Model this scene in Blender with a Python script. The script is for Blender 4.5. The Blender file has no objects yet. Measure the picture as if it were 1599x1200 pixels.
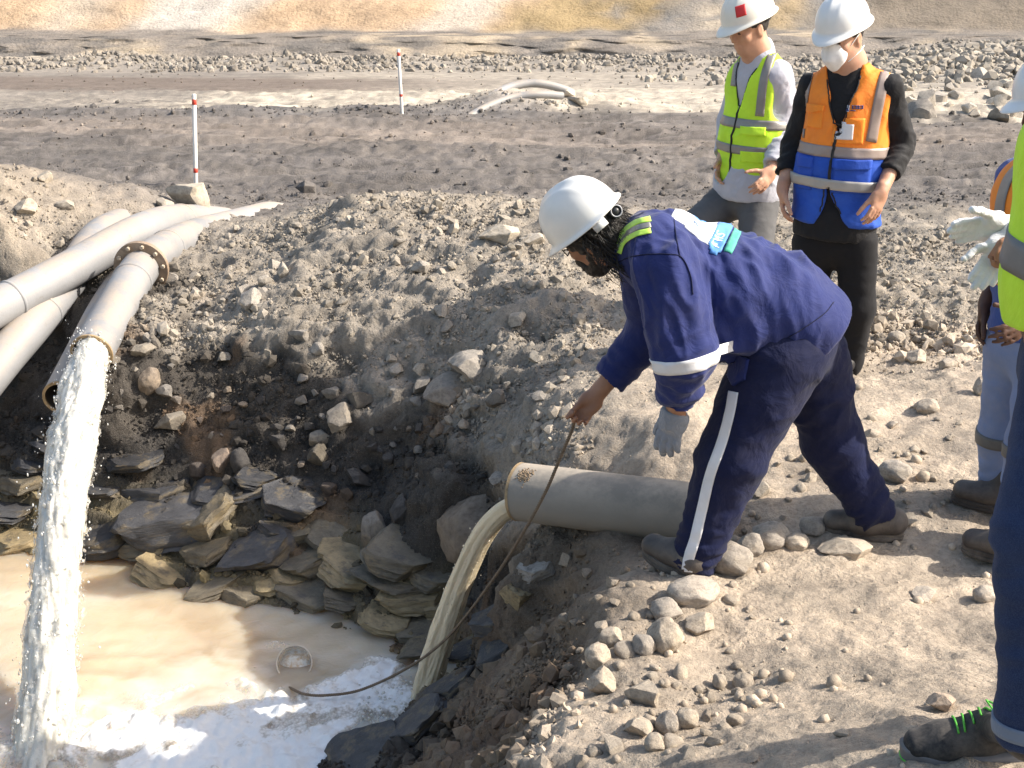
import bpy, bmesh, math, random
import numpy as np
from mathutils import Vector, Matrix, Euler
from mathutils.bvhtree import BVHTree

random.seed(7)
RNG = np.random.default_rng(11)
S = bpy.context.scene
COL = S.collection

# ------------------------------------------------------------------ camera
CAM_Z = 2.07
TH = math.radians(19.2)
FPX = 2000.0                      # focal length in photo pixels (1599 wide)
cam_d = bpy.data.cameras.new('camera')
cam_d.sensor_width = 36.0
cam_d.lens = 36.0 * FPX / 1599.0
cam_d.clip_start = 0.05
cam_d.clip_end = 500
cam = bpy.data.objects.new('camera', cam_d)
cam.location = (0, 0, CAM_Z)
cam.rotation_euler = (math.radians(90) - TH, 0, 0)
COL.objects.link(cam)
S.camera = cam

# ------------------------------------------------------------------ light
SUN_EL, SUN_AZ = math.radians(39), math.radians(-3)     # azimuth from +X towards +Y
sun_dir = Vector((math.cos(SUN_EL) * math.cos(SUN_AZ), math.cos(SUN_EL) * math.sin(SUN_AZ), math.sin(SUN_EL)))
W = bpy.data.worlds.new('World')
S.world = W
W.use_nodes = True
wn = W.node_tree
sky = wn.nodes.new('ShaderNodeTexSky')
sky.sky_type = 'NISHITA'
sky.sun_disc = False
sky.sun_elevation = SUN_EL
sky.sun_rotation = math.atan2(sun_dir.x, sun_dir.y)
sky.air_density = 1.3
sky.dust_density = 4.0
sky.ozone_density = 1.0
bg = wn.nodes['Background']
bg.inputs['Strength'].default_value = 0.15
wn.links.new(sky.outputs['Color'], bg.inputs['Color'])
sun_d = bpy.data.lights.new('sun', 'SUN')
sun_d.energy = 4.6
sun_d.angle = math.radians(0.55)
sun_d.color = (1.0, 0.93, 0.83)
sun = bpy.data.objects.new('sun', sun_d)
sun.rotation_euler = sun_dir.to_track_quat('Z', 'Y').to_euler()
sun.location = (8, 3, 9)
COL.objects.link(sun)
S.view_settings.view_transform = 'Standard'
S.view_settings.look = 'None'
S.view_settings.exposure = 0.74
S.view_settings.gamma = 1.0
S.view_settings.use_curve_mapping = False
S.render.engine = 'CYCLES'
S.cycles.use_denoising = True
S.cycles.max_bounces = 6
S.cycles.diffuse_bounces = 3
S.cycles.transparent_max_bounces = 12
S.cycles.caustics_reflective = False
S.cycles.caustics_refractive = False

# ------------------------------------------------------------------ photo geometry
CT, ST = math.cos(TH), math.sin(TH)
def ray(px, py):
    u = (px - 799.5) / FPX
    v = -(py - 600.0) / FPX
    return np.array((u, CT + v * ST, -ST + v * CT))
def P(px, py, Y):
    d = ray(px, py); t = Y / d[1]
    return Vector((d[0] * t, Y, CAM_Z + d[2] * t))
def PZ(px, py, Z):
    d = ray(px, py); t = (Z - CAM_Z) / d[2]
    return Vector((d[0] * t, d[1] * t, Z))
def zc_of(p):
    return p[1] * CT + (CAM_Z - p[2]) * ST
def pix(p):
    d = np.array((p[0], p[1], p[2] - CAM_Z)); zc = d[1] * CT - d[2] * ST
    return 799.5 + FPX * d[0] / zc, 600 - FPX * (d[1] * ST + d[2] * CT) / zc

# ------------------------------------------------------------------ noise (numpy)
_prm = RNG.permutation(256).astype(np.int32)
_prm = np.concatenate([_prm, _prm])
_g3 = RNG.normal(size=(256, 3)); _g3 /= np.linalg.norm(_g3, axis=1)[:, None]
_g3 = _g3.astype(np.float32)
_a2 = RNG.random(256) * 6.28318
_g2 = np.stack([np.cos(_a2), np.sin(_a2)], 1).astype(np.float32)
def noise2(x, y):
    xi = np.floor(x).astype(np.int32); yi = np.floor(y).astype(np.int32)
    xf = (x - xi).astype(np.float32); yf = (y - yi).astype(np.float32)
    xi &= 255; yi &= 255
    u = xf * xf * xf * (xf * (xf * 6 - 15) + 10); v = yf * yf * yf * (yf * (yf * 6 - 15) + 10)
    def g(ix, iy, fx, fy):
        h = _prm[_prm[ix & 255] + (iy & 255)]
        q = _g2[h]
        return q[..., 0] * fx + q[..., 1] * fy
    a = g(xi, yi, xf, yf); b = g(xi + 1, yi, xf - 1, yf)
    c = g(xi, yi + 1, xf, yf - 1); d = g(xi + 1, yi + 1, xf - 1, yf - 1)
    return ((a + (b - a) * u) * (1 - v) + (c + (d - c) * u) * v) * 1.5
def noise3(p):
    p = np.asarray(p)
    i = np.floor(p).astype(np.int32); f = (p - i).astype(np.float32); i &= 255
    w = f * f * f * (f * (f * 6 - 15) + 10)
    out = 0
    for dx in (0, 1):
        for dy in (0, 1):
            for dz in (0, 1):
                h = _prm[_prm[_prm[(i[:, 0] + dx) & 255] + ((i[:, 1] + dy) & 255)] + ((i[:, 2] + dz) & 255)]
                q = _g3[h]
                dd = q[:, 0] * (f[:, 0] - dx) + q[:, 1] * (f[:, 1] - dy) + q[:, 2] * (f[:, 2] - dz)
                ww = (w[:, 0] if dx else 1 - w[:, 0]) * (w[:, 1] if dy else 1 - w[:, 1]) * (w[:, 2] if dz else 1 - w[:, 2])
                out = out + ww * dd
    return out * 1.5
def fbm2(x, y, oct=4, gain=0.5):
    s = 0; a = 1.0
    for k in range(oct):
        s = s + a * noise2(x + 17.3 * k, y - 9.1 * k); x = x * 2.03; y = y * 2.03; a *= gain
    return s
def fbm3(p, oct=3, gain=0.5):
    s = 0; a = 1.0; p = np.asarray(p, dtype=np.float64)
    for k in range(oct):
        s = s + a * noise3(p + 13.7 * k); p = p * 2.03; a *= gain
    return s
def sstep(a, b, x):
    t = np.clip((x - a) / (b - a), 0, 1)
    return t * t * (3 - 2 * t)

# ------------------------------------------------------------------ object helpers
def tag(o, label=None, cat=None, group=None, kind=None):
    if label: o['label'] = label
    if cat: o['category'] = cat
    if group: o['group'] = group
    if kind: o['kind'] = kind
    return o
def empty(name, loc):
    o = bpy.data.objects.new(name, None)
    o.empty_display_size = 0.1
    o.location = loc
    COL.objects.link(o)
    return o
def link(name, me, parent=None):
    o = bpy.data.objects.new(name, me)
    COL.objects.link(o)
    if parent is not None:
        o.parent = parent
        pl = Vector((0, 0, 0)); q = parent
        while q is not None:
            pl += q.location; q = q.parent
        o.location = -pl if me is not None and me.get('world') else (0, 0, 0)
    return o
def mesh_np(name, verts, faces, mat=None, parent=None, smooth=True, attrs=None, world=True):
    """faces: (n,3) or (n,4) int array, or list of such arrays / polygons lists; verts in world coordinates"""
    me = bpy.data.meshes.new(name)
    verts = np.asarray(verts, dtype=np.float32)
    if isinstance(faces, np.ndarray):
        n, k = faces.shape
        me.vertices.add(len(verts)); me.vertices.foreach_set('co', verts.ravel())
        me.loops.add(n * k); me.loops.foreach_set('vertex_index', faces.astype(np.int32).ravel())
        me.polygons.add(n)
        me.polygons.foreach_set('loop_start', np.arange(0, n * k, k, dtype=np.int32))
        me.polygons.foreach_set('loop_total', np.full(n, k, dtype=np.int32))
        me.update(calc_edges=True)
    else:
        me.from_pydata([tuple(map(float, v)) for v in verts], [], [tuple(int(i) for i in f) for f in faces])
    me.validate()
    me.polygons.foreach_set('use_smooth', np.full(len(me.polygons), smooth, dtype=bool))
    if attrs:
        for k, a in attrs.items():
            a = np.asarray(a, dtype=np.float32)
            if a.ndim == 2:
                if a.shape[1] == 3: a = np.concatenate([a, np.ones((len(a), 1), np.float32)], 1)
                at = me.attributes.new(k, 'FLOAT_COLOR', 'POINT'); at.data.foreach_set('color', a.ravel())
            else:
                at = me.attributes.new(k, 'FLOAT', 'POINT'); at.data.foreach_set('value', a.ravel())
    if world: me['world'] = 1
    if mat: me.materials.append(mat)
    me.update()
    return link(name, me, parent)

class MB:
    """collects primitive shapes for one mesh"""
    def __init__(s): s.v = []; s.f = []
    def add(s, vs, fs):
        n = len(s.v); s.v += [tuple(v) for v in vs]; s.f += [tuple(i + n for i in f) for f in fs]
    def box(s, M, sx, sy, sz):
        vs = [M @ Vector((x * sx / 2, y * sy / 2, z * sz / 2)) for x in (-1, 1) for y in (-1, 1) for z in (-1, 1)]
        s.add(vs, [(0, 1, 3, 2), (4, 6, 7, 5), (0, 4, 5, 1), (2, 3, 7, 6), (0, 2, 6, 4), (1, 5, 7, 3)])
    def tube(s, pts, rad, n=12, cap=True, closed=False):
        pts = [Vector(p) for p in pts]; m = len(pts)
        r = rad if hasattr(rad, '__len__') else [rad] * m
        N = None; rings = []
        for i, p in enumerate(pts):
            a = pts[(i - 1) % m] if (closed or i > 0) else p
            b = pts[(i + 1) % m] if (closed or i < m - 1) else p
            T = (b - a).normalized()
            if N is None:
                N = T.orthogonal().normalized()
            N = (N - T * N.dot(T)).normalized(); B = T.cross(N)
            rings.append([p + (N * math.cos(2 * math.pi * k / n) + B * math.sin(2 * math.pi * k / n)) * r[i] for k in range(n)])
        vs = [v for rg in rings for v in rg]; fs = []
        for i in range(m if closed else m - 1):
            j = (i + 1) % m
            for k in range(n):
                k2 = (k + 1) % n
                fs.append((i * n + k, i * n + k2, j * n + k2, j * n + k))
        if cap and not closed:
            fs.append(tuple(reversed(range(n)))); fs.append(tuple((m - 1) * n + k for k in range(n)))
        s.add(vs, fs)
    def lathe(s, prof, M, n=24, closed=False):
        """prof: list of (r, z) turned about local z"""
        m = len(prof); vs = []
        for r, z in prof:
            for k in range(n):
                a = 2 * math.pi * k / n; vs.append(M @ Vector((r * math.cos(a), r * math.sin(a), z)))
        fs = []
        for i in range(m if closed else m - 1):
            j = (i + 1) % m
            for k in range(n):
                k2 = (k + 1) % n; fs.append((i * n + k, i * n + k2, j * n + k2, j * n + k))
        s.add(vs, fs)
    def build(s, name, mat, parent=None, smooth=True):
        return mesh_np(name, np.array(s.v), s.f, mat, parent, smooth)

def frame(origin, zdir, xhint=(0, 0, 1)):
    z = Vector(zdir).normalized(); x = Vector(xhint); x = x - z * x.dot(z)
    if x.length < 1e-4: x = z.orthogonal()
    x.normalize(); y = z.cross(x)
    M = Matrix(((x.x, y.x, z.x, origin[0]), (x.y, y.y, z.y, origin[1]), (x.z, y.z, z.z, origin[2]), (0, 0, 0, 1)))
    return M
def spline(pts, n=20):
    """Catmull-Rom through the points, n samples per span"""
    pts = [Vector(p) for p in pts]; q = [pts[0] * 2 - pts[1]] + pts + [pts[-1] * 2 - pts[-2]]
    out = []
    for i in range(len(pts) - 1):
        a, b, c, d = q[i:i + 4]
        for k in range(n):
            t = k / n
            out.append(0.5 * (2 * b + (c - a) * t + (2 * a - 5 * b + 4 * c - d) * t * t + (3 * b - a - 3 * c + d) * t ** 3))
    out.append(pts[-1])
    return out

# ------------------------------------------------------------------ materials
class NT:
    def __init__(s, name):
        s.m = bpy.data.materials.new(name); s.m.use_nodes = True
        s.t = s.m.node_tree; s.b = s.t.nodes['Principled BSDF']; s.out = s.t.nodes['Material Output']
    def n(s, typ, **kw):
        nd = s.t.nodes.new('ShaderNode' + typ)
        for k, v in kw.items():
            if k.startswith('i_'):
                nd.inputs[int(k[2:]) if k[2:].isdigit() else k[2:].replace('_', ' ')].default_value = v
            else: setattr(nd, k, v)
        return nd
    def l(s, a, b): s.t.links.new(a, b)
    def coord(s, which='Object'): return s.n('TexCoord').outputs[which]
    def noise(s, vec, scale, detail=4, rough=0.55, dist=0.0):
        q = s.n('TexNoise'); s.l(vec, q.inputs['Vector'])
        q.inputs['Scale'].default_value = scale; q.inputs['Detail'].default_value = detail
        q.inputs['Roughness'].default_value = rough; q.inputs['Distortion'].default_value = dist
        return q.outputs['Fac']
    def voro(s, vec, scale, feature='F1', out='Distance', rnd=1.0):
        q = s.n('TexVoronoi'); q.feature = feature; s.l(vec, q.inputs['Vector'])
        q.inputs['Scale'].default_value = scale; q.inputs['Randomness'].default_value = rnd
        return q.outputs[out]
    def math(s, op, a, b=None, c=None, clamp=False):
        q = s.n('Math', operation=op); q.use_clamp = clamp
        for i, x in enumerate((a, b, c)):
            if x is None: continue
            if isinstance(x, (int, float)): q.inputs[i].default_value = x
            else: s.l(x, q.inputs[i])
        return q.outputs[0]
    def ramp(s, fac, stops):
        q = s.n('ValToRGB'); s.l(fac, q.inputs[0]); e = q.color_ramp.elements
        while len(e) < len(stops): e.new(0.5)
        for i, (p, c) in enumerate(stops):
            e[i].position = p; e[i].color = (*c, 1) if len(c) == 3 else c
        return q.outputs[0]
    def remap(s, v, a, b, c=0.0, d=1.0):
        q = s.n('MapRange'); s.l(v, q.inputs[0])
        for i, x in enumerate((a, b, c, d)): q.inputs[i + 1].default_value = x
        return q.outputs[0]
    def mix(s, fac, a, b, blend='MIX'):
        q = s.n('Mix', data_type='RGBA', blend_type=blend)
        for i, x in ((0, fac), (6, a), (7, b)):
            if isinstance(x, (int, float)): q.inputs[i].default_value = x
            elif isinstance(x, (tuple, list)): q.inputs[i].default_value = (*x, 1)[:4]
            else: s.l(x, q.inputs[i])
        return q.outputs[2]
    def attr(s, name, out='Color'):
        q = s.n('Attribute', attribute_name=name); return q.outputs[out]
    def bump(s, h, strength=0.5, dist=0.01, prev=None):
        q = s.n('Bump'); q.inputs['Strength'].default_value = strength; q.inputs['Distance'].default_value = dist
        s.l(h, q.inputs['Height'])
        if prev is not None: s.l(prev, q.inputs['Normal'])
        return q.outputs[0]
    def set(s, color=None, rough=None, normal=None, **kw):
        if color is not None:
            if isinstance(color, tuple): s.b.inputs['Base Color'].default_value = (*color, 1)[:4]
            else: s.l(color, s.b.inputs['Base Color'])
        if rough is not None:
            if isinstance(rough, (int, float)): s.b.inputs['Roughness'].default_value = rough
            else: s.l(rough, s.b.inputs['Roughness'])
        if normal is not None: s.l(normal, s.b.inputs['Normal'])
        for k, v in kw.items():
            nm = k.replace('_', ' ')
            if isinstance(v, (int, float, tuple)): s.b.inputs[nm].default_value = v
            else: s.l(v, s.b.inputs[nm])
        return s.m

def M_plain(name, color, rough=0.6, var=0.12, scale=30, bump=0.0, bscale=200, spec=0.5, metallic=0.0, dirt=None, dirt_amt=0.0):
    t = NT(name); c = t.coord()
    n1 = t.noise(c, scale, 5, 0.6)
    col = t.mix(t.remap(n1, 0.3, 0.7), tuple(x * (1 - var) for x in color), tuple(min(1, x * (1 + var)) for x in color))
    if dirt:
        d = t.noise(c, scale * 0.35, 6, 0.7)
        col = t.mix(t.math('MULTIPLY', t.remap(d, 0.42, 0.72), dirt_amt), col, dirt)
    nrm = t.bump(t.noise(c, bscale, 3), bump, 0.004) if bump else None
    t.set(col, rough, nrm, Metallic=metallic)
    t.b.inputs['Specular IOR Level'].default_value = spec
    return t.m
# ------------------------------------------------------------------ ground shape
WATER_Z = -1.2
ctrl = []
def cp(px, py, Y): p = P(px, py, Y); ctrl.append((p.x, p.y, p.z))
far_shore = [(-350, 835), (-100, 848), (0, 856), (60, 868), (130, 870), (210, 885), (300, 930), (380, 945), (450, 952), (540, 985), (600, 1018), (650, 1040), (715, 1042)]
near_shore = [(690, 1075), (640, 1110), (590, 1150), (500, 1186), (460, 1260), (400, 1400)]
for a in far_shore + near_shore:
    p = PZ(*a, WATER_Z); ctrl.append((p.x, p.y, -1.22))
for a in far_shore[:-2]:
    p = PZ(a[0], a[1], WATER_Z); ctrl.append((p.x - 0.05, p.y - 0.5, -1.75))
for q in [(-1.2, 5.0, -1.8), (-1.6, 4.2, -1.8), (-1.5, 3, -1.7), (-3, 4, -1.8), (-4, 2, -1.8), (-3, 5.4, -1.8), (-1.3, 2, -1.4), (-6, 6.5, -1.3), (-6, 4, -1.8), (-0.45, 1.2, 0.15), (-1.2, 0.5, -.3)]: ctrl.append(q)
for a in [(300, 860, 6.30), (300, 780, 6.58), (300, 700, 6.85), (250, 620, 7.05), (250, 560, 7.2), (300, 480, 7.7), (300, 400, 8.7), (360, 348, 10.0), (300, 318, 10.9), (420, 345, 9.6), (450, 400, 8.3),
          (30, 720, 6.9), (30, 830, 6.65), (40, 640, 7.35), (50, 560, 7.85), (90, 480, 8.25), (20, 405, 8.7), (115, 425, 8.75), (0, 500, 8.2), (0, 340, 8.5), (0, 268, 9.6), (-200, 300, 9.2), (-200, 450, 8.3), (-200, 650, 7.3), (150, 300, 10.6), (150, 400, 8.6), (200, 480, 7.7), (150, 560, 7.25),
          (500, 850, 6.22), (500, 930, 5.95), (600, 760, 6.35), (600, 680, 6.6), (600, 600, 6.8), (600, 520, 7.1), (600, 430, 7.6), (600, 350, 8.3), (550, 320, 8.8), (450, 600, 6.95), (450, 750, 6.5), (450, 480, 7.4),
          (700, 900, 5.72), (700, 820, 5.78), (720, 740, 5.95), (720, 680, 6.12), (800, 640, 6.0), (800, 700, 5.65), (850, 560, 6.3), (780, 480, 6.9), (800, 380, 7.7), (850, 350, 8.1), (830, 420, 7.3), (700, 960, 5.5),
          (1325, 590, 5.9), (1000, 600, 5.6), (950, 650, 5.3), (1000, 700, 5.0), (900, 720, 5.1), (830, 850, 4.7), (900, 868, 4.5), (990, 850, 4.4), (1060, 740, 4.8), (940, 760, 4.98), (860, 745, 5.12),
          (760, 900, 5.15), (800, 960, 4.9), (740, 980, 5.15), (850, 905, 4.6), (880, 960, 4.2),
          (1040, 893, 3.94), (960, 905, 3.95), (905, 1000, 3.5), (872, 1100, 3.1), (850, 1200, 2.8),
          (750, 1080, 4.2), (700, 1150, 4.1), (800, 1150, 3.4), (650, 1190, 4.2), (780, 1020, 4.55),
          (1345, 845, 4.2), (1500, 785, 4.4), (1530, 868, 4.12), (1400, 700, 4.9), (1500, 600, 5.6), (1450, 480, 7.0), (1450, 400, 8.5), (1500, 340, 10), (1100, 400, 8.5), (1000, 480, 6.9), (1150, 500, 6.7), (1200, 780, 4.55),
          (1500, 1000, 3.35), (1300, 1000, 3.4), (1100, 1000, 3.5), (1100, 1100, 3.05), (1300, 1100, 2.9), (1500, 1100, 2.75), (1500, 1190, 2.3), (1300, 1190, 2.45), (1100, 1190, 2.65), (950, 1190, 2.75)]: cp(*a)
for q in [(1.1, 2.2, .45), (0, 0, .45), (2, 0, .6), (2.5, 2.2, .5), (5, 2, .5), (3, 4, .15), (5, 5, .15), (4, 7, .15), (7, 8, .1), (0.4, 1.6, .35), (0, -3, .5), (6, -3, .6),
          (-6, 8.2, .1), (-6, 10, .45), (-8, 12, .1), (-3, 10.2, .2), (-1, 10.2, .12), (1.5, 10, .05), (4, 11, -.1), (-3, 11.5, -.25), (0, 12, -.3), (3, 12.5, -.3), (-5, 13, -.3), (8, 12, -.3), (-10, 14, -.3), (0, 15, -.3), (6, 16, -.3), (-6, 17, -.3), (0, 18, -.3), (12, 18, -.3), (-12, 18, -.3)]: ctrl.append(q)
ctrl = np.array(ctrl)
_d = np.sqrt(((ctrl[:, None, :2] - ctrl[None, :, :2]) ** 2).sum(-1) + 0.12 ** 2)
_n = len(ctrl)
_A = np.zeros((_n + 1, _n + 1)); _A[:_n, :_n] = _d + np.eye(_n) * 1e-3; _A[:_n, _n] = 1; _A[_n, :_n] = 1
_w = np.linalg.solve(_A, np.concatenate([ctrl[:, 2], [0]]))
def base_h(x, y):
    x = np.asarray(x, dtype=np.float64); y = np.asarray(y, dtype=np.float64)
    sh = x.shape; x = x.ravel(); y = y.ravel(); out = np.full(x.shape, _w[_n])
    for k in range(_n):
        out += _w[k] * np.sqrt((x - ctrl[k, 0]) ** 2 + (y - ctrl[k, 1]) ** 2 + 0.0144)
    # beyond the near field: the pit floor that falls away gently
    yy = np.maximum(y, 0)
    flat = np.interp(yy, [0, 18, 24, 30, 40, 50, 56, 400], [-.3, -.3, -.72, -1.08, -1.72, -2.15, -2.3, -2.3])
    t = np.maximum(sstep(11.5, 14.5, y), sstep(7, 11, np.abs(x)) * sstep(-1, 8, y))
    out = out * (1 - t) + flat * t
    return out.reshape(sh)
def lip(x, y):            # 1 on the steep berm face / bank, 0 on trodden ground
    pass
def far_shapes(x, y):
    z = 0 * x
    # rubble ridge across the pit floor
    z = z + np.exp(-((y - 41.5 - 0.8 * noise2(x * 0.08, x * 0 + 3)) / 2.2) ** 2) * (0.26 + 0.2 * noise2(x * 0.35, x * 0 + 1) + 0.5 * sstep(9, 15, x))
    z = z + np.exp(-((y - 33) / 4.0) ** 2 - ((x - 12.5) / 4.0) ** 2) * 0.7
    # heap carrying the far pipes
    z = z + 0.30 * np.exp(-((x + 0.15) / 0.9) ** 2 - ((y - 19.6) / 0.9) ** 2) + 0.2 * np.exp(-((x - 1.2) / 0.8) ** 2 - ((y - 20.6) / 0.9) ** 2)
    z = z + 0.22 * np.exp(-((x - 4.1) / 0.8) ** 2 - ((y - 20.5) / 0.8) ** 2)
    z = z + 0.16 * np.exp(-((x + 2.2) / 2.2) ** 2 - ((y - 22.5) / 1.4) ** 2)
    z = z + 0.12 * np.exp(-((y - 18.6) / 0.5) ** 2) * (0.6 + noise2(x * 0.6, y * 0.6)) * sstep(2.0, -1.0, x)
    return z
def ruts(x, y):
    w = sstep(11.5, 13, y) * (1 - sstep(24, 32, y))
    yy = y + 0.10 * x + 0.25 * noise2(x * 0.12, y * 0.1)
    r = noise2(x * 0.22 + 5, yy * 2.2) * 0.06 + noise2(x * 0.4, yy * 5.0 + 4) * 0.045 + noise2(x * 0.8, yy * 11.0) * 0.022 + (noise2(x * 2.2, yy * 9.0 + 9) * 0.02 + np.abs(noise2(x * 5, yy * 12)) * 0.02) * sstep(-.2, .4, noise2(x * 0.4, yy * 1.4 + 3))
    churn = np.maximum(0, noise2(x * 0.3, yy * 0.9 + 7)) * np.abs(fbm2(x * 3.0, yy * 5, 3)) * 0.10
    return w * (r + churn)
def rough_amount(x, y):
    """how broken the surface is: high on the berm face, low on trodden ground"""
    face = sstep(-2.5, 0.2, -x) * 0 + 1
    t = np.ones_like(x)
    right = sstep(-0.15, 0.55, x - 0.10 * (y - 4)) * sstep(7.6, 6.0, y + 0.4 * x)   # platform on the right
    t = t * (1 - 0.72 * right)
    t = t * (1 - 0.45 * sstep(8.6, 9.8, y))
    t = t * (1 - 0.55 * sstep(13, 16, y))
    return t
def ground_parts(x, y):
    """base height, displacement along the surface normal, and plain extra height"""
    x = np.asarray(x, dtype=np.float64); y = np.asarray(y, dtype=np.float64)
    z = base_h(x, y)
    ra = rough_amount(x, y)
    # bedded rock at the waterline: the slope goes down in thin uneven steps
    wl = sstep(-1.32, -1.18, z) * (1 - sstep(-.80, -.62, z)) * (y > 4.9) * (y < 8.2) * sstep(0.3, 0.0, x - 0.0)
    wp = 0.9 * fbm2(x * 0.9 + 40, y * 0.9, 3) + 0.25 * noise2(x * 4, y * 4); f_ = z / 0.095 + wp
    z = z + wl * 0.95 * (0.095 * (np.floor(f_) + sstep(0.62, 0.95, f_ - np.floor(f_)) - wp) - z)
    near = 1 - sstep(20, 40, y)
    q = z * 1.2
    d = fbm2(x * 1.3 + 3, y * 1.3 + q, 3) * 0.06
    rid = 1 - np.abs(fbm2(x * 2.6 + 11, (y + q) * 2.6 + 5, 4, 0.5)); d = d + (rid - 0.75) * 0.09
    d = d + np.abs(fbm2(x * 8.0, (y + q) * 8.0 + 2, 3, 0.5)) * 0.020
    d = d + fbm2(x * 22.0, (y + q) * 22.0, 3, 0.62) * 0.012 + np.abs(noise2(x * 38.0, (y + q) * 38.0)) * 0.010
    d = d * ra * near * (1 - 0.55 * wl)
    d = d + fbm2(x * 60.0 + 2, y * 60.0, 2, 0.6) * 0.003 * near
    d = d + (1 - ra) * near * (fbm2(x * 5 + 1, y * 5 + 7, 3) * 0.014)
    e = far_shapes(x, y) + ruts(x, y) + sstep(36, 44, y) * fbm2(x * 0.9, y * 0.9, 3) * 0.12
    return z, d, e
def ground_h(x, y):
    z, d, e = ground_parts(x, y)
    return z + d * 0.8 + e
def on_ground(px, py, extra=0.0):
    """where the view ray through a photo pixel meets the ground"""
    d = ray(px, py)
    t = np.concatenate([np.linspace(1.5, 12, 1500), np.linspace(12.01, 75, 1800)])
    x = d[0] * t; y = d[1] * t; z = CAM_Z + d[2] * t
    h = ground_h(x, y)
    k = np.argmax(z < h)
    if k == 0: k = len(t) - 1
    return Vector((x[k], y[k], h[k] + extra))
def ground_n(x, y, e=0.06):
    q = base_h(np.array([x - e, x + e, x, x]), np.array([y, y, y - e, y + e]))
    return Vector((-(q[1] - q[0]) / (2 * e), -(q[3] - q[2]) / (2 * e), 1)).normalized()

# sheet: rows get wider apart with distance, columns fan out; outer columns reach far beyond the frame
NU, NV = 540, 1600
u = np.linspace(-1, 1, NU)
gu = u + np.sign(u) * np.maximum(np.abs(u) - 0.86, 0) ** 2 * 160
ys = [-8, -5, -3, -1.5, -0.5, 0.2, 0.7, 1.1]
y_ = 1.4
while y_ < 60 and len(ys) < NV:
    ys.append(y_); y_ += (0.0026 * y_ + 0.0015) if y_ < 9.5 else 0.005 * y_
ys += [y_ + 2, y_ + 8, y_ + 30, y_ + 120]
ys = np.array(ys)
wid = np.interp(ys, [-8, 1.1, 60], [2.0, 2.0, 34])
wid = np.where(ys > 1.1, 1.25 + 0.56 * ys, 1.85)
XX = gu[None, :] * wid[:, None]; YY = np.repeat(ys[:, None], NU, 1)
Zb, Dn, Ex = ground_parts(XX, YY)
_gx = (base_h(XX + 0.05, YY) - base_h(XX - 0.05, YY)) / 0.1; _gy = (base_h(XX, YY + 0.05) - base_h(XX, YY - 0.05)) / 0.1
_gl = np.sqrt(_gx ** 2 + _gy ** 2 + 1)
fx, fy, fz = (XX - Dn * _gx / _gl).ravel(), (YY - Dn * _gy / _gl).ravel(), (Zb + Dn / _gl + Ex).ravel()
nr = len(ys)
idx = np.arange(nr * NU).reshape(nr, NU)
gf = np.stack([idx[:-1, :-1], idx[:-1, 1:], idx[1:, 1:], idx[1:, :-1]], -1).reshape(-1, 4)

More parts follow.
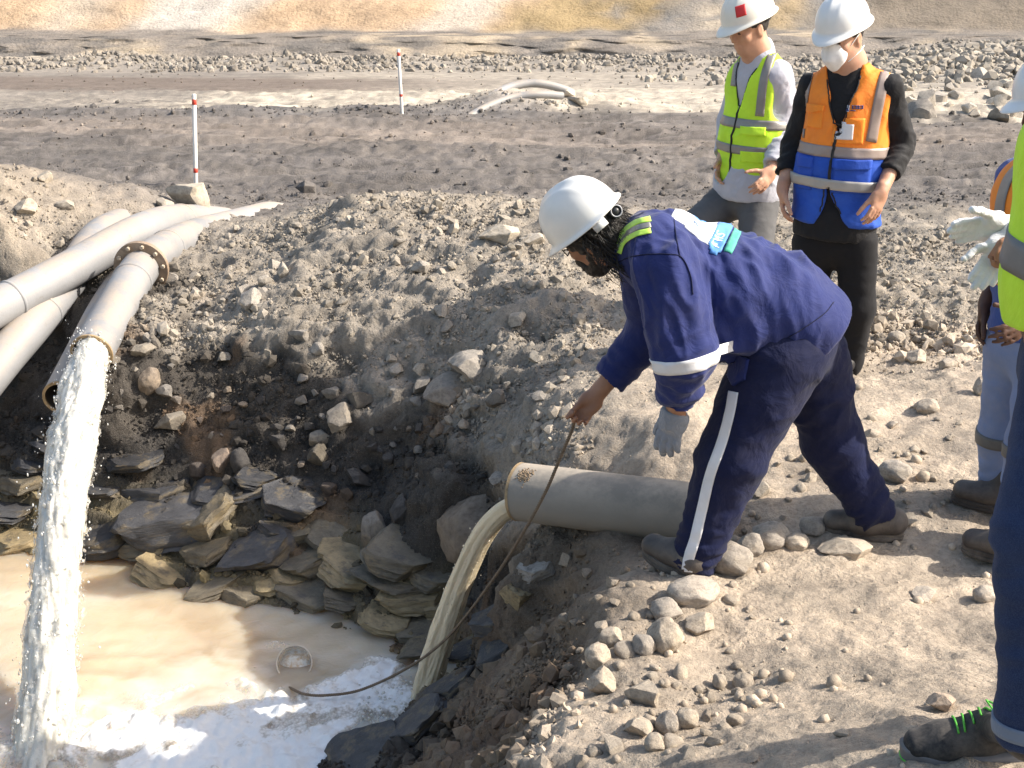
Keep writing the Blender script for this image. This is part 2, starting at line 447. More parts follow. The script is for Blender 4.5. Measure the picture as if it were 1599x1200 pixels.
# ------------------------------------------------------------------ ground colours (what the earth is made of, zone by zone)
def zone_colour(x, y, z):
    def C(*c): return np.array(c)[None, :]
    n1 = fbm2(x * 0.9 + 4, y * 0.9, 4); n2 = fbm2(x * 3.3, y * 3.3 + 9, 4); n3 = fbm2(x * 11, y * 11, 3)
    dust = C(.47, .388, .302); berm = C(.285, .25, .207); dark = C(.062, .054, .046); coal = C(.042, .040, .039); clay = C(.165, .125, .088)
    tan = C(.50, .44, .355); rutc = C(.155, .139, .127); path = C(.235, .198, .168)
    c = np.repeat(berm, len(x), 0)
    def mixin(c, col, w): w = np.clip(w, 0, 1)[:, None]; return c * (1 - w) + col * w
    plat = sstep(-0.1, 0.6, x - 0.12 * (y - 4) + 0.12 * n2) * sstep(8.8, 6.5, y + 0.4 * x + 0.8 * n1)
    c = mixin(c, dust, plat * (0.75 + 0.4 * n2))
    left = sstep(-2.2, -3.1, x + 0.3 * n2) * sstep(-0.1, 0.2, z)
    c = mixin(c, C(.335, .285, .228), left)
    # damp, coaly lower half of the berm face
    hh = z + 0.16 * n1 + 0.10 * n2 + 0.10 * (x + 1.0) * 0
    lowz = np.interp(x, [-4, -2.2, -1.2, -0.3, 0.4], [0.10, -0.03, -0.20, -0.42, -0.45])
    c = mixin(c, dark, sstep(lowz + 0.08, lowz - 0.14, hh) * sstep(8.6, 8.0, y))
    c = mixin(c, coal, sstep(-0.50, -0.75, z + 0.12 * n2) * (0.45 + 0.7 * n1))
    c = mixin(c, C(.235, .19, .105), sstep(-0.80, -1.02, z + 0.08 * n2) * (0.55 + 0.8 * n2))
    # the near bank: brown damp clay
    bank = sstep(0.55, 0.05, x - 0.13 * (y - 3.2) + 0.08 * n2) * sstep(5.0, 4.4, y + 0.1 * n1) * sstep(0.02, -0.10, z - 0.05 + 0.05 * n2)
    c = mixin(c, clay, bank * 0.9); c = mixin(c, C(.12, .085, .06), bank * sstep(0.0, 0.5, n2))
    c = mixin(c, coal, bank * sstep(-0.75, -1.0, z) * 0.8)
    trench = np.exp(-((x - 0.42) / 0.42) ** 2 - ((y - 4.45) / 0.25) ** 2)
    c = mixin(c, C(.10, .075, .055), trench * (0.5 + n2))
    rust = sstep(0.42, 0.62, fbm2(x * 2.1 + 31, y * 2.1 - 8, 3)) * sstep(0.0, -0.25, z) * (y < 8)
    c = mixin(c, C(.22, .135, .075), rust * 0.40)
    # pit floor
    fl = sstep(9.0, 11.0, y + 0.5 * n1 - 0.15 * np.maximum(x, 0) )
    c = mixin(c, rutc, fl)
    yy = y + 0.10 * x + 0.5 * n1
    c = mixin(c, path, fl * np.exp(-((yy - 16.4) / 1.1) ** 2) * 0.95)
    c = mixin(c, C(.125, .113, .106), fl * sstep(0.0, 0.5, noise2(x * 0.25, yy * 1.6)) * (1 - sstep(17, 18, yy)) * 0.65)
    c = mixin(c, C(.14, .13, .125), np.exp(-((yy - 18.6 - 0.04 * x) / 0.55) ** 2) * sstep(0.8, -0.4, x) * 0.85)
    tz = sstep(18.6, 19.8, yy + 0.3 * n1 + 0.7 * sstep(1, 6, x)) * (y > 14)
    c = mixin(c, tan, tz * (0.3 + 0.7 * sstep(-7.0, -4.5, x + n1)) * (0.8 + 0.4 * n2) * (1 - sstep(26.5, 28.5, yy) * 0.4))
    c = mixin(c, C(.30, .27, .24), np.exp(-((x + 0.15) / 0.8) ** 2 - ((y - 19.0) / 0.6) ** 2) * 0.8)
    droad = sstep(24.5, 26.5, yy + 0.6 * n1) * (1 - sstep(31, 33.5, yy + 0.06 * x)) * sstep(1.5, -5, x)
    c = mixin(c, C(.155, .125, .105), droad * 0.95)
    c = mixin(c, C(.27, .24, .205), sstep(36.5, 38.5, y + n1) * 0.85)
    c = mixin(c, C(.36, .31, .245), sstep(44, 47, y + n1) * (0.7 + n1))
    strk = noise2(x * 0.30 + 3, yy * 4.5) + 0.7 * noise2(x * 0.55, yy * 11 + 2); c = c * (1 + fl * (1 - sstep(19, 24, y)) * (0.42 * np.clip(strk, -1, 1) - 0.62 * sstep(0.30, 0.6, strk)))[:, None]
    v = 1 + 0.16 * n1 + 0.13 * n2 + 0.10 * n3
    return np.clip(c * v[:, None], 0.015, 0.75)
gcol = zone_colour(fx, fy, fz)
wet = sstep(-0.78, -1.02, fz) * (fy < 9)

t = NT('earth')
c = t.coord('Object')
colr = t.attr('zone')
f1 = t.noise(c, 9, 8, 0.68); f2 = t.noise(c, 55, 6, 0.7); f3 = t.noise(c, 240, 4, 0.6)
pebv = t.voro(c, 46, 'F1'); pebv2 = t.voro(c, 120, 'F1')
colr = t.mix(1.0, colr, t.ramp(f1, [(0.25, (.72, .72, .73)), (0.5, (1, 1, 1)), (0.78, (1.24, 1.22, 1.18))]), 'MULTIPLY')
colr = t.mix(1.0, colr, t.ramp(f2, [(0.25, (.70, .69, .68)), (0.52, (1, 1, 1)), (0.8, (1.22, 1.22, 1.22))]), 'MULTIPLY')
colr = t.mix(t.math('MULTIPLY', t.remap(f3, 0.55, 0.75), 0.35), colr, (.50, .45, .38))
peb = t.remap(pebv, 0.0, 0.55, 1.0, 0.0)
peb2 = t.remap(pebv2, 0.0, 0.5, 1.0, 0.0)
mask = t.remap(t.noise(c, 3.2, 4, 0.6), 0.42, 0.62)
n_ = t.bump(t.math('MULTIPLY', peb, mask), 0.55, 0.012)
n_ = t.bump(peb2, 0.45, 0.004, n_)
n_ = t.bump(f2, 0.8, 0.018, n_)
n_ = t.bump(f3, 0.55, 0.004, n_)
wetv = t.attr('wet', 'Fac')
t.set(colr, t.math('SUBTRACT', 0.93, t.math('MULTIPLY', wetv, 0.45)), n_)
t.b.inputs['Specular IOR Level'].default_value = 0.25
M_EARTH = t.m
g = mesh_np('ground', np.stack([fx, fy, fz], 1), gf, M_EARTH, attrs={'zone': gcol, 'wet': wet})
tag(g, kind='structure')

# ------------------------------------------------------------------ pit wall (bench and high face behind it)
nx_, ns_ = 360, 130
xs = np.linspace(-75, 75, nx_)
prof = np.array([(46.5, -2.6), (48.0, -2.12), (48.6, -1.85), (49.5, -1.52), (50.0, -1.45), (53.5, -1.58), (54.3, -1.48), (60, 1.6), (70, 7.6), (86, 17.5)])
sl = np.concatenate([[0], np.cumsum(np.linalg.norm(np.diff(prof, axis=0), axis=1))])
ss = np.concatenate([np.linspace(0, 9.5, 75), np.linspace(9.6, sl[-1], ns_ - 75)])
py_ = np.interp(ss, sl, prof[:, 0]); pz_ = np.interp(ss, sl, prof[:, 1])
X = np.repeat(xs[None], ns_, 0); SSm = np.repeat(ss[:, None], nx_, 1)
Yw = np.repeat(py_[:, None], nx_, 1); Zw = np.repeat(pz_[:, None], nx_, 1)
lowm = sstep(6.5, 8.5, SSm)
d = fbm2(X * 0.35, SSm * 0.35 + 2, 4) * 0.30
gul = (1 - np.abs(noise2(X * 0.30 + 0.25 * SSm + 7, SSm * 0.05))) * 0.45
Yw = Yw + 0.7 * noise2(X * 0.09, X * 0 + 2) + (d + gul) * lowm + (1 - lowm) * fbm2(X * 0.9, SSm * 1.3, 4) * 0.35
Zw = Zw + (1 - lowm) * fbm2(X * 0.5, SSm * 0.5 + 8, 3) * 0.06 * sstep(0.5, 1.5, SSm)
fxw, fyw, fzw, fsw = X.ravel(), Yw.ravel(), Zw.ravel(), SSm.ravel()
def wall_colour(x, s):
    n1 = fbm2(x * 0.16 + 0.10 * s + 2, s * 0.07, 4); n2 = fbm2(x * 0.7, s * 0.6, 4); n3 = fbm2(x * 2.2, s * 2.2, 3)
    def C(*c): return np.array(c)[None, :]
    peach = C(.50, .36, .235); white = C(.56, .505, .44); ochre = C(.37, .275, .15); grey = C(.215, .20, .185); dkg = C(.17, .165, .16); bench = C(.25, .22, .19)
    c = np.repeat(peach, len(x), 0)
    def mixin(c, col, w): w = np.clip(w, 0, 1)[:, None]; return c * (1 - w) + col * w
    xx = x - 0.45 * (s - 9) + 1.6 * n1
    c = mixin(c, white, np.exp(-((xx + 13.4) / 2.2) ** 4)); c = mixin(c, white, 0.75 * np.exp(-((xx + 2.5) / 1.6) ** 4)); c = mixin(c, C(.50, .45, .38), np.exp(-((xx + 19) / 1.8) ** 2) * 0.6)
    c = mixin(c, ochre, sstep(-1.5, 0.5, xx))
    c = mixin(c, grey, sstep(0.0, 0.5, n1 + 0.5 * n2) * sstep(0, 3, xx) * 0.8)
    c = mixin(c, grey, sstep(5.0, 6.5, xx)); c = mixin(c, C(.50, .42, .32), np.exp(-((xx - 8.0) / 1.2) ** 2) * 0.7); c = mixin(c, ochre, np.exp(-((xx - 11.0) / 1.4) ** 2) * 0.75)
    c = mixin(c, dkg, sstep(0.1, 0.45, n2) * sstep(3, 6, xx) * (1 - sstep(14.5, 17, xx)) * 0.8)
    c = mixin(c, C(.235, .195, .15), sstep(13, 16, xx) * 0.9)
    low = 1 - sstep(7.2, 8.4, s + 0.5 * n2)
    bc = np.repeat(bench, len(x), 0); bc = mixin(bc, C(.50, .41, .30), sstep(0.15, 0.5, fbm2(x * 0.30 + 9, s * 0.12, 3)) * 0.8); bc = mixin(bc, C(.175, .16, .145), sstep(0.1, 0.4, fbm2(x * 0.35, s * 0.9 + 5, 3)) * 0.9)
    c = c * (1 - low[:, None]) + bc * low[:, None]
    return np.clip(c * (1 + 0.10 * n2 + 0.14 * n3 + 0.16 * fbm2(x * 2.4 + 0.5 * s, s * 0.35 + 3, 3))[:, None], 0.03, 0.8)
wcol = wall_colour(fxw, fsw)
idx = np.arange(ns_ * nx_).reshape(ns_, nx_)
wf = np.stack([idx[:-1, :-1], idx[:-1, 1:], idx[1:, 1:], idx[1:, :-1]], -1).reshape(-1, 4)
t = NT('pit face')
c = t.coord('Object')
f1 = t.noise(c, 1.2, 8, 0.7); f2 = t.noise(c, 11, 6, 0.8)
vb = t.remap(t.voro(c, 6.0), 0.0, 0.6, 1.0, 0.0)
cc = t.mix(1.0, t.attr('zone'), t.ramp(f2, [(0.3, (.68, .68, .70)), (0.5, (1, 1, 1)), (0.75, (1.2, 1.19, 1.17))]), 'MULTIPLY')
n_ = t.bump(f1, 0.8, 0.35); n_ = t.bump(f2, 0.7, 0.08, n_); n_ = t.bump(vb, 0.3, 0.06, n_)
t.set(cc, 0.95, n_); t.b.inputs['Specular IOR Level'].default_value = 0.2
M_FACE = t.m
o = mesh_np('hillside', np.stack([fxw, fyw, fzw], 1), wf, M_FACE, attrs={'zone': wcol})
tag(o, kind='structure')
# ------------------------------------------------------------------ rocks
def ico(sub):
    bm = bmesh.new(); bmesh.ops.create_icosphere(bm, subdivisions=sub, radius=1.0)
    v = np.array([x.co[:] for x in bm.verts]); f = np.array([[x.index for x in p.verts] for p in bm.faces]); bm.free()
    return v, f
ICO = {k: ico(k) for k in (1, 2, 3, 4, 5)}
def rock_shape(seed, kind, sub=4):
    """round: cobble; angular: broken block; slab: layered flat piece"""
    r = np.random.default_rng(seed)
    v, f = ICO[sub]; v = v.copy()
    if kind == 'round':
        v *= 1 + 0.17 * fbm3(v * 0.9 + seed * 3.1, 2)[:, None]
        for k in range(11):
            n = r.normal(size=3); n /= np.linalg.norm(n); d = r.uniform(0.70, 0.93)
            h = np.maximum(0, v @ n - d); v = v - n * (h * 0.8)[:, None]
        v *= 1 + 0.05 * fbm3(v * 3 + seed, 3)[:, None] + 0.03 * fbm3(v * 9 + seed, 2)[:, None]
    elif kind == 'angular':
        for k in range(15):
            n = r.normal(size=3); n /= np.linalg.norm(n); d = r.uniform(0.42, 0.80)
            h = np.maximum(0, v @ n - d); v = v - n * (h * 0.97)[:, None]
        v /= np.abs(v).max(0)
        v *= 1 + 0.07 * fbm3(v * 2.2 + seed, 3)[:, None] + 0.02 * fbm3(v * 9 + seed, 2)[:, None]
    else:
        zz = v[:, 2].copy()
        nside = r.integers(4, 7); a0 = r.uniform(0, 6.28)
        for k in range(nside):
            a = a0 + 6.283 * (k + r.uniform(-0.25, 0.25)) / nside
            n = np.array((math.cos(a), math.sin(a), r.uniform(-0.35, 0.35))); n /= np.linalg.norm(n); d = r.uniform(0.55, 0.85)
            h = np.maximum(0, v @ n - d); v = v - n * (h * 0.97)[:, None]
        for sgn in (1, -1):
            n = np.array((r.uniform(-.15, .15), r.uniform(-.15, .15), sgn)); n /= np.linalg.norm(n)
            h = np.maximum(0, v @ n - 0.42); v = v - n * (h * 0.96)[:, None]
        v /= np.abs(v).max(0)
        # bedding: thin layers stand in and out
        lay = noise2(v[:, 2] * 4.5 + seed, v[:, 2] * 0 + seed * 0.7); lay = np.sign(lay) * np.sqrt(np.abs(lay))
        v[:, :2] *= (1 + 0.07 * lay + 0.05 * fbm3(v * 3 + seed, 3))[:, None]
        v[:, 2] += 0.16 * np.round(3 * fbm3(v * np.array((1.6, 1.6, 0.2)) + seed * 2, 2)) / 3 + 0.05 * fbm3(v * 6 + seed, 2)
    return v, f
def rock_mesh(name, seed, kind, sub):
    v, f = rock_shape(seed, kind, sub)
    me = bpy.data.meshes.new(name)
    me.from_pydata([tuple(x) for x in v], [], [tuple(int(i) for i in x) for x in f])
    me.polygons.foreach_set('use_smooth', np.full(len(me.polygons), kind == 'round' and True, dtype=bool))
    if kind != 'round':
        me.polygons.foreach_set('use_smooth', np.full(len(me.polygons), True, dtype=bool))
        try: me.set_sharp_from_angle(angle=math.radians(28))
        except Exception: pass
    return me
def M_rock(name, strata=False, wetness=0.0):
    t = NT(name); c = t.coord('Object')
    q = t.n('ObjectInfo')
    n1 = t.noise(c, 1.6, 6, 0.65); n2 = t.noise(c, 6.5, 6, 0.7); n3 = t.noise(c, 26, 4, 0.6)
    col = t.mix(1.0, q.outputs['Color'], t.ramp(n1, [(0.28, (.66, .65, .64)), (0.5, (1, 1, 1)), (0.72, (1.22, 1.19, 1.12))]), 'MULTIPLY')
    col = t.mix(1.0, col, t.ramp(n2, [(0.3, (.78, .78, .79)), (0.5, (1, 1, 1)), (0.75, (1.16, 1.15, 1.12))]), 'MULTIPLY')
    h = n2
    nrm = t.bump(n2, 0.55, 0.008)
    nrm = t.bump(n3, 0.5, 0.0025, nrm)
    if strata:
        sp = t.n('SeparateXYZ'); t.l(c, sp.inputs[0])
        mp = t.n('CombineXYZ'); t.l(t.math('MULTIPLY', sp.outputs[0], 0.12), mp.inputs[0]); t.l(t.math('MULTIPLY', sp.outputs[1], 0.12), mp.inputs[1]); t.l(sp.outputs[2], mp.inputs[2])
        ly = t.noise(mp.outputs[0], 9, 4, 0.7)
        nrm = t.bump(ly, 0.7, 0.012, nrm)
        oc = t.remap(t.noise(c, 1.1, 5, 0.7), 0.50, 0.66)
        col = t.mix(t.math('MULTIPLY', oc, 0.6), col, (.30, .22, .10))
        col = t.mix(t.math('MULTIPLY', t.remap(t.noise(c, 2.3, 5, 0.7), 0.55, 0.68), 0.7), col, (.045, .045, .05))
    # dust lying on the upward faces
    ge = t.n('NewGeometry'); sg = t.n('SeparateXYZ'); t.l(ge.outputs['Normal'], sg.inputs[0])
    up = t.math('MULTIPLY', t.remap(sg.outputs[2], 0.55, 1.0), t.remap(n2, 0.35, 0.65))
    if not strata: col = t.mix(t.math('MULTIPLY', up, 0.6), col, t.mix(0.75, (.42, .37, .31), q.outputs['Color']))
    t.set(col, 0.9 - wetness, nrm); t.b.inputs['Specular IOR Level'].default_value = 0.3 + wetness * 0.5
    return t.m
M_ROCK = M_rock('rock surface'); M_SLAB = M_rock('bedded rock', True, 0.38)
variants = {}
for kind, n in (('round', 5), ('angular', 7), ('slab', 6)):
    variants[kind] = []
    for k in range(n):
        me = rock_mesh('rock_' + kind, 31 * k + len(kind), kind, 4)
        me.materials.append(M_SLAB if kind == 'slab' else M_ROCK); variants[kind].append(me)
small_variants = {}
for kind in ('round', 'angular'):
    small_variants[kind] = []
    for k in range(7):
        me = rock_mesh('stone_' + kind, 57 * k + 5 + len(kind), kind, 3); me.materials.append(M_ROCK); small_variants[kind].append(me)
ROCKCOL = dict(grey=(.37, .34, .305), beige=(.50, .435, .345), dust=(.46, .405, .335), dark=(.062, .062, .066), coal=(.042, .042, .045), ochre=(.30, .235, .135), red=(.42, .33, .245), pink=(.56, .43, .33), pale=(.60, .53, .45), olive=(.165, .14, .10), clod=(.47, .405, .325))
_vi = {'round': 0, 'angular': 0, 'slab': 0}
rock_spots = []
def rock(px, py, w, h, kind, colr, label, name='rock', rot=None, tilt=(0, 0), depth=None, sink=0.25, group=None, at=None, var=None):
    """a rock whose middle is seen at a photo pixel; w, h its seen size in photo pixels"""
    p = at if at is not None else on_ground(px, py + h * 0.35)
    s = zc_of(p) / FPX
    if kind == 'slab': w *= 1.20; h *= 0.60
    sx, sz = w * s / 2, h * s / 2 * 1.05
    sy = (depth * s / 2) if depth else (sx + sz) / 2
    pool = variants[kind]; k = _vi[kind] if var is None else var; _vi[kind] += 1
    o = bpy.data.objects.new(name, pool[k % len(pool)]); COL.objects.link(o)
    o.scale = (sx, sy, sz); o.location = (p.x, p.y + sy * 0.35, p.z + sz * (1 - 2 * sink) * (0.9 if at is None else 0))
    if at is not None: o.location = at
    rz = rot if rot is not None else RNG.uniform(-0.5, 0.5)
    o.rotation_euler = (math.radians(tilt[0]), math.radians(tilt[1]), rz)
    cc = np.array(ROCKCOL[colr]); f = RNG.uniform(0.88, 1.12)
    if kind != 'slab' and p.y < 20: kz = .62 if p.z > -.1 or p.y < 4.6 else .38; cc = cc * kz + zone_colour(np.array([p.x]), np.array([p.y]), np.array([p.z]))[0] * (1 - kz)
    o.color = (cc[0] * f, cc[1] * f, cc[2] * f, 1)
    tag(o, label, 'rock', group)
    rock_spots.append((p.x, p.y, max(sx, sy)))
    return o
R = rock
# berm
R(745, 820, 128, 112, 'round', 'red', 'large rounded beige and reddish boulder under the mouth of the concrete pipe', 'boulder', rot=0.2, tilt=(0, 12), sink=0.30, var=1)
R(778, 752, 52, 26, 'angular', 'grey', 'flat grey stone wedged between the big boulder and the pipe mouth', rot=0.1)
R(300, 310, 84, 56, 'angular', 'beige', 'large square beige block on the berm crest at the foot of the nearer pole', 'boulder', rot=0.1, sink=0.08)
R(258, 318, 34, 30, 'angular', 'dust', 'small block against the side of the square beige block on the crest')
R(786, 362, 78, 44, 'angular', 'beige', 'broad pale block half buried at the berm top in front of the bending man', 'boulder', rot=0.2, sink=0.3)
R(836, 374, 50, 24, 'angular', 'dust', 'low rounded stone just beside the broad pale buried block')
R(388, 468, 40, 42, 'angular', 'grey', 'grey many faced stone on the sunlit slope below the flanged pipe', sink=0.2)
R(414, 436, 28, 26, 'angular', 'dust', 'small square stone just above the grey many faced stone')
R(440, 424, 26, 30, 'angular', 'dust', 'leaning chip beside the small square stone on the slope')
R(470, 522, 42, 32, 'angular', 'grey', 'grey block on the slope where the sun ends and the big shadow starts')
R(222, 545, 44, 32, 'angular', 'beige', 'sunlit beige wedge just beside the mouth of the gushing pipe', tilt=(0, -20))
R(232, 594, 38, 42, 'round', 'red', 'brown rounded stone below the beige wedge near the gushing pipe')
R(266, 660, 62, 34, 'angular', 'beige', 'pale tilted wedge stone lying on black earth above the ledge', tilt=(0, -22), sink=0.15)
R(348, 714, 36, 48, 'angular', 'pink', 'upright stone with an orange edge above the dark ledge', tilt=(0, 10))
R(374, 722, 36, 40, 'round', 'dark', 'dark round stone right next to the orange edged stone')
R(310, 742, 30, 28, 'round', 'dark', 'black lump at the back of the ledge under the pale wedge')
R(526, 652, 52, 52, 'angular', 'dust', 'light jagged block at the lower end of the big shadow', sink=0.2)
R(498, 682, 42, 34, 'angular', 'beige', 'crumbly yellowish lump just below the light jagged block')
R(492, 712, 40, 40, 'angular', 'olive', 'brown split stone under the crumbly yellowish lump')
R(520, 614, 36, 30, 'angular', 'grey', 'grey cube of stone just above the light jagged block')
R(740, 566, 80, 62, 'angular', 'grey', 'wide cracked grey slab in the shadow high on the berm', rot=0.3, tilt=(38, 8), sink=0.36)
R(700, 606, 84, 56, 'angular', 'grey', 'wide dark grey slab lying below the cracked slab in shadow', rot=-0.2, tilt=(38, -6), sink=0.36)
R(662, 598, 26, 44, 'angular', 'grey', 'narrow leaning chip left of the two shaded slabs', tilt=(0, 35))
R(616, 578, 28, 22, 'angular', 'grey', 'small pale chip in the middle of the big shadow')
R(583, 828, 48, 82, 'angular', 'grey', 'tall grey upright stone at the foot of the berm left of the boulder', sink=0.15, rot=0.1)
R(622, 800, 44, 56, 'angular', 'dark', 'dark upright stone between the tall grey stone and the boulder', tilt=(0, 14))
R(436, 690, 36, 30, 'angular', 'dark', 'dark stone in the black earth below the shadow')
R(560, 745, 50, 36, 'angular', 'dark', 'dark flat stone above the tall grey upright stone', tilt=(0, 15))
# trodden ground by the bending man's feet
R(1086, 928, 88, 46, 'round', 'grey', "flat oval cobble under the heel of the bending man's front foot", rot=0.1, sink=0.2)
R(1140, 876, 72, 58, 'round', 'grey', "round cobble just behind the front leg of the bending man", sink=0.2)
R(1172, 852, 44, 40, 'round', 'grey', 'small cobble leaning on the cobble behind the front leg')
R(1208, 838, 76, 42, 'round', 'grey', 'long cobble midway between the two feet of the bending man', sink=0.25)
R(1328, 856, 92, 44, 'angular', 'clod', "long low stone beneath the rear boot of the bending man", rot=0.15, sink=0.3)
R(1272, 824, 48, 34, 'round', 'grey', "stone touching the toe of the bending man's rear boot")
R(1246, 848, 42, 30, 'round', 'dust', 'small stone between the long cobble and the long low stone')
R(1398, 741, 52, 38, 'round', 'grey', "lone round grey stone behind the heel of the bending man's rear boot", sink=0.15)
R(1190, 762, 40, 34, 'angular', 'dust', 'brown clod seen between the legs of the bending man')
R(1038, 998, 54, 56, 'round', 'clod', 'ball shaped clod on the rim of the bank below the flat oval cobble', sink=0.15)
R(1040, 954, 56, 36, 'round', 'grey', 'cobble between the flat oval cobble and the ball shaped clod')
R(1006, 1008, 40, 36, 'round', 'grey', 'dark cobble tucked behind the ball shaped clod')
R(1088, 972, 56, 40, 'angular', 'clod', 'crumbling clod to the side of the ball shaped clod')
R(954, 992, 42, 48, 'angular', 'clod', 'topmost rough clod on the bank edge')
R(934, 1024, 42, 42, 'round', 'clod', 'round clod just below the topmost rough clod on the bank edge')
R(934, 1066, 58, 44, 'angular', 'clod', 'wide clod hanging over the bank edge under the round clod')
R(1008, 1078, 66, 62, 'angular', 'clod', 'biggest earth clod near the bank edge', sink=0.35)
R(1072, 1124, 38, 36, 'round', 'clod', 'round pebble like clod in the cluster below the biggest clod')
R(1044, 1132, 38, 40, 'round', 'grey', 'grey clod leaning on the pebble like clod')
R(1000, 1134, 52, 44, 'angular', 'clod', 'rough clod under the biggest earth clod')
R(1022, 1160, 36, 30, 'round', 'clod', 'small clod under the rough clod near the bank edge')
R(1124, 1064, 24, 26, 'round', 'clod', 'lone knob of earth among gravel beside the biggest clod')
R(1474, 1098, 48, 38, 'angular', 'pink', 'pinkish angular stone in front of the black sneaker', sink=0.15)
R(1447, 926, 44, 30, 'angular', 'pale', 'pale crumbly stone at the edge of the leg shadow', sink=0.3)
R(1541, 928, 42, 30, 'round', 'pale', 'pale round stone close to the jeans leg', sink=0.3)
R(1428, 556, 36, 30, 'angular', 'dust', 'biggest stone on the slope behind the rear foot')
R(1400, 528, 28, 24, 'round', 'dust', 'stone just above the biggest stone on the slope')
R(1482, 566, 32, 26, 'angular', 'dust', 'flat stone further along the slope by the hanging hand')
R(1448, 636, 40, 24, 'round', 'dust', 'half buried hump of stone on the sunny slope')
R(1530, 606, 26, 34, 'angular', 'dust', 'stone half hidden behind the pale blue trouser leg')
R(1316, 1146, 32, 18, 'angular', 'dust', 'small flat chip on smooth ground in front of the sneaker')
R(895, 322, 30, 24, 'angular', 'dark', 'dark lump on the pit floor behind the bending man')
R(478, 292, 36, 32, 'angular', 'dark', 'dark jagged clod on the pit floor beyond the berm')
R(72, 274, 30, 26, 'angular', 'beige', 'pale pyramid stone on the mound beyond the pipes')
R(38, 322, 40, 30, 'angular', 'beige', 'flat beige stone on the sunny mound near the frame edge')
R(100, 318, 32, 24, 'angular', 'dust', 'rough beige stone on the mound between the pyramid stone and the pipes')
# bedded ledge at the water
SL = lambda px, py, w, h, colr, label, **k: R(px, py, w, h, 'slab', colr, label, 'rock_slab', **k)
SL(262, 806, 150, 84, 'dark', 'biggest dark slab overhanging the water in the middle of the ledge', tilt=(8, -14), sink=0.25, depth=150)
SL(160, 830, 90, 70, 'coal', 'black broken slab right beside the falling white water', tilt=(4, -8), depth=120)
SL(322, 800, 96, 70, 'olive', 'olive slab with a sharp spear point in the middle of the ledge', tilt=(10, -30), depth=110)
SL(392, 862, 116, 72, 'dark', 'dark bluish slab with an ochre foot at the water', tilt=(14, -10), sink=0.2, depth=120)
SL(272, 890, 130, 46, 'ochre', 'yellow edged pointed slab reaching out over the brown water', tilt=(6, 12), sink=0.3, depth=130)
SL(338, 912, 110, 30, 'olive', 'thin dark wedge lying on the water line', tilt=(4, -16), depth=70)
SL(376, 926, 72, 48, 'olive', 'small olive block at the water line beside the thin wedge', tilt=(6, 6), depth=80)
SL(418, 908, 62, 46, 'ochre', 'ochre block above the small olive block', tilt=(8, -8), depth=80)
SL(486, 922, 124, 56, 'olive', 'broad grey brown block with its foot in the water', tilt=(10, 6), sink=0.25, depth=110)
SL(470, 876, 92, 50, 'olive', 'layered block sitting behind the broad grey brown block', tilt=(10, -8), depth=100)
SL(560, 888, 120, 46, 'ochre', 'ochre shelf stone stepping down to the water', tilt=(12, 12), depth=110)
SL(636, 856, 130, 60, 'olive', 'smooth muddy slab just left of the tan water jet', tilt=(22, 10), depth=120)
SL(644, 928, 100, 46, 'ochre', 'sunlit cracked slab next to the tan water jet', tilt=(10, -4), depth=90)
SL(600, 966, 84, 34, 'ochre', 'low yellow slab at the tip of the ledge', tilt=(6, 10), depth=80)
SL(658, 984, 96, 30, 'olive', 'thin layered slab behind the tan water jet', tilt=(6, -4), depth=80)
SL(668, 1014, 100, 26, 'olive', 'lowest thin slab at the water behind the tan jet', tilt=(4, 4), depth=70)
SL(432, 826, 60, 44, 'coal', 'small black blocky stone in the middle of the ledge', tilt=(8, 10), depth=60)
SL(470, 832, 54, 32, 'olive', 'rusty brown stone next to the small black blocky stone', tilt=(8, -6), depth=60)
SL(236, 762, 116, 36, 'dark', 'long thin dark slab along the back of the ledge', tilt=(8, -10), depth=90)
SL(350, 762, 130, 34, 'dark', 'flat slate slab behind the olive spear pointed slab', tilt=(10, -8), depth=100)
SL(452, 776, 100, 50, 'coal', 'black smooth slab at the foot of the black earth', tilt=(24, 8), depth=90)
SL(150, 770, 80, 34, 'dark', 'dark slab behind the white falling water', tilt=(4, 6), depth=90)
SL(28, 838, 76, 42, 'ochre', 'yellow stained slab beside the white falling water at the frame edge', tilt=(4, -6), depth=110)
SL(26, 788, 86, 36, 'dark', 'grey slab stacked on the yellow stained slab', tilt=(4, 4), depth=110)
SL(30, 748, 84, 34, 'olive', 'upper slab of the stack at the frame edge', tilt=(6, -6), depth=100)
SL(44, 720, 60, 30, 'coal', 'small black slab topping the stack at the frame edge', tilt=(6, 8), depth=80)
SL(766, 966, 70, 46, 'dark', 'blue black and yellow stone between the rope and the bank', tilt=(8, -20), depth=60)
SL(806, 916, 44, 82, 'ochre', 'ochre and white upright stone under the concrete pipe', tilt=(10, 30), depth=60)
SL(838, 880, 60, 44, 'grey', 'grey plate of rock in the bank beneath the concrete pipe', tilt=(20, -20), depth=60)
SL(782, 1010, 90, 40, 'coal', 'wet black slab at the foot of the near bank', tilt=(4, -35), depth=90)
SL(700, 1075, 90, 40, 'coal', 'wet black stone under the end of the tan jet', tilt=(4, -35), depth=80)
SL(566, 1172, 130, 52, 'coal', 'dark slab jutting into the foam at the lower bank', tilt=(4, -24), depth=120)
SL(650, 1130, 100, 50, 'dark', 'rough dark slab of the bank above the foam', tilt=(4, -35), depth=100)

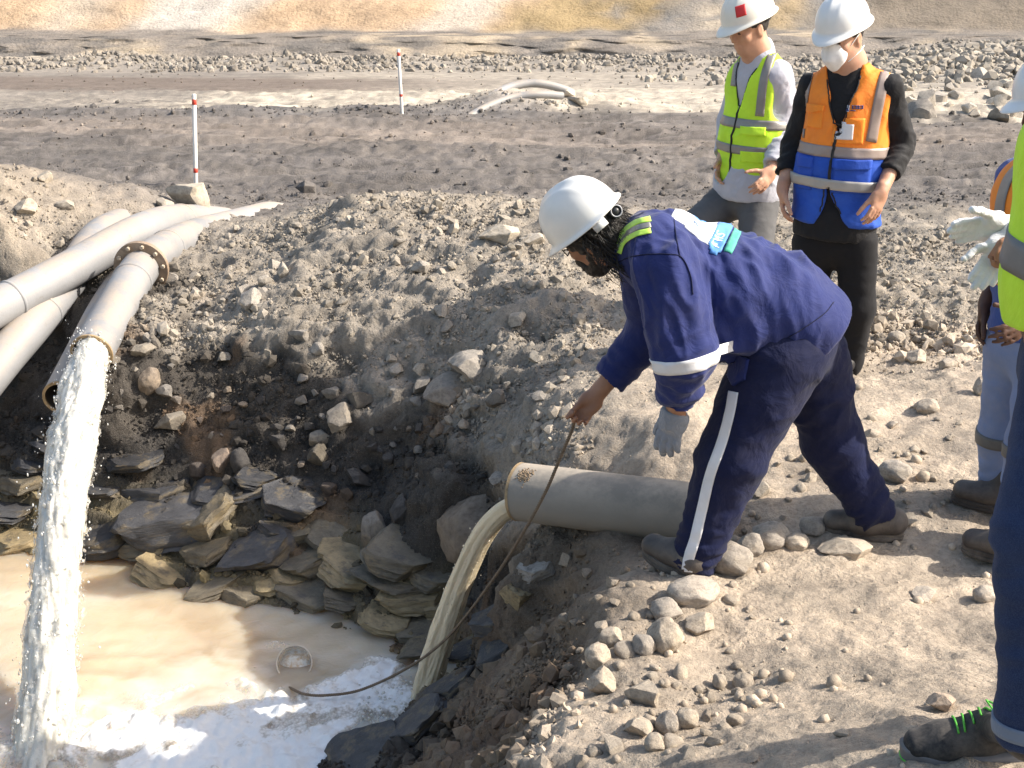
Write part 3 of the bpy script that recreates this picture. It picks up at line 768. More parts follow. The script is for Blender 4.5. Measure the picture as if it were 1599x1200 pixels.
SL(90, 700, 90, 30, 'dark', 'dark slab in the hollow behind the top of the falling white water', tilt=(6, 8), depth=80)
SL(206, 720, 90, 30, 'coal', 'black slab at the very back of the ledge under black earth', tilt=(10, -6), depth=80)
SL(400, 742, 70, 26, 'coal', 'thin black slab under the dark round stone', tilt=(12, 10), depth=70)
SL(228, 846, 110, 36, 'olive', 'olive shelf just under the biggest overhanging dark slab', tilt=(4, -10), depth=110)
SL(520, 838, 100, 34, 'olive', 'grey shelf rock left of the tall grey upright stone', tilt=(14, 10), depth=90)
SL(536, 866, 90, 30, 'ochre', 'thin ochre layer on the slope of the ledge below the upright stone', tilt=(14, 12), depth=80)
SL(606, 906, 120, 36, 'olive', 'long flat step of rock between the ochre shelf and the sunlit slab', tilt=(10, 10), depth=100)
SL(540, 930, 90, 30, 'olive', 'flat rock just right of the broad grey brown block', tilt=(8, 8), depth=90)
SL(690, 896, 90, 44, 'olive', 'muddy rock right behind the middle of the tan water jet', tilt=(18, 6), depth=90)
SL(320, 858, 80, 34, 'olive', 'brown wedge between the bluish slab and the spear pointed slab', tilt=(8, -18), depth=90)
SL(446, 902, 60, 28, 'ochre', 'small ochre step left of the layered block', tilt=(8, 8), depth=70)
SL(690, 945, 80, 36, 'ochre', 'yellowish ledge rock beside the lower part of the tan jet', tilt=(8, -8), depth=80)
SL(722, 1020, 80, 34, 'coal', 'black wet rock in the corner where bank and ledge meet', tilt=(6, -14), depth=80)

# ------------------------------------------------------------------ countable middling stones, by zone
strewn = []
def scatter(n, region, size, kinds, cols, label, group, name='stone', mind=0.7):
    k = 0; tries = 0
    while k < n and tries < n * 60:
        tries += 1
        px = RNG.uniform(region[0], region[2]); py = RNG.uniform(region[1], region[3])
        if len(region) > 4 and not region[4](px, py): continue
        p = on_ground(px, py)
        r = size[0] * (size[1] / size[0]) ** (RNG.random() ** 2.2) / 2
        if any((p.x - a) ** 2 + (p.y - b) ** 2 < (mind * (r + c_)) ** 2 for a, b, c_ in rock_spots): continue
        kd = kinds[RNG.integers(len(kinds))]
        pool = small_variants[kd]
        o = bpy.data.objects.new(name, pool[RNG.integers(len(pool))]); COL.objects.link(o)
        sc = r * RNG.uniform(0.7, 1.25, 3); sc[2] *= 0.8
        o.scale = sc; o.location = (p.x, p.y, p.z + sc[2] * RNG.uniform(0.0, 0.35))
        o.rotation_euler = RNG.uniform(-0.6, 0.6, 3); o.rotation_euler.z = RNG.uniform(0, 6.28)
        cc = np.array(ROCKCOL[cols[RNG.integers(len(cols))]]) * .45 + zone_colour(np.array([p.x]), np.array([p.y]), np.array([p.z]))[0] * .55; f = RNG.uniform(0.8, 1.1); o.color = (cc[0] * f, cc[1] * f, cc[2] * f, 1)
        tag(o, label, 'stone', group); rock_spots.append((p.x, p.y, r)); k += 1
        strewn.append((o, pix(o.location), sc, cc, name))
scatter(95, (180, 330, 880, 700, lambda x, y: y > 330 and not (x < 260 and y < 480)), (0.05, 0.13), ('angular',), ('grey', 'dust', 'grey', 'beige'), 'small angular grey stone strewn over the face of the berm', 'stones strewn over the berm')
scatter(50, (170, 600, 800, 830), (0.05, 0.13), ('angular',), ('dark', 'grey', 'dark', 'coal', 'red'), 'small dark broken stone on the damp foot of the berm', 'dark stones at the foot of the berm')
scatter(55, (880, 880, 1180, 1195, lambda x, y: x > 880 + (y - 880) * 0.02), (0.03, 0.075), ('round', 'angular'), ('clod', 'dust', 'clod'), 'small dry clod of earth along the rim of the bank', 'clods along the rim of the bank', 'clod', 0.8)
scatter(50, (1120, 640, 1500, 860), (0.03, 0.08), ('round', 'angular'), ('dust', 'clod', 'beige'), 'small dusty stone on the trodden ground around the rear boot', 'stones on the trodden ground')
scatter(34, (1395, 110, 1599, 192), (0.18, 0.5), ('angular',), ('grey', 'dust', 'beige', 'grey'), 'broken block in the far rubble heap beyond the track', 'blocks of the far rubble heap', 'block', 0.6)

# each of them gets a label of its own: what it looks like and how it lies to something easy to find
marks = [((300, 313), 'square beige block on the crest'), ((215, 420), 'bolted brown flange'), ((150, 545), 'gushing pipe mouth'), ((388, 468), 'grey many faced stone'), ((786, 362), 'broad pale buried block'), ((745, 820), 'big reddish boulder'), ((740, 566), 'cracked slab in the shadow'), ((526, 652), 'light jagged block'),
         ((583, 828), 'tall grey upright stone'), ((266, 660), 'pale tilted wedge stone'), ((348, 714), 'orange edged stone'), ((600, 430), 'middle of the sunlit berm slope'), ((900, 655), 'bare hand on the rope'), ((815, 735), 'wide pipe mouth'), ((1086, 928), 'flat oval cobble'), ((1038, 998), 'ball shaped clod'), ((1008, 1078), 'biggest earth clod'), ((1072, 1124), 'round pebble like clod'),
         ((1345, 820), 'rear boot of the bending man'), ((1208, 838), 'long cobble between the feet'), ((1398, 741), 'lone round grey stone'), ((1428, 556), 'biggest stone on the far slope'), ((1525, 505), 'hanging dark hand'), ((1050, 690), 'grey knit glove'), ((1190, 700), 'gap between the bending legs'), ((880, 1000), 'top of the bank edge'), ((900, 1150), 'foot of the bank edge'), ((1150, 1120), 'smooth ground by the bank'),
         ((1410, 150), 'black sleeve'), ((1585, 110), 'helmet at the frame edge'), ((1500, 150), 'middle of the far rubble heap'), ((470, 400), 'upper berm slope by the flanged pipe'), ((660, 640), 'shaded slope above the boulder'), ((440, 620), 'black earth of the berm')]
nth = ['nearest', 'second nearest', 'third nearest', 'fourth nearest', 'fifth nearest', 'sixth nearest', 'seventh nearest', 'eighth nearest', 'ninth nearest', 'tenth nearest'] + ['farther off'] * 60
slots = {}
for o, (qx, qy), sc, cc, nm in strewn:
    m_ = min(marks, key=lambda a: (a[0][0] - qx) ** 2 + (a[0][1] - qy) ** 2); dx, dy = qx - m_[0][0], qy - m_[0][1]
    rel = ('above' if dy < 0 else 'below') if abs(dy) > abs(dx) else ('left of' if dx < 0 else 'right of')
    slots.setdefault((m_[1], rel, nm), []).append((dx * dx + dy * dy, o, sc, cc))
for (mk_, rel, nm), lst in slots.items():
    for i, (d_, o, sc, cc) in enumerate(sorted(lst, key=lambda a: a[0])):
        shp = 'flat' if sc[2] < .62 * max(sc[0], sc[1]) else ('tall' if sc[2] > max(sc[0], sc[1]) else ('long' if max(sc[:2]) > 1.35 * min(sc[:2]) else 'stubby'))
        tone = 'dark' if cc[0] < .2 else ('brownish' if cc[0] - cc[2] > .14 else 'grey')
        lb = f'{tone} {shp} {nm}, the {nth[i]} one {rel} the {mk_}'
        o['label'] = lb if len(lb.split()) <= 16 else f'{tone} {nm}, the {nth[i]} {rel} the {mk_}'
# ------------------------------------------------------------------ gravel and crumbs nobody could count
cv, cf = ICO[1]
iv, if_ = ICO[1]
var20 = []
for k in range(16):
    r_ = np.random.default_rng(900 + k); v = iv * r_.uniform(0.62, 1.12, (len(iv), 1)); v = v * r_.uniform(0.6, 1.2, 3); var20.append(v)
var20 = np.array(var20)
OV = np.array([(1, 0, 0), (-1, 0, 0), (0, 1, 0), (0, -1, 0), (0, 0, 1), (0, 0, -1)], float); OF = np.array([(0, 2, 4), (2, 1, 4), (1, 3, 4), (3, 0, 4), (2, 0, 5), (1, 2, 5), (3, 1, 5), (0, 3, 5)])
varO = np.array([OV * RNG.uniform(.6, 1.3, (6, 1)) + RNG.normal(0, .25, (6, 3)) for k in range(16)])
varR = np.array([iv * (1 + 0.16 * fbm3(iv * 1.3 + 5.0 * k, 2))[:, None] * RNG.uniform(0.75, 1.15, 3) for k in range(16)])
def crumbs(name, pos, size, colr, mat, rounded=False, tiny=False):
    iv, if_ = (OV, OF) if tiny else ICO[1]; n = len(pos); vi = RNG.integers(len(var20), size=n)
    q = RNG.normal(size=(n, 4)); q /= np.linalg.norm(q, axis=1)[:, None]
    w, x, y, z = q.T
    Rm = np.stack([1 - 2 * (y * y + z * z), 2 * (x * y - z * w), 2 * (x * z + y * w), 2 * (x * y + z * w), 1 - 2 * (x * x + z * z), 2 * (y * z - x * w), 2 * (x * z - y * w), 2 * (y * z + x * w), 1 - 2 * (x * x + y * y)], 1).reshape(n, 3, 3)
    v = np.einsum('nij,nkj->nki', Rm, (varO[vi] if tiny else var20[vi] if not rounded else varR[vi])) * size[:, None, None] + pos[:, None, :]
    f = if_[None] + (np.arange(n) * len(iv))[:, None, None]
    o = mesh_np(name, v.reshape(-1, 3), f.reshape(-1, 3), mat, smooth=rounded, attrs={'zone': np.repeat(colr, len(iv), 0)})
    return tag(o, kind='stuff')
t = NT('crumbs'); c = t.coord('Object'); f2 = t.noise(c, 60, 4, 0.7)
t.set(t.mix(1.0, t.attr('zone'), t.ramp(f2, [(0.3, (.75, .75, .75)), (0.7, (1.2, 1.2, 1.18))]), 'MULTIPLY'), 0.95, t.bump(t.noise(c, 180, 3), 0.5, 0.004)); t.b.inputs['Specular IOR Level'].default_value = 0.2
M_CRUMB = t.m
def scatter_crumbs(name, n, ylo, yhi, smin, smax, power, dens, rounded=False, tiny=False):
    y = ylo * (yhi / ylo) ** RNG.random(n); x = RNG.uniform(-1, 1, n) * (0.9 + 0.50 * y)
    keep = RNG.random(n) < np.clip(dens(x, y), 0, 1)
    x = x[keep]; y = y[keep]; n = len(x)
    z = ground_h(x, y); ok = ~((z < WATER_Z - 0.02) & (y < 9)); x = x[ok]; y = y[ok]; z = z[ok]; n = len(x)
    s = smin * (smax / smin) ** (RNG.random(n) ** power)
    s = np.maximum(s, 0.0011 * y)
    colr = zone_colour(x, y, z) * RNG.uniform(0.78, 1.18, (n, 1))
    crumbs(name, np.stack([x, y, z + s * 0.2], 1), s, np.clip(colr, 0.02, 0.8), M_CRUMB, rounded, tiny)
clump = lambda x, y, f, o: sstep(-0.25, 0.45, fbm2(x * f + o, y * f - o, 3))
def d_near(x, y):
    ra = rough_amount(x, y)
    rim = np.exp(-((x - 0.12 - 0.13 * (y - 3.2) - 0.35) / 0.35) ** 2) * (y < 4.4)
    return (0.16 + 0.75 * rim + 0.3 * np.exp(-((y - 4.5) / .6) ** 2)) * (1 - sstep(0.5, 0.9, ra)) * (0.15 + 0.85 * clump(x, y, 2.2, 3))
face = lambda x, y: sstep(0.45, 0.9, rough_amount(x, y))
scatter_crumbs('debris', 110000, 2.6, 13.0, 0.0035, 0.055, 2.5, lambda x, y: face(x, y) * (0.10 + 0.95 * clump(x, y, 1.6, 3) ** 2))
scatter_crumbs('crumbs', 260000, 2.6, 12.5, 0.004, 0.013, 1.6, lambda x, y: face(x, y) * (0.35 + 0.65 * clump(x, y, 2.4, 13)), tiny=True)
scatter_crumbs('gravel', 18000, 1.7, 10.0, 0.0028, 0.030, 3.0, d_near, True)
scatter_crumbs('far_rubble', 20000, 37.0, 47.0, 0.04, 0.17, 2.0, lambda x, y: np.exp(-((y - 41) / 2.6) ** 2) * (0.35 + 0.65 * clump(x, y, 0.35, 8)))
scatter_crumbs('rubble_heap', 60000, 27.0, 38.0, 0.045, 0.22, 1.6, lambda x, y: np.exp(-((x - 12.5) / 4.5) ** 2 - ((y - 32.5) / 3.2) ** 2) * (0.4 + 0.6 * clump(x, y, 0.6, 2)))
def d_floor(x, y):
    yy = y + 0.10 * x + 0.5 * fbm2(x * 0.9 + 4, y * 0.9, 4); w = sstep(0.22, 0.6, noise2(x * 0.30 + 3, yy * 4.5) + 0.7 * noise2(x * 0.55, yy * 11 + 2))
    hill = np.exp(-((x + 0.15) / 1.2) ** 2 - ((y - 19.4) / 1.1) ** 2) + np.exp(-((x - 4.1) / 0.9) ** 2 - ((y - 20.4) / 0.9) ** 2) + np.exp(-((y - 18.6) / 0.5) ** 2) * sstep(2.0, -1.0, x) + 0.7 * np.exp(-((x - 12.5) / 4.0) ** 2 - ((y - 31) / 4.0) ** 2)
    return 0.02 + 0.40 * w * (y < 19) + 0.8 * hill
scatter_crumbs('loose_stones', 34000, 11.0, 36.0, 0.010, 0.060, 2.8, d_floor)
# ------------------------------------------------------------------ brown pool
wx = np.arange(-6.5, 0.6, 0.026); wy = np.arange(1.2, 7.4, 0.024)
XW, YW = np.meshgrid(wx, wy)
splash = [PZ(70, 1190, WATER_Z), PZ(645, 1112, WATER_Z)]
zw = fbm2(XW * 1.7, YW * 2.2, 3) * 0.010 + fbm2(XW * 5.0 + YW * 2, YW * 7, 3) * 0.0035
for (sp_, am, k) in ((splash[0], 0.022, 34.0), (splash[1], 0.018, 40.0)):
    r = np.sqrt((XW - sp_.x) ** 2 + (YW - sp_.y) ** 2)
    zw = zw + am * np.sin(r * k + 2.2 * fbm2(XW * 2.2, YW * 2.2, 2)) * np.exp(-r * 2.0) * (0.6 + noise2(XW * 2, YW * 2))
    zw = zw + am * 1.6 * np.exp(-(r / 0.30) ** 2) * fbm2(XW * 11, YW * 11, 3)
def foam_density(x, y):
    d = 0 * x
    for px, py, r, a in ((585, 1098, .22, 1.1), (520, 1120, .25, 1.1), (440, 1130, .26, 1.15), (360, 1165, .28, 1.15), (290, 1190, .24, 1.0), (450, 1190, .30, 1.25), (520, 1165, .20, 1.0), (400, 1060, .10, .55), (430, 1012, .07, .5), (180, 1205, .20, .8), (60, 1200, .26, .75), (635, 1105, .12, .9), (590, 1045, .09, .55), (640, 1062, .07, .5), (330, 1040, .14, .32), (230, 1080, .2, .25), (120, 1120, .25, .3), (350, 1240, .5, 1.2)):
        p = PZ(px, py, WATER_Z); r = r * 1.4; d = np.maximum(d, a * np.exp(-(((x - p.x) / (r * 1.25)) ** 2 + ((y - p.y) / r) ** 2)))
    w = fbm2(x * 2.6 + 1.3 * noise2(x * 3, y * 3), y * 2.6, 4)
    stre = 1 - np.abs(fbm2(x * 2.3 + 5 + 0.8 * noise2(x * 4, y * 4), y * 3.4, 3)) * 2.4
    return d + 0.55 * w * np.minimum(1, d * 2.2) + 0.22 * np.maximum(0, stre - 0.55) * np.minimum(1, d * 3)
zw = WATER_Z + zw
iw = np.arange(XW.size).reshape(XW.shape)
ff = np.stack([iw[:-1, :-1], iw[:-1, 1:], iw[1:, 1:], iw[1:, :-1]], -1).reshape(-1, 4)
fo = foam_density(XW, YW)
silt = 0.5 + 0.5 * fbm2(XW * 0.9 + 1.5 * noise2(XW * 0.7, YW * 0.7), YW * 1.6, 4)
t = NT('muddy water'); c = t.coord('Object')
sv = t.attr('silt', 'Fac')
n1 = t.noise(c, 1.8, 5, 0.6, 1.2)
col = t.ramp(t.math('ADD', t.math('MULTIPLY', sv, 0.6), t.math('MULTIPLY', n1, 0.4)), [(0.28, (.43, .335, .225)), (0.5, (.53, .43, .305)), (0.72, (.60, .51, .39))])
col = t.mix(t.remap(t.attr('scum', 'Fac'), 0.18, 0.75), col, (.72, .66, .56))
wv = t.noise(c, 9, 4, 0.6, 0.8); wv2 = t.noise(c, 30, 3, 0.6)
t.set(col, 0.16, t.bump(wv2, 0.12, 0.01, t.bump(wv, 0.18, 0.03)), Subsurface_Weight=1.0, Subsurface_Radius=(.36, .28, .18), Subsurface_Scale=1.0); t.b.inputs['Specular IOR Level'].default_value = 0.4
o = mesh_np('water', np.stack([XW.ravel(), YW.ravel(), zw.ravel()], 1), ff, t.m, attrs={'silt': silt.ravel(), 'scum': fo.ravel()})
tag(o, kind='structure')
# foam: a lumpy skin floating on the pool, broken up at its edge
fx_ = np.arange(-3.2, 0.1, 0.0115); fy_ = np.arange(2.9, 6.0, 0.0115)
XF, YF = np.meshgrid(fx_, fy_); fd = foam_density(XF, YF)
lump = np.abs(fbm2(XF * 7, YF * 7, 3)) * 0.030 + fbm2(XF * 26, YF * 26, 3) * 0.008
zf = WATER_Z - 0.012 + sstep(0.30, 0.8, fd) * (0.028 + lump) + fbm2(XF * 60, YF * 60, 2) * 0.003
iw = np.arange(XF.size).reshape(XF.shape)
qf = np.stack([iw[:-1, :-1], iw[:-1, 1:], iw[1:, 1:], iw[1:, :-1]], -1).reshape(-1, 4)
keep = (fd.ravel()[qf] > 0.28).any(1)
qf = qf[keep]; used, inv = np.unique(qf, return_inverse=True); qf = inv.reshape(-1, 4)
t = NT('foam'); c = t.coord('Object')
bub = t.voro(c, 70, 'F1'); bub2 = t.voro(c, 190, 'F1'); n1 = t.noise(c, 14, 5, 0.7)
av = t.math('ADD', t.attr('froth', 'Fac'), t.math('MULTIPLY', t.math('SUBTRACT', n1, 0.5), 0.7))
av = t.math('SUBTRACT', av, t.math('MULTIPLY', bub, 0.25))
t.l(t.remap(av, 0.30, 0.80), t.b.inputs['Alpha'])
t.set(t.ramp(av, [(0.35, (.68, .58, .45)), (0.62, (.74, .69, .62)), (0.9, (.79, .78, .76))]), 0.55, t.bump(bub2, 0.25, 0.003, t.bump(bub, 0.2, 0.008)), Subsurface_Weight=0.0)
o = mesh_np('foam', np.stack([XF.ravel(), YF.ravel(), zf.ravel()], 1)[used], qf, t.m, attrs={'froth': fd.ravel()[used]})
tag(o, kind='stuff')

# ------------------------------------------------------------------ pipes
def M_pipe(name, base, dust, amt, rough=0.55):
    t = NT(name); c = t.coord('Object')
    n1 = t.noise(c, 5, 7, 0.7); n2 = t.noise(c, 40, 4, 0.6); n3 = t.noise(c, 1.2, 4, 0.6)
    ge = t.n('NewGeometry'); sg = t.n('SeparateXYZ'); t.l(ge.outputs['Normal'], sg.inputs[0])
    up = t.math('MULTIPLY', t.remap(sg.outputs[2], 0.05, 0.75), t.remap(n1, 0.38, 0.56))
    col = t.mix(t.remap(n3, 0.35, 0.65), base, tuple(x * 0.72 for x in base))
    col = t.mix(t.math('MULTIPLY', up, amt), col, dust)
    st = t.remap(t.noise(c, 16, 6, 0.75), 0.60, 0.72)
    col = t.mix(t.math('MULTIPLY', st, 0.5), col, tuple(x * 0.55 for x in dust))
    t.set(col, rough, t.bump(n2, 0.25, 0.004, t.bump(n1, 0.2, 0.008))); t.b.inputs['Specular IOR Level'].default_value = 0.35
    return t.m
M_HDPE = M_pipe('dusty pale pipe', (.29, .29, .295), (.37, .31, .25), 0.8)
M_CONC = M_pipe('weathered pipe', (.27, .245, .21), (.44, .375, .30), 0.75, 0.75)
M_RIM = M_plain('brown pipe rim', (.33, .23, .12), 0.6, 0.3, 25, 0.4)
M_BORE = M_plain('dark pipe bore', (.06, .05, .04), 0.7)
M_FLANGE = M_plain('rusty flange', (.235, .165, .11), 0.7, 0.25, 20, 0.4, dirt=(.45, .37, .29), dirt_amt=0.7)
M_BOLT = M_plain('bolt', (.40, .33, .25), 0.55, 0.2, 60)
def pipe(name, path, r, mat, label, cat='pipe', group=None, mouth=True, wall=0.014, joints=(), n=36):
    """path runs from the mouth to the far end"""
    p0 = Vector(path[0]); root = empty(name, p0); tag(root, label, cat, group)
    pts = spline(path, 14)
    b = MB(); b.tube(pts, r, n, cap=False); b.build('pipe_wall', mat, root)
    if mouth:
        d = (pts[1] - pts[0]).normalized(); L = 0.0; k = 0
        while k < len(pts) - 1 and L < 0.6: L += (pts[k + 1] - pts[k]).length; k += 1
        b = MB(); b.tube(pts[:k], r - wall, n, cap=False); b.build('bore', M_BORE, root)
        b = MB(); b.lathe([(r + .0015, .010), (r + .0015, -.003), (r - wall - .001, -.003), (r - wall - .001, .010)], frame(p0, d), n); b.build('rim', M_RIM, root, smooth=False)
    for jt in joints:
        k = min(range(len(pts)), key=lambda i: abs(pix(pts[i])[0] - jt)); d = (pts[min(k + 1, len(pts) - 1)] - pts[max(k - 1, 0)]).normalized()
        b = MB(); b.lathe([(r + .0005, -.012), (r + .006, -.008), (r + .006, .008), (r + .0005, .012)], frame(pts[k], d), n); b.build('weld_bead', mat, root)
    return root, pts
r_p = 0.122
def over(px, py, clear):
    """point on the view ray that clears the ground by so much"""
    d = ray(px, py); t = np.linspace(2, 30, 2800); z = CAM_Z + d[2] * t; h = ground_h(d[0] * t, d[1] * t); k = int(np.argmax(z - h < clear))
    return Vector((d[0] * t[k], d[1] * t[k], z[k]))
pr, pp = pipe('pipe', [P(143, 552, 7.13), P(180, 485, 7.62), P(221, 418, 8.2), P(258, 389, 8.7), P(305, 367, 9.5), P(350, 355, 10.1), P(395, 343, 10.7), P(421, 337, 11.05), P(450, 340, 11.6)], r_p, M_HDPE, 'pale dusty pipe with a bolted brown flange gushing white water into the pool', joints=(208, 262))
fk = min(range(len(pp)), key=lambda i: abs(pix(pp[i])[0] - 221)); fd_ = (pp[fk + 1] - pp[fk - 1]).normalized()
FM = frame(pp[fk], fd_)
b = MB(); b.lathe([(r_p, -.018), (.178, -.018), (.180, -.015), (.180, .000), (.178, .002), (r_p, .002)], FM, 48); fl_ = b.build('flange', M_FLANGE, pr, smooth=False)
b = MB(); b.lathe([(r_p, .005), (.176, .005), (.178, .008), (.178, .020), (r_p, .022)], FM, 48); b.build('flange', M_FLANGE, pr, smooth=False)
for k in range(10):
    a = 2 * math.pi * k / 10 + 0.2
    b = MB(); Mb = FM @ Matrix.Translation((0.152 * math.cos(a), 0.152 * math.sin(a), -0.018)) @ Matrix.Rotation(math.pi, 4, 'X')
    b.lathe([(0, .020), (.012, .020), (.014, .017), (.014, .0)], Mb, 6); b.build('bolt', M_BOLT, fl_, smooth=False)
pipe('pipe', [P(-330, 690, 6.7), P(-160, 575, 7.1), P(-60, 512, 7.4), P(0, 478, 7.65), P(100, 426, 8.12), P(200, 370, 8.75), P(255, 348, 9.3), P(300, 344, 9.9), P(338, 346, 10.4), P(364, 349, 10.75), P(400, 355, 11.3)], r_p, M_HDPE, 'pale pipe crossing on top of the others and running out past the frame edge', joints=(282, 20))
pipe('pipe', [P(-170, 790, 6.45), P(-70, 655, 6.95), P(0, 566, 7.42), P(64, 492, 7.87), P(110, 432, 8.42), P(150, 374, 9.1), P(186, 352, 9.6), P(222, 343, 10.1), P(262, 341, 10.5), P(300, 342, 11.0)], r_p, M_HDPE, 'pale pipe lying beneath the crossing pipe with one dark joint line', joints=(66,))
pipe('pipe', [P(97, 622, 6.98), P(128, 560, 7.40), P(165, 486, 7.97), P(195, 440, 8.5), P(225, 414, 8.95)], 0.112, M_HDPE, 'lower empty pipe whose dark mouth shows behind the white gushing water')
# the short wide pipe under the bending man
c0, c1 = P(812, 768, 4.80), P(1066, 801, 4.45)
dd = (c1 - c0)
pr, pp = pipe('concrete_pipe', [c0, c0 + dd * 0.33, c0 + dd * 0.66, c1, c0 + dd * 1.10 + Vector((0, 0, -.03)), c0 + dd * 1.2 + Vector((0, .0, -.09))], 0.119, M_CONC, 'wide grey brown pipe at the feet of the bending man spilling tan water', wall=0.016, n=56)
st = MB(); rc = random.Random(3); ax_ = dd.normalized()   # crusted lump of dried mud near the mouth
for k in range(150):
    a = rc.gauss(0, 1) * .017; h_ = rc.gauss(0, 1) * .017; q0 = c0 + ax_ * (.065 + a); rad = (Vector((0.0, -.55, .83)) + Vector((0, -.8, -.5)) * h_ * 9).normalized(); rad = (rad - ax_ * rad.dot(ax_)).normalized()
    s_ = rc.uniform(.0025, .0060); v0, f0 = ICO[1]; st.add([q0 + rad * .1175 + Vector(v) * s_ for v in v0 * (1 + .3 * np.sin(k + v0[:, [1, 2, 0]] * 5))], [tuple(map(int, f)) for f in f0])
so_ = st.build('mud_crust', M_plain('dried mud', (.25, .18, .115), .95, .3, 40, .4), pr); so_['kind'] = 'stuff'
# far pipes on the heap
pipe('far_pipe', [P(742, 172, 18.9), P(762, 156, 19.3), P(790, 139, 19.7), P(822, 131, 19.9), P(850, 132, 20.0), P(878, 139, 20.1), P(894, 146, 20.2)], 0.062, M_HDPE, 'farther upper pale pipe arching over the heap on the pit floor', mouth=False, group=None)
pipe('far_pipe', [P(728, 186, 18.3), P(760, 168, 18.6), P(800, 153, 18.95), P(840, 148, 19.1), P(878, 150, 19.3)], 0.058, M_HDPE, 'lower pale pipe lying along the front of the heap on the pit floor', mouth=False)
R(884, 146, 30, 16, 'angular', 'dust', 'block at the end of the upper far pipe on the heap')
R(905, 158, 46, 18, 'angular', 'beige', 'flat pale block beside the far pipes on the heap')

# ------------------------------------------------------------------ falling water
def M_jet(name, base, rough, tr, sss):
    t = NT(name); c = t.coord('Object')
    n1 = t.noise(c, 28, 4, 0.65); n2 = t.noise(c, 90, 3, 0.6)
    col = t.mix(t.remap(n1, 0.3, 0.7), tuple(x * 0.90 for x in base), base)
    t.set(col, rough, t.bump(n2, 0.4, 0.005, t.bump(n1, 0.4, 0.014)), Transmission_Weight=tr, IOR=1.33, Subsurface_Weight=sss, Subsurface_Radius=(.05, .045, .035), Subsurface_Scale=1.0)
    return t.m
M_WHITE = M_jet('white water', (.66, .635, .56), 0.14, 0.06, 0.7)
M_TAN = M_jet('silty jet', (.72, .61, .43), 0.12, 0.0, 0.4)
def jet(name, path, radii, mat, label, turb, ribs, nl=260, na=84, seed=0):
    pts = spline(path, 24); m = len(pts); rr = np.interp(np.linspace(0, 1, nl), np.linspace(0, 1, len(radii)), radii)
    A = np.array([p[:] for p in pts]); s_ = np.linspace(0, m - 1, nl); i0 = np.minimum(s_.astype(int), m - 2); fr = (s_ - i0)[:, None]
    C_ = A[i0] * (1 - fr) + A[i0 + 1] * fr
    T = np.gradient(C_, axis=0); T /= np.linalg.norm(T, axis=1)[:, None]
    ref = np.array((0, 1.0, 0.2)); N = np.cross(np.cross(T, ref), T); N /= np.linalg.norm(N, axis=1)[:, None]; B = np.cross(T, N)
    L = np.concatenate([[0], np.cumsum(np.linalg.norm(np.diff(C_, axis=0), axis=1))])
    th = np.linspace(0, 2 * math.pi, na, endpoint=False)
    SL_, TH_ = np.meshgrid(L, th, indexing='ij'); prog = SL_ / L[-1]
    q = np.stack([np.cos(TH_).ravel() * 1.2, np.sin(TH_).ravel() * 1.2, SL_.ravel()], 1)
    if ribs:
        w = fbm3(q * np.array((1.4, 1.4, 0.9)) + seed, 2).reshape(SL_.shape) * 0.16 + np.abs(fbm3(q * np.array((2.6, 2.6, 1.6)) + seed + 5, 2)).reshape(SL_.shape) * 0.10
        w = w + 0.26 * prog * np.abs(noise3(q * np.array((3, 3, 8.0)) + seed)).reshape(SL_.shape)
    else:
        w = fbm3(q * np.array((1.6, 1.6, 3)) + seed, 3).reshape(SL_.shape) * 0.22 + (1 - np.abs(fbm3(q * np.array((3.0, 3.0, 6)) + seed, 3, 0.5))).reshape(SL_.shape) * 0.16 - .08
    w = w * turb * (0.35 + 0.65 * np.minimum(1, prog * 5))
    rad = rr[:, None] * (1 + w)
    V = C_[:, None, :] + (N[:, None, :] * np.cos(TH_)[..., None] * 0.8 + B[:, None, :] * np.sin(TH_)[..., None]) * rad[..., None]
    ii = np.arange(nl * na).reshape(nl, na); f = np.stack([ii[:-1], np.roll(ii[:-1], -1, 1), np.roll(ii[1:], -1, 1), ii[1:]], -1).reshape(-1, 4)
    root = empty(name, Vector(path[0])); tag(root, label, 'water jet')
    mesh_np('water_column', V.reshape(-1, 3), f, mat, root)
    return root, C_, rr, N, B, T
jr, C1, rr1, N1, B1, T1 = jet('water_jet', [P(152, 536, 7.28), P(144, 556, 7.1), P(130, 600, 6.8), P(112, 700, 6.25), P(98, 800, 5.75), P(88, 900, 5.35), P(80, 1000, 5.05), P(72, 1100, 4.8), P(62, 1215, 4.56)],
    [.100, .112, .136, .140, .128, .112, .108, .110, .125], M_WHITE, 'thick white frothing water gushing from the flanged pipe into the brown pool', 0.85, False, 360, 84, 3)
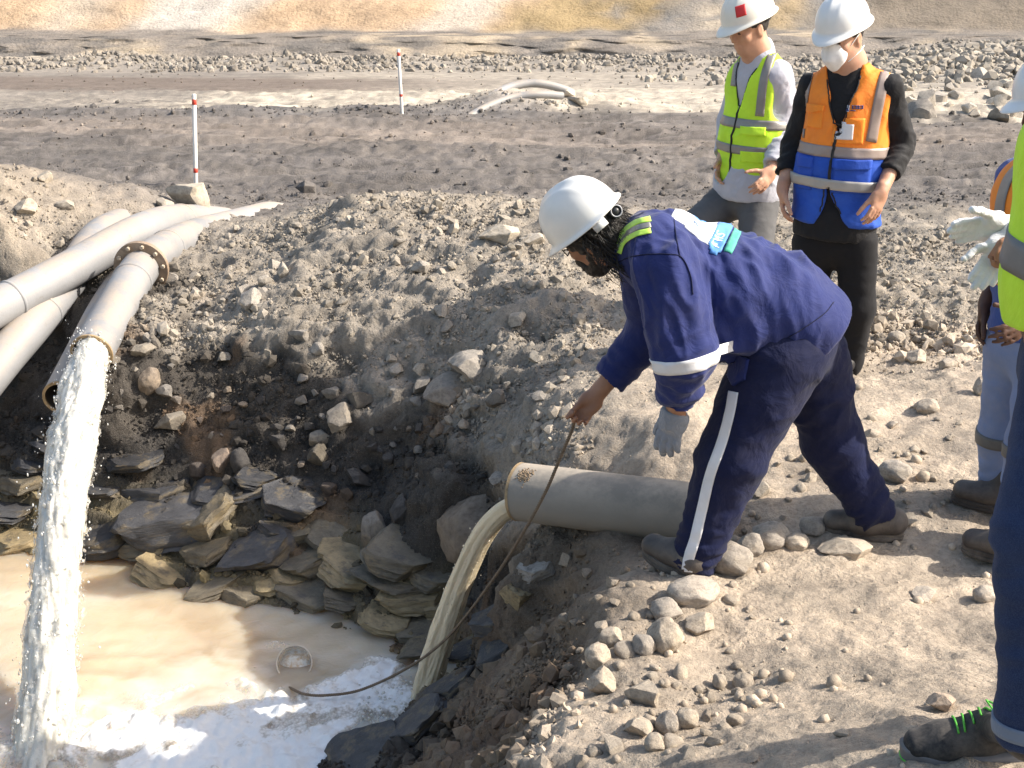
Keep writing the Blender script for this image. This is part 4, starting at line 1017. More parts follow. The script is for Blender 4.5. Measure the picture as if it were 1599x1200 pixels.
def shell(parent, C_, rr, N, B, T, mat, seed, na=110, grow=(1.04, 1.22), amp=.32):
    """ragged outer skin of thrown water round a jet"""
    nl = len(C_); th = np.linspace(0, 2 * math.pi, na, endpoint=False); L = np.concatenate([[0], np.cumsum(np.linalg.norm(np.diff(C_, axis=0), axis=1))])
    SL_, TH_ = np.meshgrid(L, th, indexing='ij'); prog = SL_ / L[-1]
    q = np.stack([np.cos(TH_).ravel() * 1.3, np.sin(TH_).ravel() * 1.3, SL_.ravel()], 1)
    n1 = fbm3(q * np.array((2.6, 2.6, 6)) + seed, 4, .6).reshape(SL_.shape); rad = rr[:, None] * (grow[0] + (grow[1] - grow[0]) * prog) * (1 + amp * n1)
    V = C_[:, None, :] + (N[:, None, :] * np.cos(TH_)[..., None] * 0.8 + B[:, None, :] * np.sin(TH_)[..., None]) * rad[..., None]
    ii = np.arange(nl * na).reshape(nl, na); f = np.stack([ii[:-1], np.roll(ii[:-1], -1, 1), np.roll(ii[1:], -1, 1), ii[1:]], -1).reshape(-1, 4)
    hole = noise3(q * np.array((3.4, 3.4, 10)) + seed + 9) + .35 * noise3(q * np.array((8, 8, 24)) + seed) + .12 * n1.ravel()
    keep = (hole[f] > .02).all(1) & (prog.ravel()[f] > .04).all(1); f = f[keep]; used, inv = np.unique(f, return_inverse=True)
    o = mesh_np('thrown_water', V.reshape(-1, 3)[used], inv.reshape(-1, 4), mat, parent); o['kind'] = 'stuff'
def droplets(parent, n, spread, size, mat, C_, rr, N, B, name='droplets', lo=0.05, surf=False):
    k = (RNG.uniform(lo, 1, n) * (len(C_) - 1)).astype(int); a = RNG.uniform(0, 6.28, n)
    dist = rr[k] * ((1.0 + RNG.exponential(spread, n)) if not surf else RNG.uniform(0.92, 1.16, n))
    pos = C_[k] + N[k] * (np.cos(a) * dist * 0.8)[:, None] + B[k] * (np.sin(a) * dist)[:, None]
    s = size[0] * (size[1] / size[0]) ** RNG.random(n) ** 1.5
    v0, f0 = ICO[1]
    el = np.stack([RNG.uniform(0.7, 1.2, n), RNG.uniform(0.7, 1.2, n), RNG.uniform(0.9, 2.2, n)], 1)
    v = v0[None] * (s[:, None] * el)[:, None, :] + pos[:, None, :]
    f = f0[None] + (np.arange(n) * len(v0))[:, None, None]
    o = mesh_np(name, v.reshape(-1, 3), f.reshape(-1, 3), mat, parent); o['kind'] = 'stuff'
t = NT('clear spray'); c = t.coord('Object'); t.set((.97, .95, .90), 0.05, t.bump(t.noise(c, 60, 4, .6), .4, .008), Transmission_Weight=.75, IOR=1.33); t.b.inputs['Alpha'].default_value = .5; M_SPRAY = t.m
shell(jr, C1, rr1, N1, B1, T1, M_SPRAY, 4, 110, (1.0, 1.16), .22)
droplets(jr, 1700, 0.22, (.0015, .0060), M_WHITE, C1, rr1, N1, B1)
droplets(jr, 350, 0.02, (.003, .009), M_WHITE, C1, rr1, N1, B1, 'froth_lumps', 0.06, True)
jr, C2, rr2, N2, B2, T2 = jet('water_jet', [P(830, 783, 4.82), P(803, 790, 4.83), P(778, 806, 4.86), P(752, 838, 4.90), P(729, 884, 4.94), P(709, 935, 4.97), P(691, 990, 4.99), P(674, 1045, 5.0), P(655, 1125, 5.02)],
    [.046, .042, .043, .045, .047, .050, .054, .056, .056], M_TAN, 'tan silty water curving down from the wide grey brown pipe to the foam', 0.9, True, 300, 90, 9)
droplets(jr, 200, 0.10, (.0015, .0040), M_TAN, C2, rr2, N2, B2, lo=0.3)
# splash crown where the jets meet the pool
def splash_ring(parent, p, r, n, mat):
    a = RNG.uniform(0, 6.28, n); d = r * np.sqrt(RNG.random(n)) * 1.3; h = RNG.exponential(0.035, n) * (1.4 - d / (r * 1.3))
    pos = np.stack([p.x + np.cos(a) * d, p.y + np.sin(a) * d, WATER_Z + 0.01 + h], 1); s = RNG.uniform(.002, .008, n)
    v0, f0 = ICO[1]; v = v0[None] * s[:, None, None] + pos[:, None, :]; f = f0[None] + (np.arange(n) * len(v0))[:, None, None]
    o = mesh_np('splash', v.reshape(-1, 3), f.reshape(-1, 3), mat, parent); o['kind'] = 'stuff'
splash_ring(jr, splash[1], 0.2, 420, M_WHITE)

# ------------------------------------------------------------------ rope and the clear vessel at its end
t = NT('rope fibre'); c = t.coord('Object')
t.set(t.mix(t.noise(c, 60, 4, 0.7), (.075, .05, .032), (.30, .22, .145)), 0.85, t.bump(t.noise(c, 300, 3), 0.6, 0.003)); M_ROPE = t.m
rp = spline([P(897, 655, 4.40), P(893, 672, 4.41), P(876, 712, 4.43), P(852, 768, 4.45), P(818, 830, 4.50), P(770, 905, 4.62), P(702, 992, 4.84), P(640, 1041, 4.95), PZ(565, 1077, -1.135), PZ(510, 1086, -1.15), PZ(475, 1084, -1.16), PZ(452, 1074, -1.20)], 60)
root = empty('rope', rp[0]); tag(root, 'thin brown twisted rope running from the bare hand down to the foam', 'rope')
for s_ in range(3):
    pts = []; N = None; L = 0
    for i, p in enumerate(rp):
        a = rp[max(i - 1, 0)]; b_ = rp[min(i + 1, len(rp) - 1)]; T = (b_ - a).normalized()
        N = T.orthogonal().normalized() if N is None else (N - T * N.dot(T)).normalized(); Bv = T.cross(N); L += (rp[i] - rp[max(i - 1, 0)]).length
        ph = L * 190 + s_ * 2.094
        pts.append(p + (N * math.cos(ph) + Bv * math.sin(ph)) * 0.0034)
    b = MB(); b.tube(pts, 0.0036, 6); b.build('strand', M_ROPE, root)
t = NT('clear plastic'); t.set((.93, .90, .84), 0.08, None, Transmission_Weight=0.85, IOR=1.3); t.b.inputs['Alpha'].default_value = 0.55; M_CLEAR = t.m
vc = PZ(460, 1036, WATER_Z + 0.03); VM = frame(vc, (0.05, -0.75, 0.66))
vr = empty('clear_vessel', vc); tag(vr, "round clear vessel half sunk in the brown water near the rope's end", 'vessel')
b = MB(); b.lathe([(.074, -.10), (.080, -.04), (.083, .0), (.083, .012), (.079, .012), (.078, 0), (.074, -.05)], VM, 40); b.build('vessel_wall', M_CLEAR, vr)
t = NT('vessel lip'); t.set((.62, .53, .42), 0.25); b = MB(); b.tube([VM @ Vector((.083 * math.cos(a), .083 * math.sin(a), .012)) for a in np.linspace(0, 2 * math.pi, 40, endpoint=False)], 0.004, 8, closed=True); b.build('lip', t.m, vr)
t = NT('churned water'); c = t.coord('Object'); t.set(t.ramp(t.noise(c, 40, 4, 0.7), [(0.4, (.62, .45, .28)), (0.6, (.82, .76, .66))]), 0.25, t.bump(t.noise(c, 60, 3), 0.5, 0.01))
b = MB(); b.lathe([(0.0, -.018), (.03, -.020), (.055, -.028), (.074, -.04)], VM, 32); b.build('water_inside', t.m, vr)

# ------------------------------------------------------------------ marker poles
M_PW = M_plain('pole white', (.74, .71, .66), 0.5, 0.08, 8, dirt=(.45, .38, .30), dirt_amt=0.5)
M_PR = M_plain('pole red', (.55, .06, .035), 0.5, 0.12, 20)
def pole(top, bot, bands, w, Y, label):
    a = P(*bot, Y); b_ = P(*top, Y); L = (b_ - a).length; d = (b_ - a).normalized(); r = w * zc_of(a) / FPX / 2
    root = empty('marker_pole', a); tag(root, label, 'marker pole', 'red and white marker poles')
    m = MB(); m.lathe([(r, -.15), (r, L - .004), (r * .8, L), (0, L)], frame(a, d), 16); m.build('shaft', M_PW, root)
    for f0, f1 in bands:
        m = MB(); m.lathe([(r + .0003, f0 * L), (r + .0015, f0 * L + .001), (r + .0015, f1 * L - .001), (r + .0003, f1 * L)], frame(a, d), 16); m.build('red_band', M_PR, root)
pole((303, 147), (306, 291), ((.885, .945), (.15, .20)), 6.5, 12.85, 'nearer red banded white marker pole behind the square beige block')
pole((622, 77), (628, 181), ((.90, .955), (.29, .33)), 5.0, 18.4, 'farther red banded white marker pole in front of the pit wall')
# ------------------------------------------------------------------ smooth bodies: blended solids turned into one continuous surface
V3 = lambda p: np.array((p[0], p[1], p[2]), dtype=np.float64)
def nrm(v): v = V3(v); return v / np.linalg.norm(v)
def cap(a, b, ra, rb, k=.02): return ('cap', V3(a), V3(b), ra, rb, k)
def ecap(a, b, ra, rb, side, f, k=.03): return ('ecap', V3(a), V3(b), ra, rb, nrm(side), f, k)
def ell(c, r, Rm=None, k=.02): return ('ell', V3(c), V3(r), np.eye(3) if Rm is None else np.array(Rm), k)
def cut(p): return ('cut', p)
def plane(p, n, k=.004): return ('plane', V3(p), nrm(n), k)      # removes what lies on the n side
def boxp(c, half, Rm, rd=.01, k=.01): return ('box', V3(c), V3(half), np.array(Rm), rd, k)
def _bb(p):
    if p[0] == 'cap': r = max(p[3], p[4]); return np.minimum(p[1], p[2]) - r, np.maximum(p[1], p[2]) + r
    if p[0] == 'ecap': r = max(p[3], p[4]) * max(1, p[6]); return np.minimum(p[1], p[2]) - r, np.maximum(p[1], p[2]) + r
    if p[0] == 'ell': r = np.max(p[2]); return p[1] - r, p[1] + r
    if p[0] == 'box': r = np.linalg.norm(p[2]) + p[4]; return p[1] - r, p[1] + r
    if p[0] == 'cut': return _bb(p[1])
    return None
def _dist(p, X, Y, Z):
    if p[0] in ('cap', 'ecap'):
        a, b = p[1], p[2]; ba = b - a; l2 = ba @ ba + 1e-12
        x = X - a[0]; y = Y - a[1]; z = Z - a[2]
        t = np.clip((x * ba[0] + y * ba[1] + z * ba[2]) / l2, 0, 1)
        x = x - t * ba[0]; y = y - t * ba[1]; z = z - t * ba[2]
        if p[0] == 'ecap':
            s, f = p[5], p[6]; q = (x * s[0] + y * s[1] + z * s[2]) * (1 / f - 1)
            x = x + s[0] * q; y = y + s[1] * q; z = z + s[2] * q
        return np.sqrt(x * x + y * y + z * z) - (p[3] + (p[4] - p[3]) * t)
    if p[0] == 'ell':
        c, r, R = p[1], p[2], p[3]; x = X - c[0]; y = Y - c[1]; z = Z - c[2]
        u = (x * R[0, 0] + y * R[1, 0] + z * R[2, 0]); v = (x * R[0, 1] + y * R[1, 1] + z * R[2, 1]); w = (x * R[0, 2] + y * R[1, 2] + z * R[2, 2])
        k0 = np.sqrt((u / r[0]) ** 2 + (v / r[1]) ** 2 + (w / r[2]) ** 2); k1 = np.sqrt((u / r[0] ** 2) ** 2 + (v / r[1] ** 2) ** 2 + (w / r[2] ** 2) ** 2) + 1e-9
        return k0 * (k0 - 1) / k1
    if p[0] == 'box':
        c, hf, R, rd = p[1], p[2], p[3], p[4]; x = X - c[0]; y = Y - c[1]; z = Z - c[2]
        u = np.abs(x * R[0, 0] + y * R[1, 0] + z * R[2, 0]) - hf[0] + rd; v = np.abs(x * R[0, 1] + y * R[1, 1] + z * R[2, 1]) - hf[1] + rd; w = np.abs(x * R[0, 2] + y * R[1, 2] + z * R[2, 2]) - hf[2] + rd
        return np.sqrt(np.maximum(u, 0) ** 2 + np.maximum(v, 0) ** 2 + np.maximum(w, 0) ** 2) + np.minimum(np.maximum(u, np.maximum(v, w)), 0) - rd
def solid(prims, h):
    """list of shapes -> (vertices, quads) of the blended surface, by surface nets on a grid of step h"""
    bbs = [_bb(p) for p in prims if p[0] not in ('cut', 'plane')]
    lo = np.min([b[0] for b in bbs], 0) - 3 * h; hi = np.max([b[1] for b in bbs], 0) + 3 * h
    n = np.ceil((hi - lo) / h).astype(int) + 1
    ax = [(lo[i] + h * np.arange(n[i])).astype(np.float32) for i in range(3)]
    F = np.full(n, 0.5, np.float32)
    for p in prims:
        if p[0] == 'plane':
            d = ((ax[0][:, None, None] - p[1][0]) * p[2][0] + (ax[1][None, :, None] - p[1][1]) * p[2][1] + (ax[2][None, None, :] - p[1][2]) * p[2][2]).astype(np.float32)
            F = np.maximum(F, d); continue
        q = p[1] if p[0] == 'cut' else p; k = q[-1]
        b = _bb(q); i0 = np.maximum(np.floor((b[0] - lo - k - 2 * h) / h).astype(int), 0); i1 = np.minimum(np.ceil((b[1] - lo + k + 2 * h) / h).astype(int) + 1, n)
        if np.any(i1 <= i0): continue
        sl = tuple(slice(i0[i], i1[i]) for i in range(3))
        X = ax[0][sl[0]][:, None, None]; Y = ax[1][sl[1]][None, :, None]; Z = ax[2][sl[2]][None, None, :]
        d = _dist(q, X, Y, Z).astype(np.float32); f = F[sl]
        if p[0] == 'cut':
            d = -d; m = np.maximum(k - np.abs(f - d), 0) / k; F[sl] = np.maximum(f, d) + m * m * k * 0.25
        else:
            m = np.maximum(k - np.abs(f - d), 0) / k; F[sl] = np.minimum(f, d) - m * m * k * 0.25
    return nets(F, lo, h)
def nets(F, lo, h):
    ins = F < 0
    c = ins[:-1, :-1, :-1].astype(np.int8)
    tot = np.zeros(c.shape, np.int8)
    for a in (0, 1):
        for b in (0, 1):
            for d in (0, 1):
                tot += ins[a:F.shape[0] - 1 + a, b:F.shape[1] - 1 + b, d:F.shape[2] - 1 + d]
    act = (tot > 0) & (tot < 8)
    I = np.argwhere(act); cid = np.full(act.shape, -1, np.int32); cid[act] = np.arange(len(I))
    acc = np.zeros((len(I), 3)); cnt = np.zeros(len(I))
    cr = [(a, b, d) for a in (0, 1) for b in (0, 1) for d in (0, 1)]
    vals = {q: F[I[:, 0] + q[0], I[:, 1] + q[1], I[:, 2] + q[2]] for q in cr}
    for q in cr:
        for axx in range(3):
            if q[axx]: continue
            q2 = list(q); q2[axx] = 1; q2 = tuple(q2); v0, v1 = vals[q], vals[q2]
            m = (v0 < 0) != (v1 < 0); t = np.where(m, v0 / np.where(m, v0 - v1, 1), 0)
            pos = np.array(q, float)[None] + np.zeros((len(I), 1)); pos[:, axx] += t
            acc[m] += pos[m]; cnt[m] += 1
    V = (I + acc / np.maximum(cnt, 1)[:, None]) * h + lo
    quads = []
    for axx in range(3):
        s0 = [slice(None)] * 3; s1 = [slice(None)] * 3; s0[axx] = slice(0, -1); s1[axx] = slice(1, None)
        ch = ins[tuple(s0)] != ins[tuple(s1)]; E = np.argwhere(ch)
        u, w = [(1, 2), (2, 0), (0, 1)][axx]
        ok = (E[:, u] > 0) & (E[:, w] > 0) & (E[:, u] < F.shape[u] - 1) & (E[:, w] < F.shape[w] - 1); E = E[ok]
        if not len(E): continue
        def cell(du, dw): q = E.copy(); q[:, u] += du; q[:, w] += dw; return cid[q[:, 0], q[:, 1], q[:, 2]]
        Q = np.stack([cell(-1, -1), cell(0, -1), cell(0, 0), cell(-1, 0)], 1)
        flip = ~ins[E[:, 0], E[:, 1], E[:, 2]]; Q[flip] = Q[flip][:, ::-1]
        quads.append(Q[(Q >= 0).all(1)])
    return V, np.concatenate(quads)
def vnormals(V, Q):
    n = np.cross(V[Q[:, 2]] - V[Q[:, 0]], V[Q[:, 3]] - V[Q[:, 1]]); N = np.zeros_like(V)
    for k in range(4):
        for a in range(3): N[:, a] += np.bincount(Q[:, k], n[:, a], len(V))
    return N / (np.linalg.norm(N, axis=1)[:, None] + 1e-12)
def relax(V, Q, it=1, lam=0.5):
    for _ in range(it):
        A = np.zeros_like(V); c = np.zeros(len(V))
        for k in range(4):
            j = Q[:, (k + 1) % 4]; i = Q[:, k]
            for a in range(3):
                A[:, a] += np.bincount(i, V[j, a], len(V)) + np.bincount(j, V[i, a], len(V))
            c += np.bincount(i, minlength=len(V)) + np.bincount(j, minlength=len(V))
        V = V + lam * (A / np.maximum(c, 1)[:, None] - V)
    return V
def folds(V, Q, fields, seed=0):
    """cloth folds: fields are (a, b, reach, amplitude, folds per metre along the limb, folds per metre round it)"""
    N = vnormals(V, Q); disp = np.zeros(len(V)); ws = np.zeros(len(V)) + 1e-6
    for i, (a, b, reach, amp, fa, fc) in enumerate(fields):
        a = V3(a); b = V3(b); ba = b - a; t = np.clip((V - a) @ ba / (ba @ ba), 0, 1); d = np.linalg.norm(V - a - t[:, None] * ba, axis=1)
        w = np.exp(-(d / reach) ** 2)
        T = nrm(ba); U = nrm(np.cross(T, (0.31, 0.77, 0.55))); Wv = np.cross(T, U)
        al, u, v = V @ T, V @ U, V @ Wv
        skew = 0.35
        q = np.stack([(al + skew * u) * fa, u * fc, v * fc], 1) + seed + i * 7.7
        q = q + 0.35 * noise3(q * 0.6 + 3.1)[:, None]
        f = 1 - 2.2 * np.abs(noise3(q)); f2 = 1 - 2.2 * np.abs(noise3(q * 2.1 + 5))
        disp += w * amp * (f * 0.8 + f2 * 0.35 - 0.35); ws += w
    return V + N * (disp / np.maximum(ws, 0.35))[:, None]
def garment(name, prims, h, mat, parent, fields=None, seed=0, smooth_it=1, attrs=None):
    V, Q = solid(prims, h); V = relax(V, Q, smooth_it)
    if fields: V = folds(V, Q, fields, seed); V = relax(V, Q, 1, 0.35)
    at = attrs(V) if attrs else None
    o = mesh_np(name, V, Q, mat, parent, True, at)
    return o, BVHTree.FromPolygons([Vector(v) for v in V], [tuple(map(int, q)) for q in Q])

# patches of cloth, tape, print laid on a garment
def pieces(name, vs, fs, mat, parent, smooth=True, min_share=.12):
    """one object for each connected piece"""
    par = list(range(len(vs)))
    def find(i):
        while par[i] != i: par[i] = par[par[i]]; i = par[i]
        return i
    for f in fs:
        r = find(f[0])
        for j in f[1:]: par[find(j)] = r
    groups = {}
    for f in fs: groups.setdefault(find(f[0]), []).append(f)
    last = None
    for g in sorted(groups.values(), key=len, reverse=True):
        if len(g) < min_share * len(fs): continue
        ids = sorted({i for f in g for i in f}); mp = {i: k for k, i in enumerate(ids)}
        o = mesh_np(name, np.array([vs[i][:] for i in ids]), [tuple(mp[i] for i in f) for f in g], mat, parent, smooth)
        last = last or o
    return last

def patch(name, bvh, c, right, up, w, h, mat, parent, off=.003, thick=.004, n=(14, 14), shape=None, reach=0.22, warp=None):
    right = Vector(right).normalized(); up = Vector(up); up = (up - right * up.dot(right)).normalized(); nv = right.cross(up)
    nx, ny = n; top = []; hit = np.zeros((ny + 1, nx + 1), int) - 1; bot = []
    for j in range(ny + 1):
        for i in range(nx + 1):
            u, v = (i / nx - .5), (j / ny - .5)
            if warp: u, v = warp(u, v)
            p = Vector(c) + right * (u * w) + up * (v * h) + nv * reach
            loc, no, ix, ds = bvh.ray_cast(p, -nv, reach * 2.2)
            if loc is None: continue
            if no.dot(nv) < 0: no = -no
            hit[j, i] = len(top); top.append(loc + no * off); bot.append(loc - no * (thick))
    fs = []; m = len(top)
    if m < 4: return None
    cells = {}
    for j in range(ny):
        for i in range(nx):
            q = (hit[j, i], hit[j, i + 1], hit[j + 1, i + 1], hit[j + 1, i])
            if min(q) < 0 or (shape and not shape((i + .5) / nx - .5, (j + .5) / ny - .5)): continue
            # skip cells stretched over a gap
            if max((top[q[a]] - top[q[(a + 1) % 4]]).length for a in range(4)) > 4.5 * max(w / nx, h / ny): continue
            cells[(i, j)] = q; fs.append(q)
    for (i, j), q in list(cells.items()):
        for (di, dj, a, b) in ((0, -1, 0, 1), (1, 0, 1, 2), (0, 1, 2, 3), (-1, 0, 3, 0)):
            if (i + di, j + dj) not in cells: fs.append((q[b], q[a], q[a] + m, q[b] + m))
    return pieces(name, top + bot, fs, mat, parent)
def band(name, bvh, c, axis, w, mat, parent, rmax=.3, off=.004, n=64, rows=4, arc=(0, 360), tilt=0.0):
    """a strip of tape all round a limb or torso"""
    M = frame(c, axis); top = []; bot = []; ok = []
    full = arc[1] - arc[0] >= 360
    for k in range(n if full else n + 1):
        a = math.radians(arc[0] + (arc[1] - arc[0]) * k / n); dr = M.to_3x3() @ Vector((math.cos(a), math.sin(a), 0))
        for j in range(rows + 1):
            o_ = M @ Vector((0, 0, (j / rows - .5) * w)); loc, no, ix, ds = bvh.ray_cast(o_ + dr * rmax, -dr, rmax)
            if loc is None: loc = o_ + dr * 0.02; ok.append(False)
            else: ok.append(True)
            top.append(loc + dr * off); bot.append(loc - dr * 0.003)
    fs = []; R1 = rows + 1; m = len(top); K = n if full else n + 1
    for k in range(n):
        k2 = (k + 1) % K
        for j in range(rows):
            q = (k * R1 + j, k * R1 + j + 1, k2 * R1 + j + 1, k2 * R1 + j)
            if not all(ok[i] for i in q): continue
            if max((top[q[a]] - top[q[(a + 1) % 4]]).length for a in range(4)) > .07: continue
            fs.append((q[0], q[3], q[2], q[1]))
            if j == 0: fs.append((q[0], q[0] + m, q[3] + m, q[3]))
            if j == rows - 1: fs.append((q[2], q[2] + m, q[1] + m, q[1]))
    if not fs: return None
    return pieces(name, top + bot, fs, mat, parent)
def piping(name, bvh, pts, r, mat, parent, nv=None):
    """thin cord sewn along points snapped to the garment"""
    out = []
    for p in spline(pts, 10):
        loc, no, ix, ds = bvh.find_nearest(p)
        out.append(loc + no * r * 0.3)
    b = MB(); b.tube(out, r, 6); return b.build(name, mat, parent)
def text_patch(name, bvh, txt, c, right, up, size, mat, parent, off=.005, reach=.22):
    cu = bpy.data.curves.new('lettering', 'FONT'); cu.body = txt; cu.size = size; cu.align_x = 'CENTER'; cu.align_y = 'CENTER'
    o = bpy.data.objects.new('lettering', cu); COL.objects.link(o); bpy.context.view_layer.update()
    me = bpy.data.meshes.new_from_object(o.evaluated_get(bpy.context.evaluated_depsgraph_get())); bpy.data.objects.remove(o)
    bm = bmesh.new(); bm.from_mesh(me); bpy.data.meshes.remove(me)
    bmesh.ops.triangulate(bm, faces=bm.faces[:])
    for _ in range(2):
        long_e = [e for e in bm.edges if e.calc_length() > size * 0.18]
        if long_e: bmesh.ops.subdivide_edges(bm, edges=long_e, cuts=1); bmesh.ops.triangulate(bm, faces=bm.faces[:])
    right = Vector(right).normalized(); up = Vector(up); up = (up - right * up.dot(right)).normalized(); nv = right.cross(up)
    vs = []
    for v in bm.verts:
        p = Vector(c) + right * v.co.x + up * v.co.y; loc, no, ix, ds = bvh.ray_cast(p + nv * reach, -nv, reach * 2.2)
        vs.append((loc + nv * off) if loc is not None else p)
    fs = [tuple(x.index for x in f.verts) for f in bm.faces]; bm.free()
    return mesh_np(name, np.array([v[:] for v in vs]), fs, mat, parent, False)

# ------------------------------------------------------------------ anatomy
def hand(wr, F, N, T, curl=(.3, .35, .25), s=1.0, thumb=(.55, .8, .3), spread=.06, per=None, puff=0.0):
    """palm, four fingers and thumb; F along the fingers, N out of the palm, T to the thumb side"""
    F = nrm(F); N = V3(N); N = nrm(N - F * (N @ F)); T = V3(T); T = nrm(T - F * (T @ F) - N * (T @ N)); wr = V3(wr)
    P_ = lambda f, t, n=0: wr + (F * f + T * t + N * n) * s
    out = [ecap(P_(-.03, 0), P_(.02, 0), (.021 + puff) * s, (.019 + puff) * s, T, 1.3, .015), ecap(P_(.02, 0), P_(.074, .0), (.0165 + puff) * s, (.013 + puff) * s, T, 2.5, .018),
           ell(P_(.038, .024, .010), np.array((.024, .016, .015)) * s + puff, np.stack([F, T, N], 1), .015), ell(P_(.035, -.022, .006), np.array((.028, .013, .012)) * s + puff, np.stack([F, T, N], 1), .015)]
    for i, (bf, bt, L, r) in enumerate(((.086, .028, .072, .0092), (.090, .0092, .080, .0095), (.086, -.0102, .074, .0090), (.077, -.0285, .058, .0080))):
        c = per[i] if per else curl
        p = P_(bf, bt, -.001); a = 0.0; lat = (1.4 - i) * spread
        for q, (sg, cu_) in enumerate(zip((.46, .30, .24), c)):
            a += cu_; d = nrm(F * math.cos(a) + N * math.sin(a) + T * lat * math.cos(a)); e = p + d * L * sg * s
            out.append(cap(p, e, (r * (1.06 - .10 * q) + puff) * s, (r * (.98 - .10 * q) + puff) * s, .0035)); p = e
    b = P_(.028, .026, .008); d = nrm(F * thumb[0] + T * thumb[1] + N * thumb[2])
    for q, sg in enumerate((.046, .034, .026)):
        e = b + d * sg * s; out.append(cap(b, e, (.0125 - .0012 * q + puff) * s, (.0112 - .0012 * q + puff) * s, .008 if q == 0 else .004)); b = e; d = nrm(d + F * .30 + N * .10)
    return out
def head_axes(fwd, up):
    f = nrm(fwd); u = V3(up); u = nrm(u - f * (u @ f)); l = np.cross(u, f); return f, l, u
def head(O, fwd, up, s=1.0):
    f, l, u = head_axes(fwd, up); O = V3(O); Rm = np.stack([f, l, u], 1)
    A = lambda x, y, z: O + (f * x + l * y + u * z) * s
    E = lambda c, r, k=.02: ell(A(*c), np.array(r) * s, Rm, k)
    out = [E((-.008, 0, .040), (.098, .078, .092)), E((.030, 0, -.030), (.066, .062, .080), .03), E((.058, 0, -.088), (.026, .027, .024), .035), cap(A(.0, .045, -.055), A(.050, .018, -.092), .022 * s, .018 * s, .03), cap(A(.0, -.045, -.055), A(.050, -.018, -.092), .022 * s, .018 * s, .03),
           cap(A(.086, -.034, .028), A(.086, .034, .028), .0115 * s, .0115 * s, .018), E((.068, .040, -.020), (.022, .024, .020), .025), E((.068, -.040, -.020), (.022, .024, .020), .025),
           cap(A(.092, 0, .018), A(.109, 0, -.026), .0085 * s, .0125 * s, .014), cap(A(.098, .012, -.033), A(.098, -.012, -.033), .0085 * s, .0085 * s, .008)]
    out += [cut(E((.104, .031, .008), (.017, .017, .011), .012)), cut(E((.104, -.031, .008), (.017, .017, .011), .012)), E((.082, .031, .006), (.0125, .0145, .0125), .004), E((.082, -.031, .006), (.0125, .0145, .0125), .004)]
    out += [cap(A(.091, -.019, -.060), A(.091, .019, -.060), .0065 * s, .0065 * s, .008), cap(A(.089, -.015, -.071), A(.089, .015, -.071), .0072 * s, .0072 * s, .007), cut(cap(A(.104, -.020, -.0655), A(.104, .020, -.0655), .0065 * s, .0065 * s, .004))]
    for sg in (1, -1):
        out += [ell(A(-.006, .078 * sg, -.004), np.array((.020, .0095, .033)) * s, Rm, .010), cut(ell(A(-.001, .089 * sg, .0), np.array((.010, .006, .019)) * s, Rm, .006))]
    return out, A, Rm
def face_bits(A, parent, brow, s=1.0, shut=0.5):
    """eyebrows and eyes, small pieces set on the face"""
    for sg in (1, -1):
        b = MB(); b.tube([A(.098 - .007 * abs(t - .3), sg * (.014 + .030 * t), .030 + .006 * math.sin(3 * t)) for t in np.linspace(0, 1, 7)], [.003, .0045, .005, .005, .0045, .004, .002], 6); b.build('eyebrow', brow, parent)
        b = MB(); b.tube([A(.0935 - .004 * abs(t - .5) * 2, sg * (.019 + .025 * t), .003 + .0035 * math.sin(math.pi * t)) for t in np.linspace(0, 1, 7)], [.0012, .003, .0042, .0046, .0042, .003, .0012], 6); b.build('eye', M_EYE, parent)
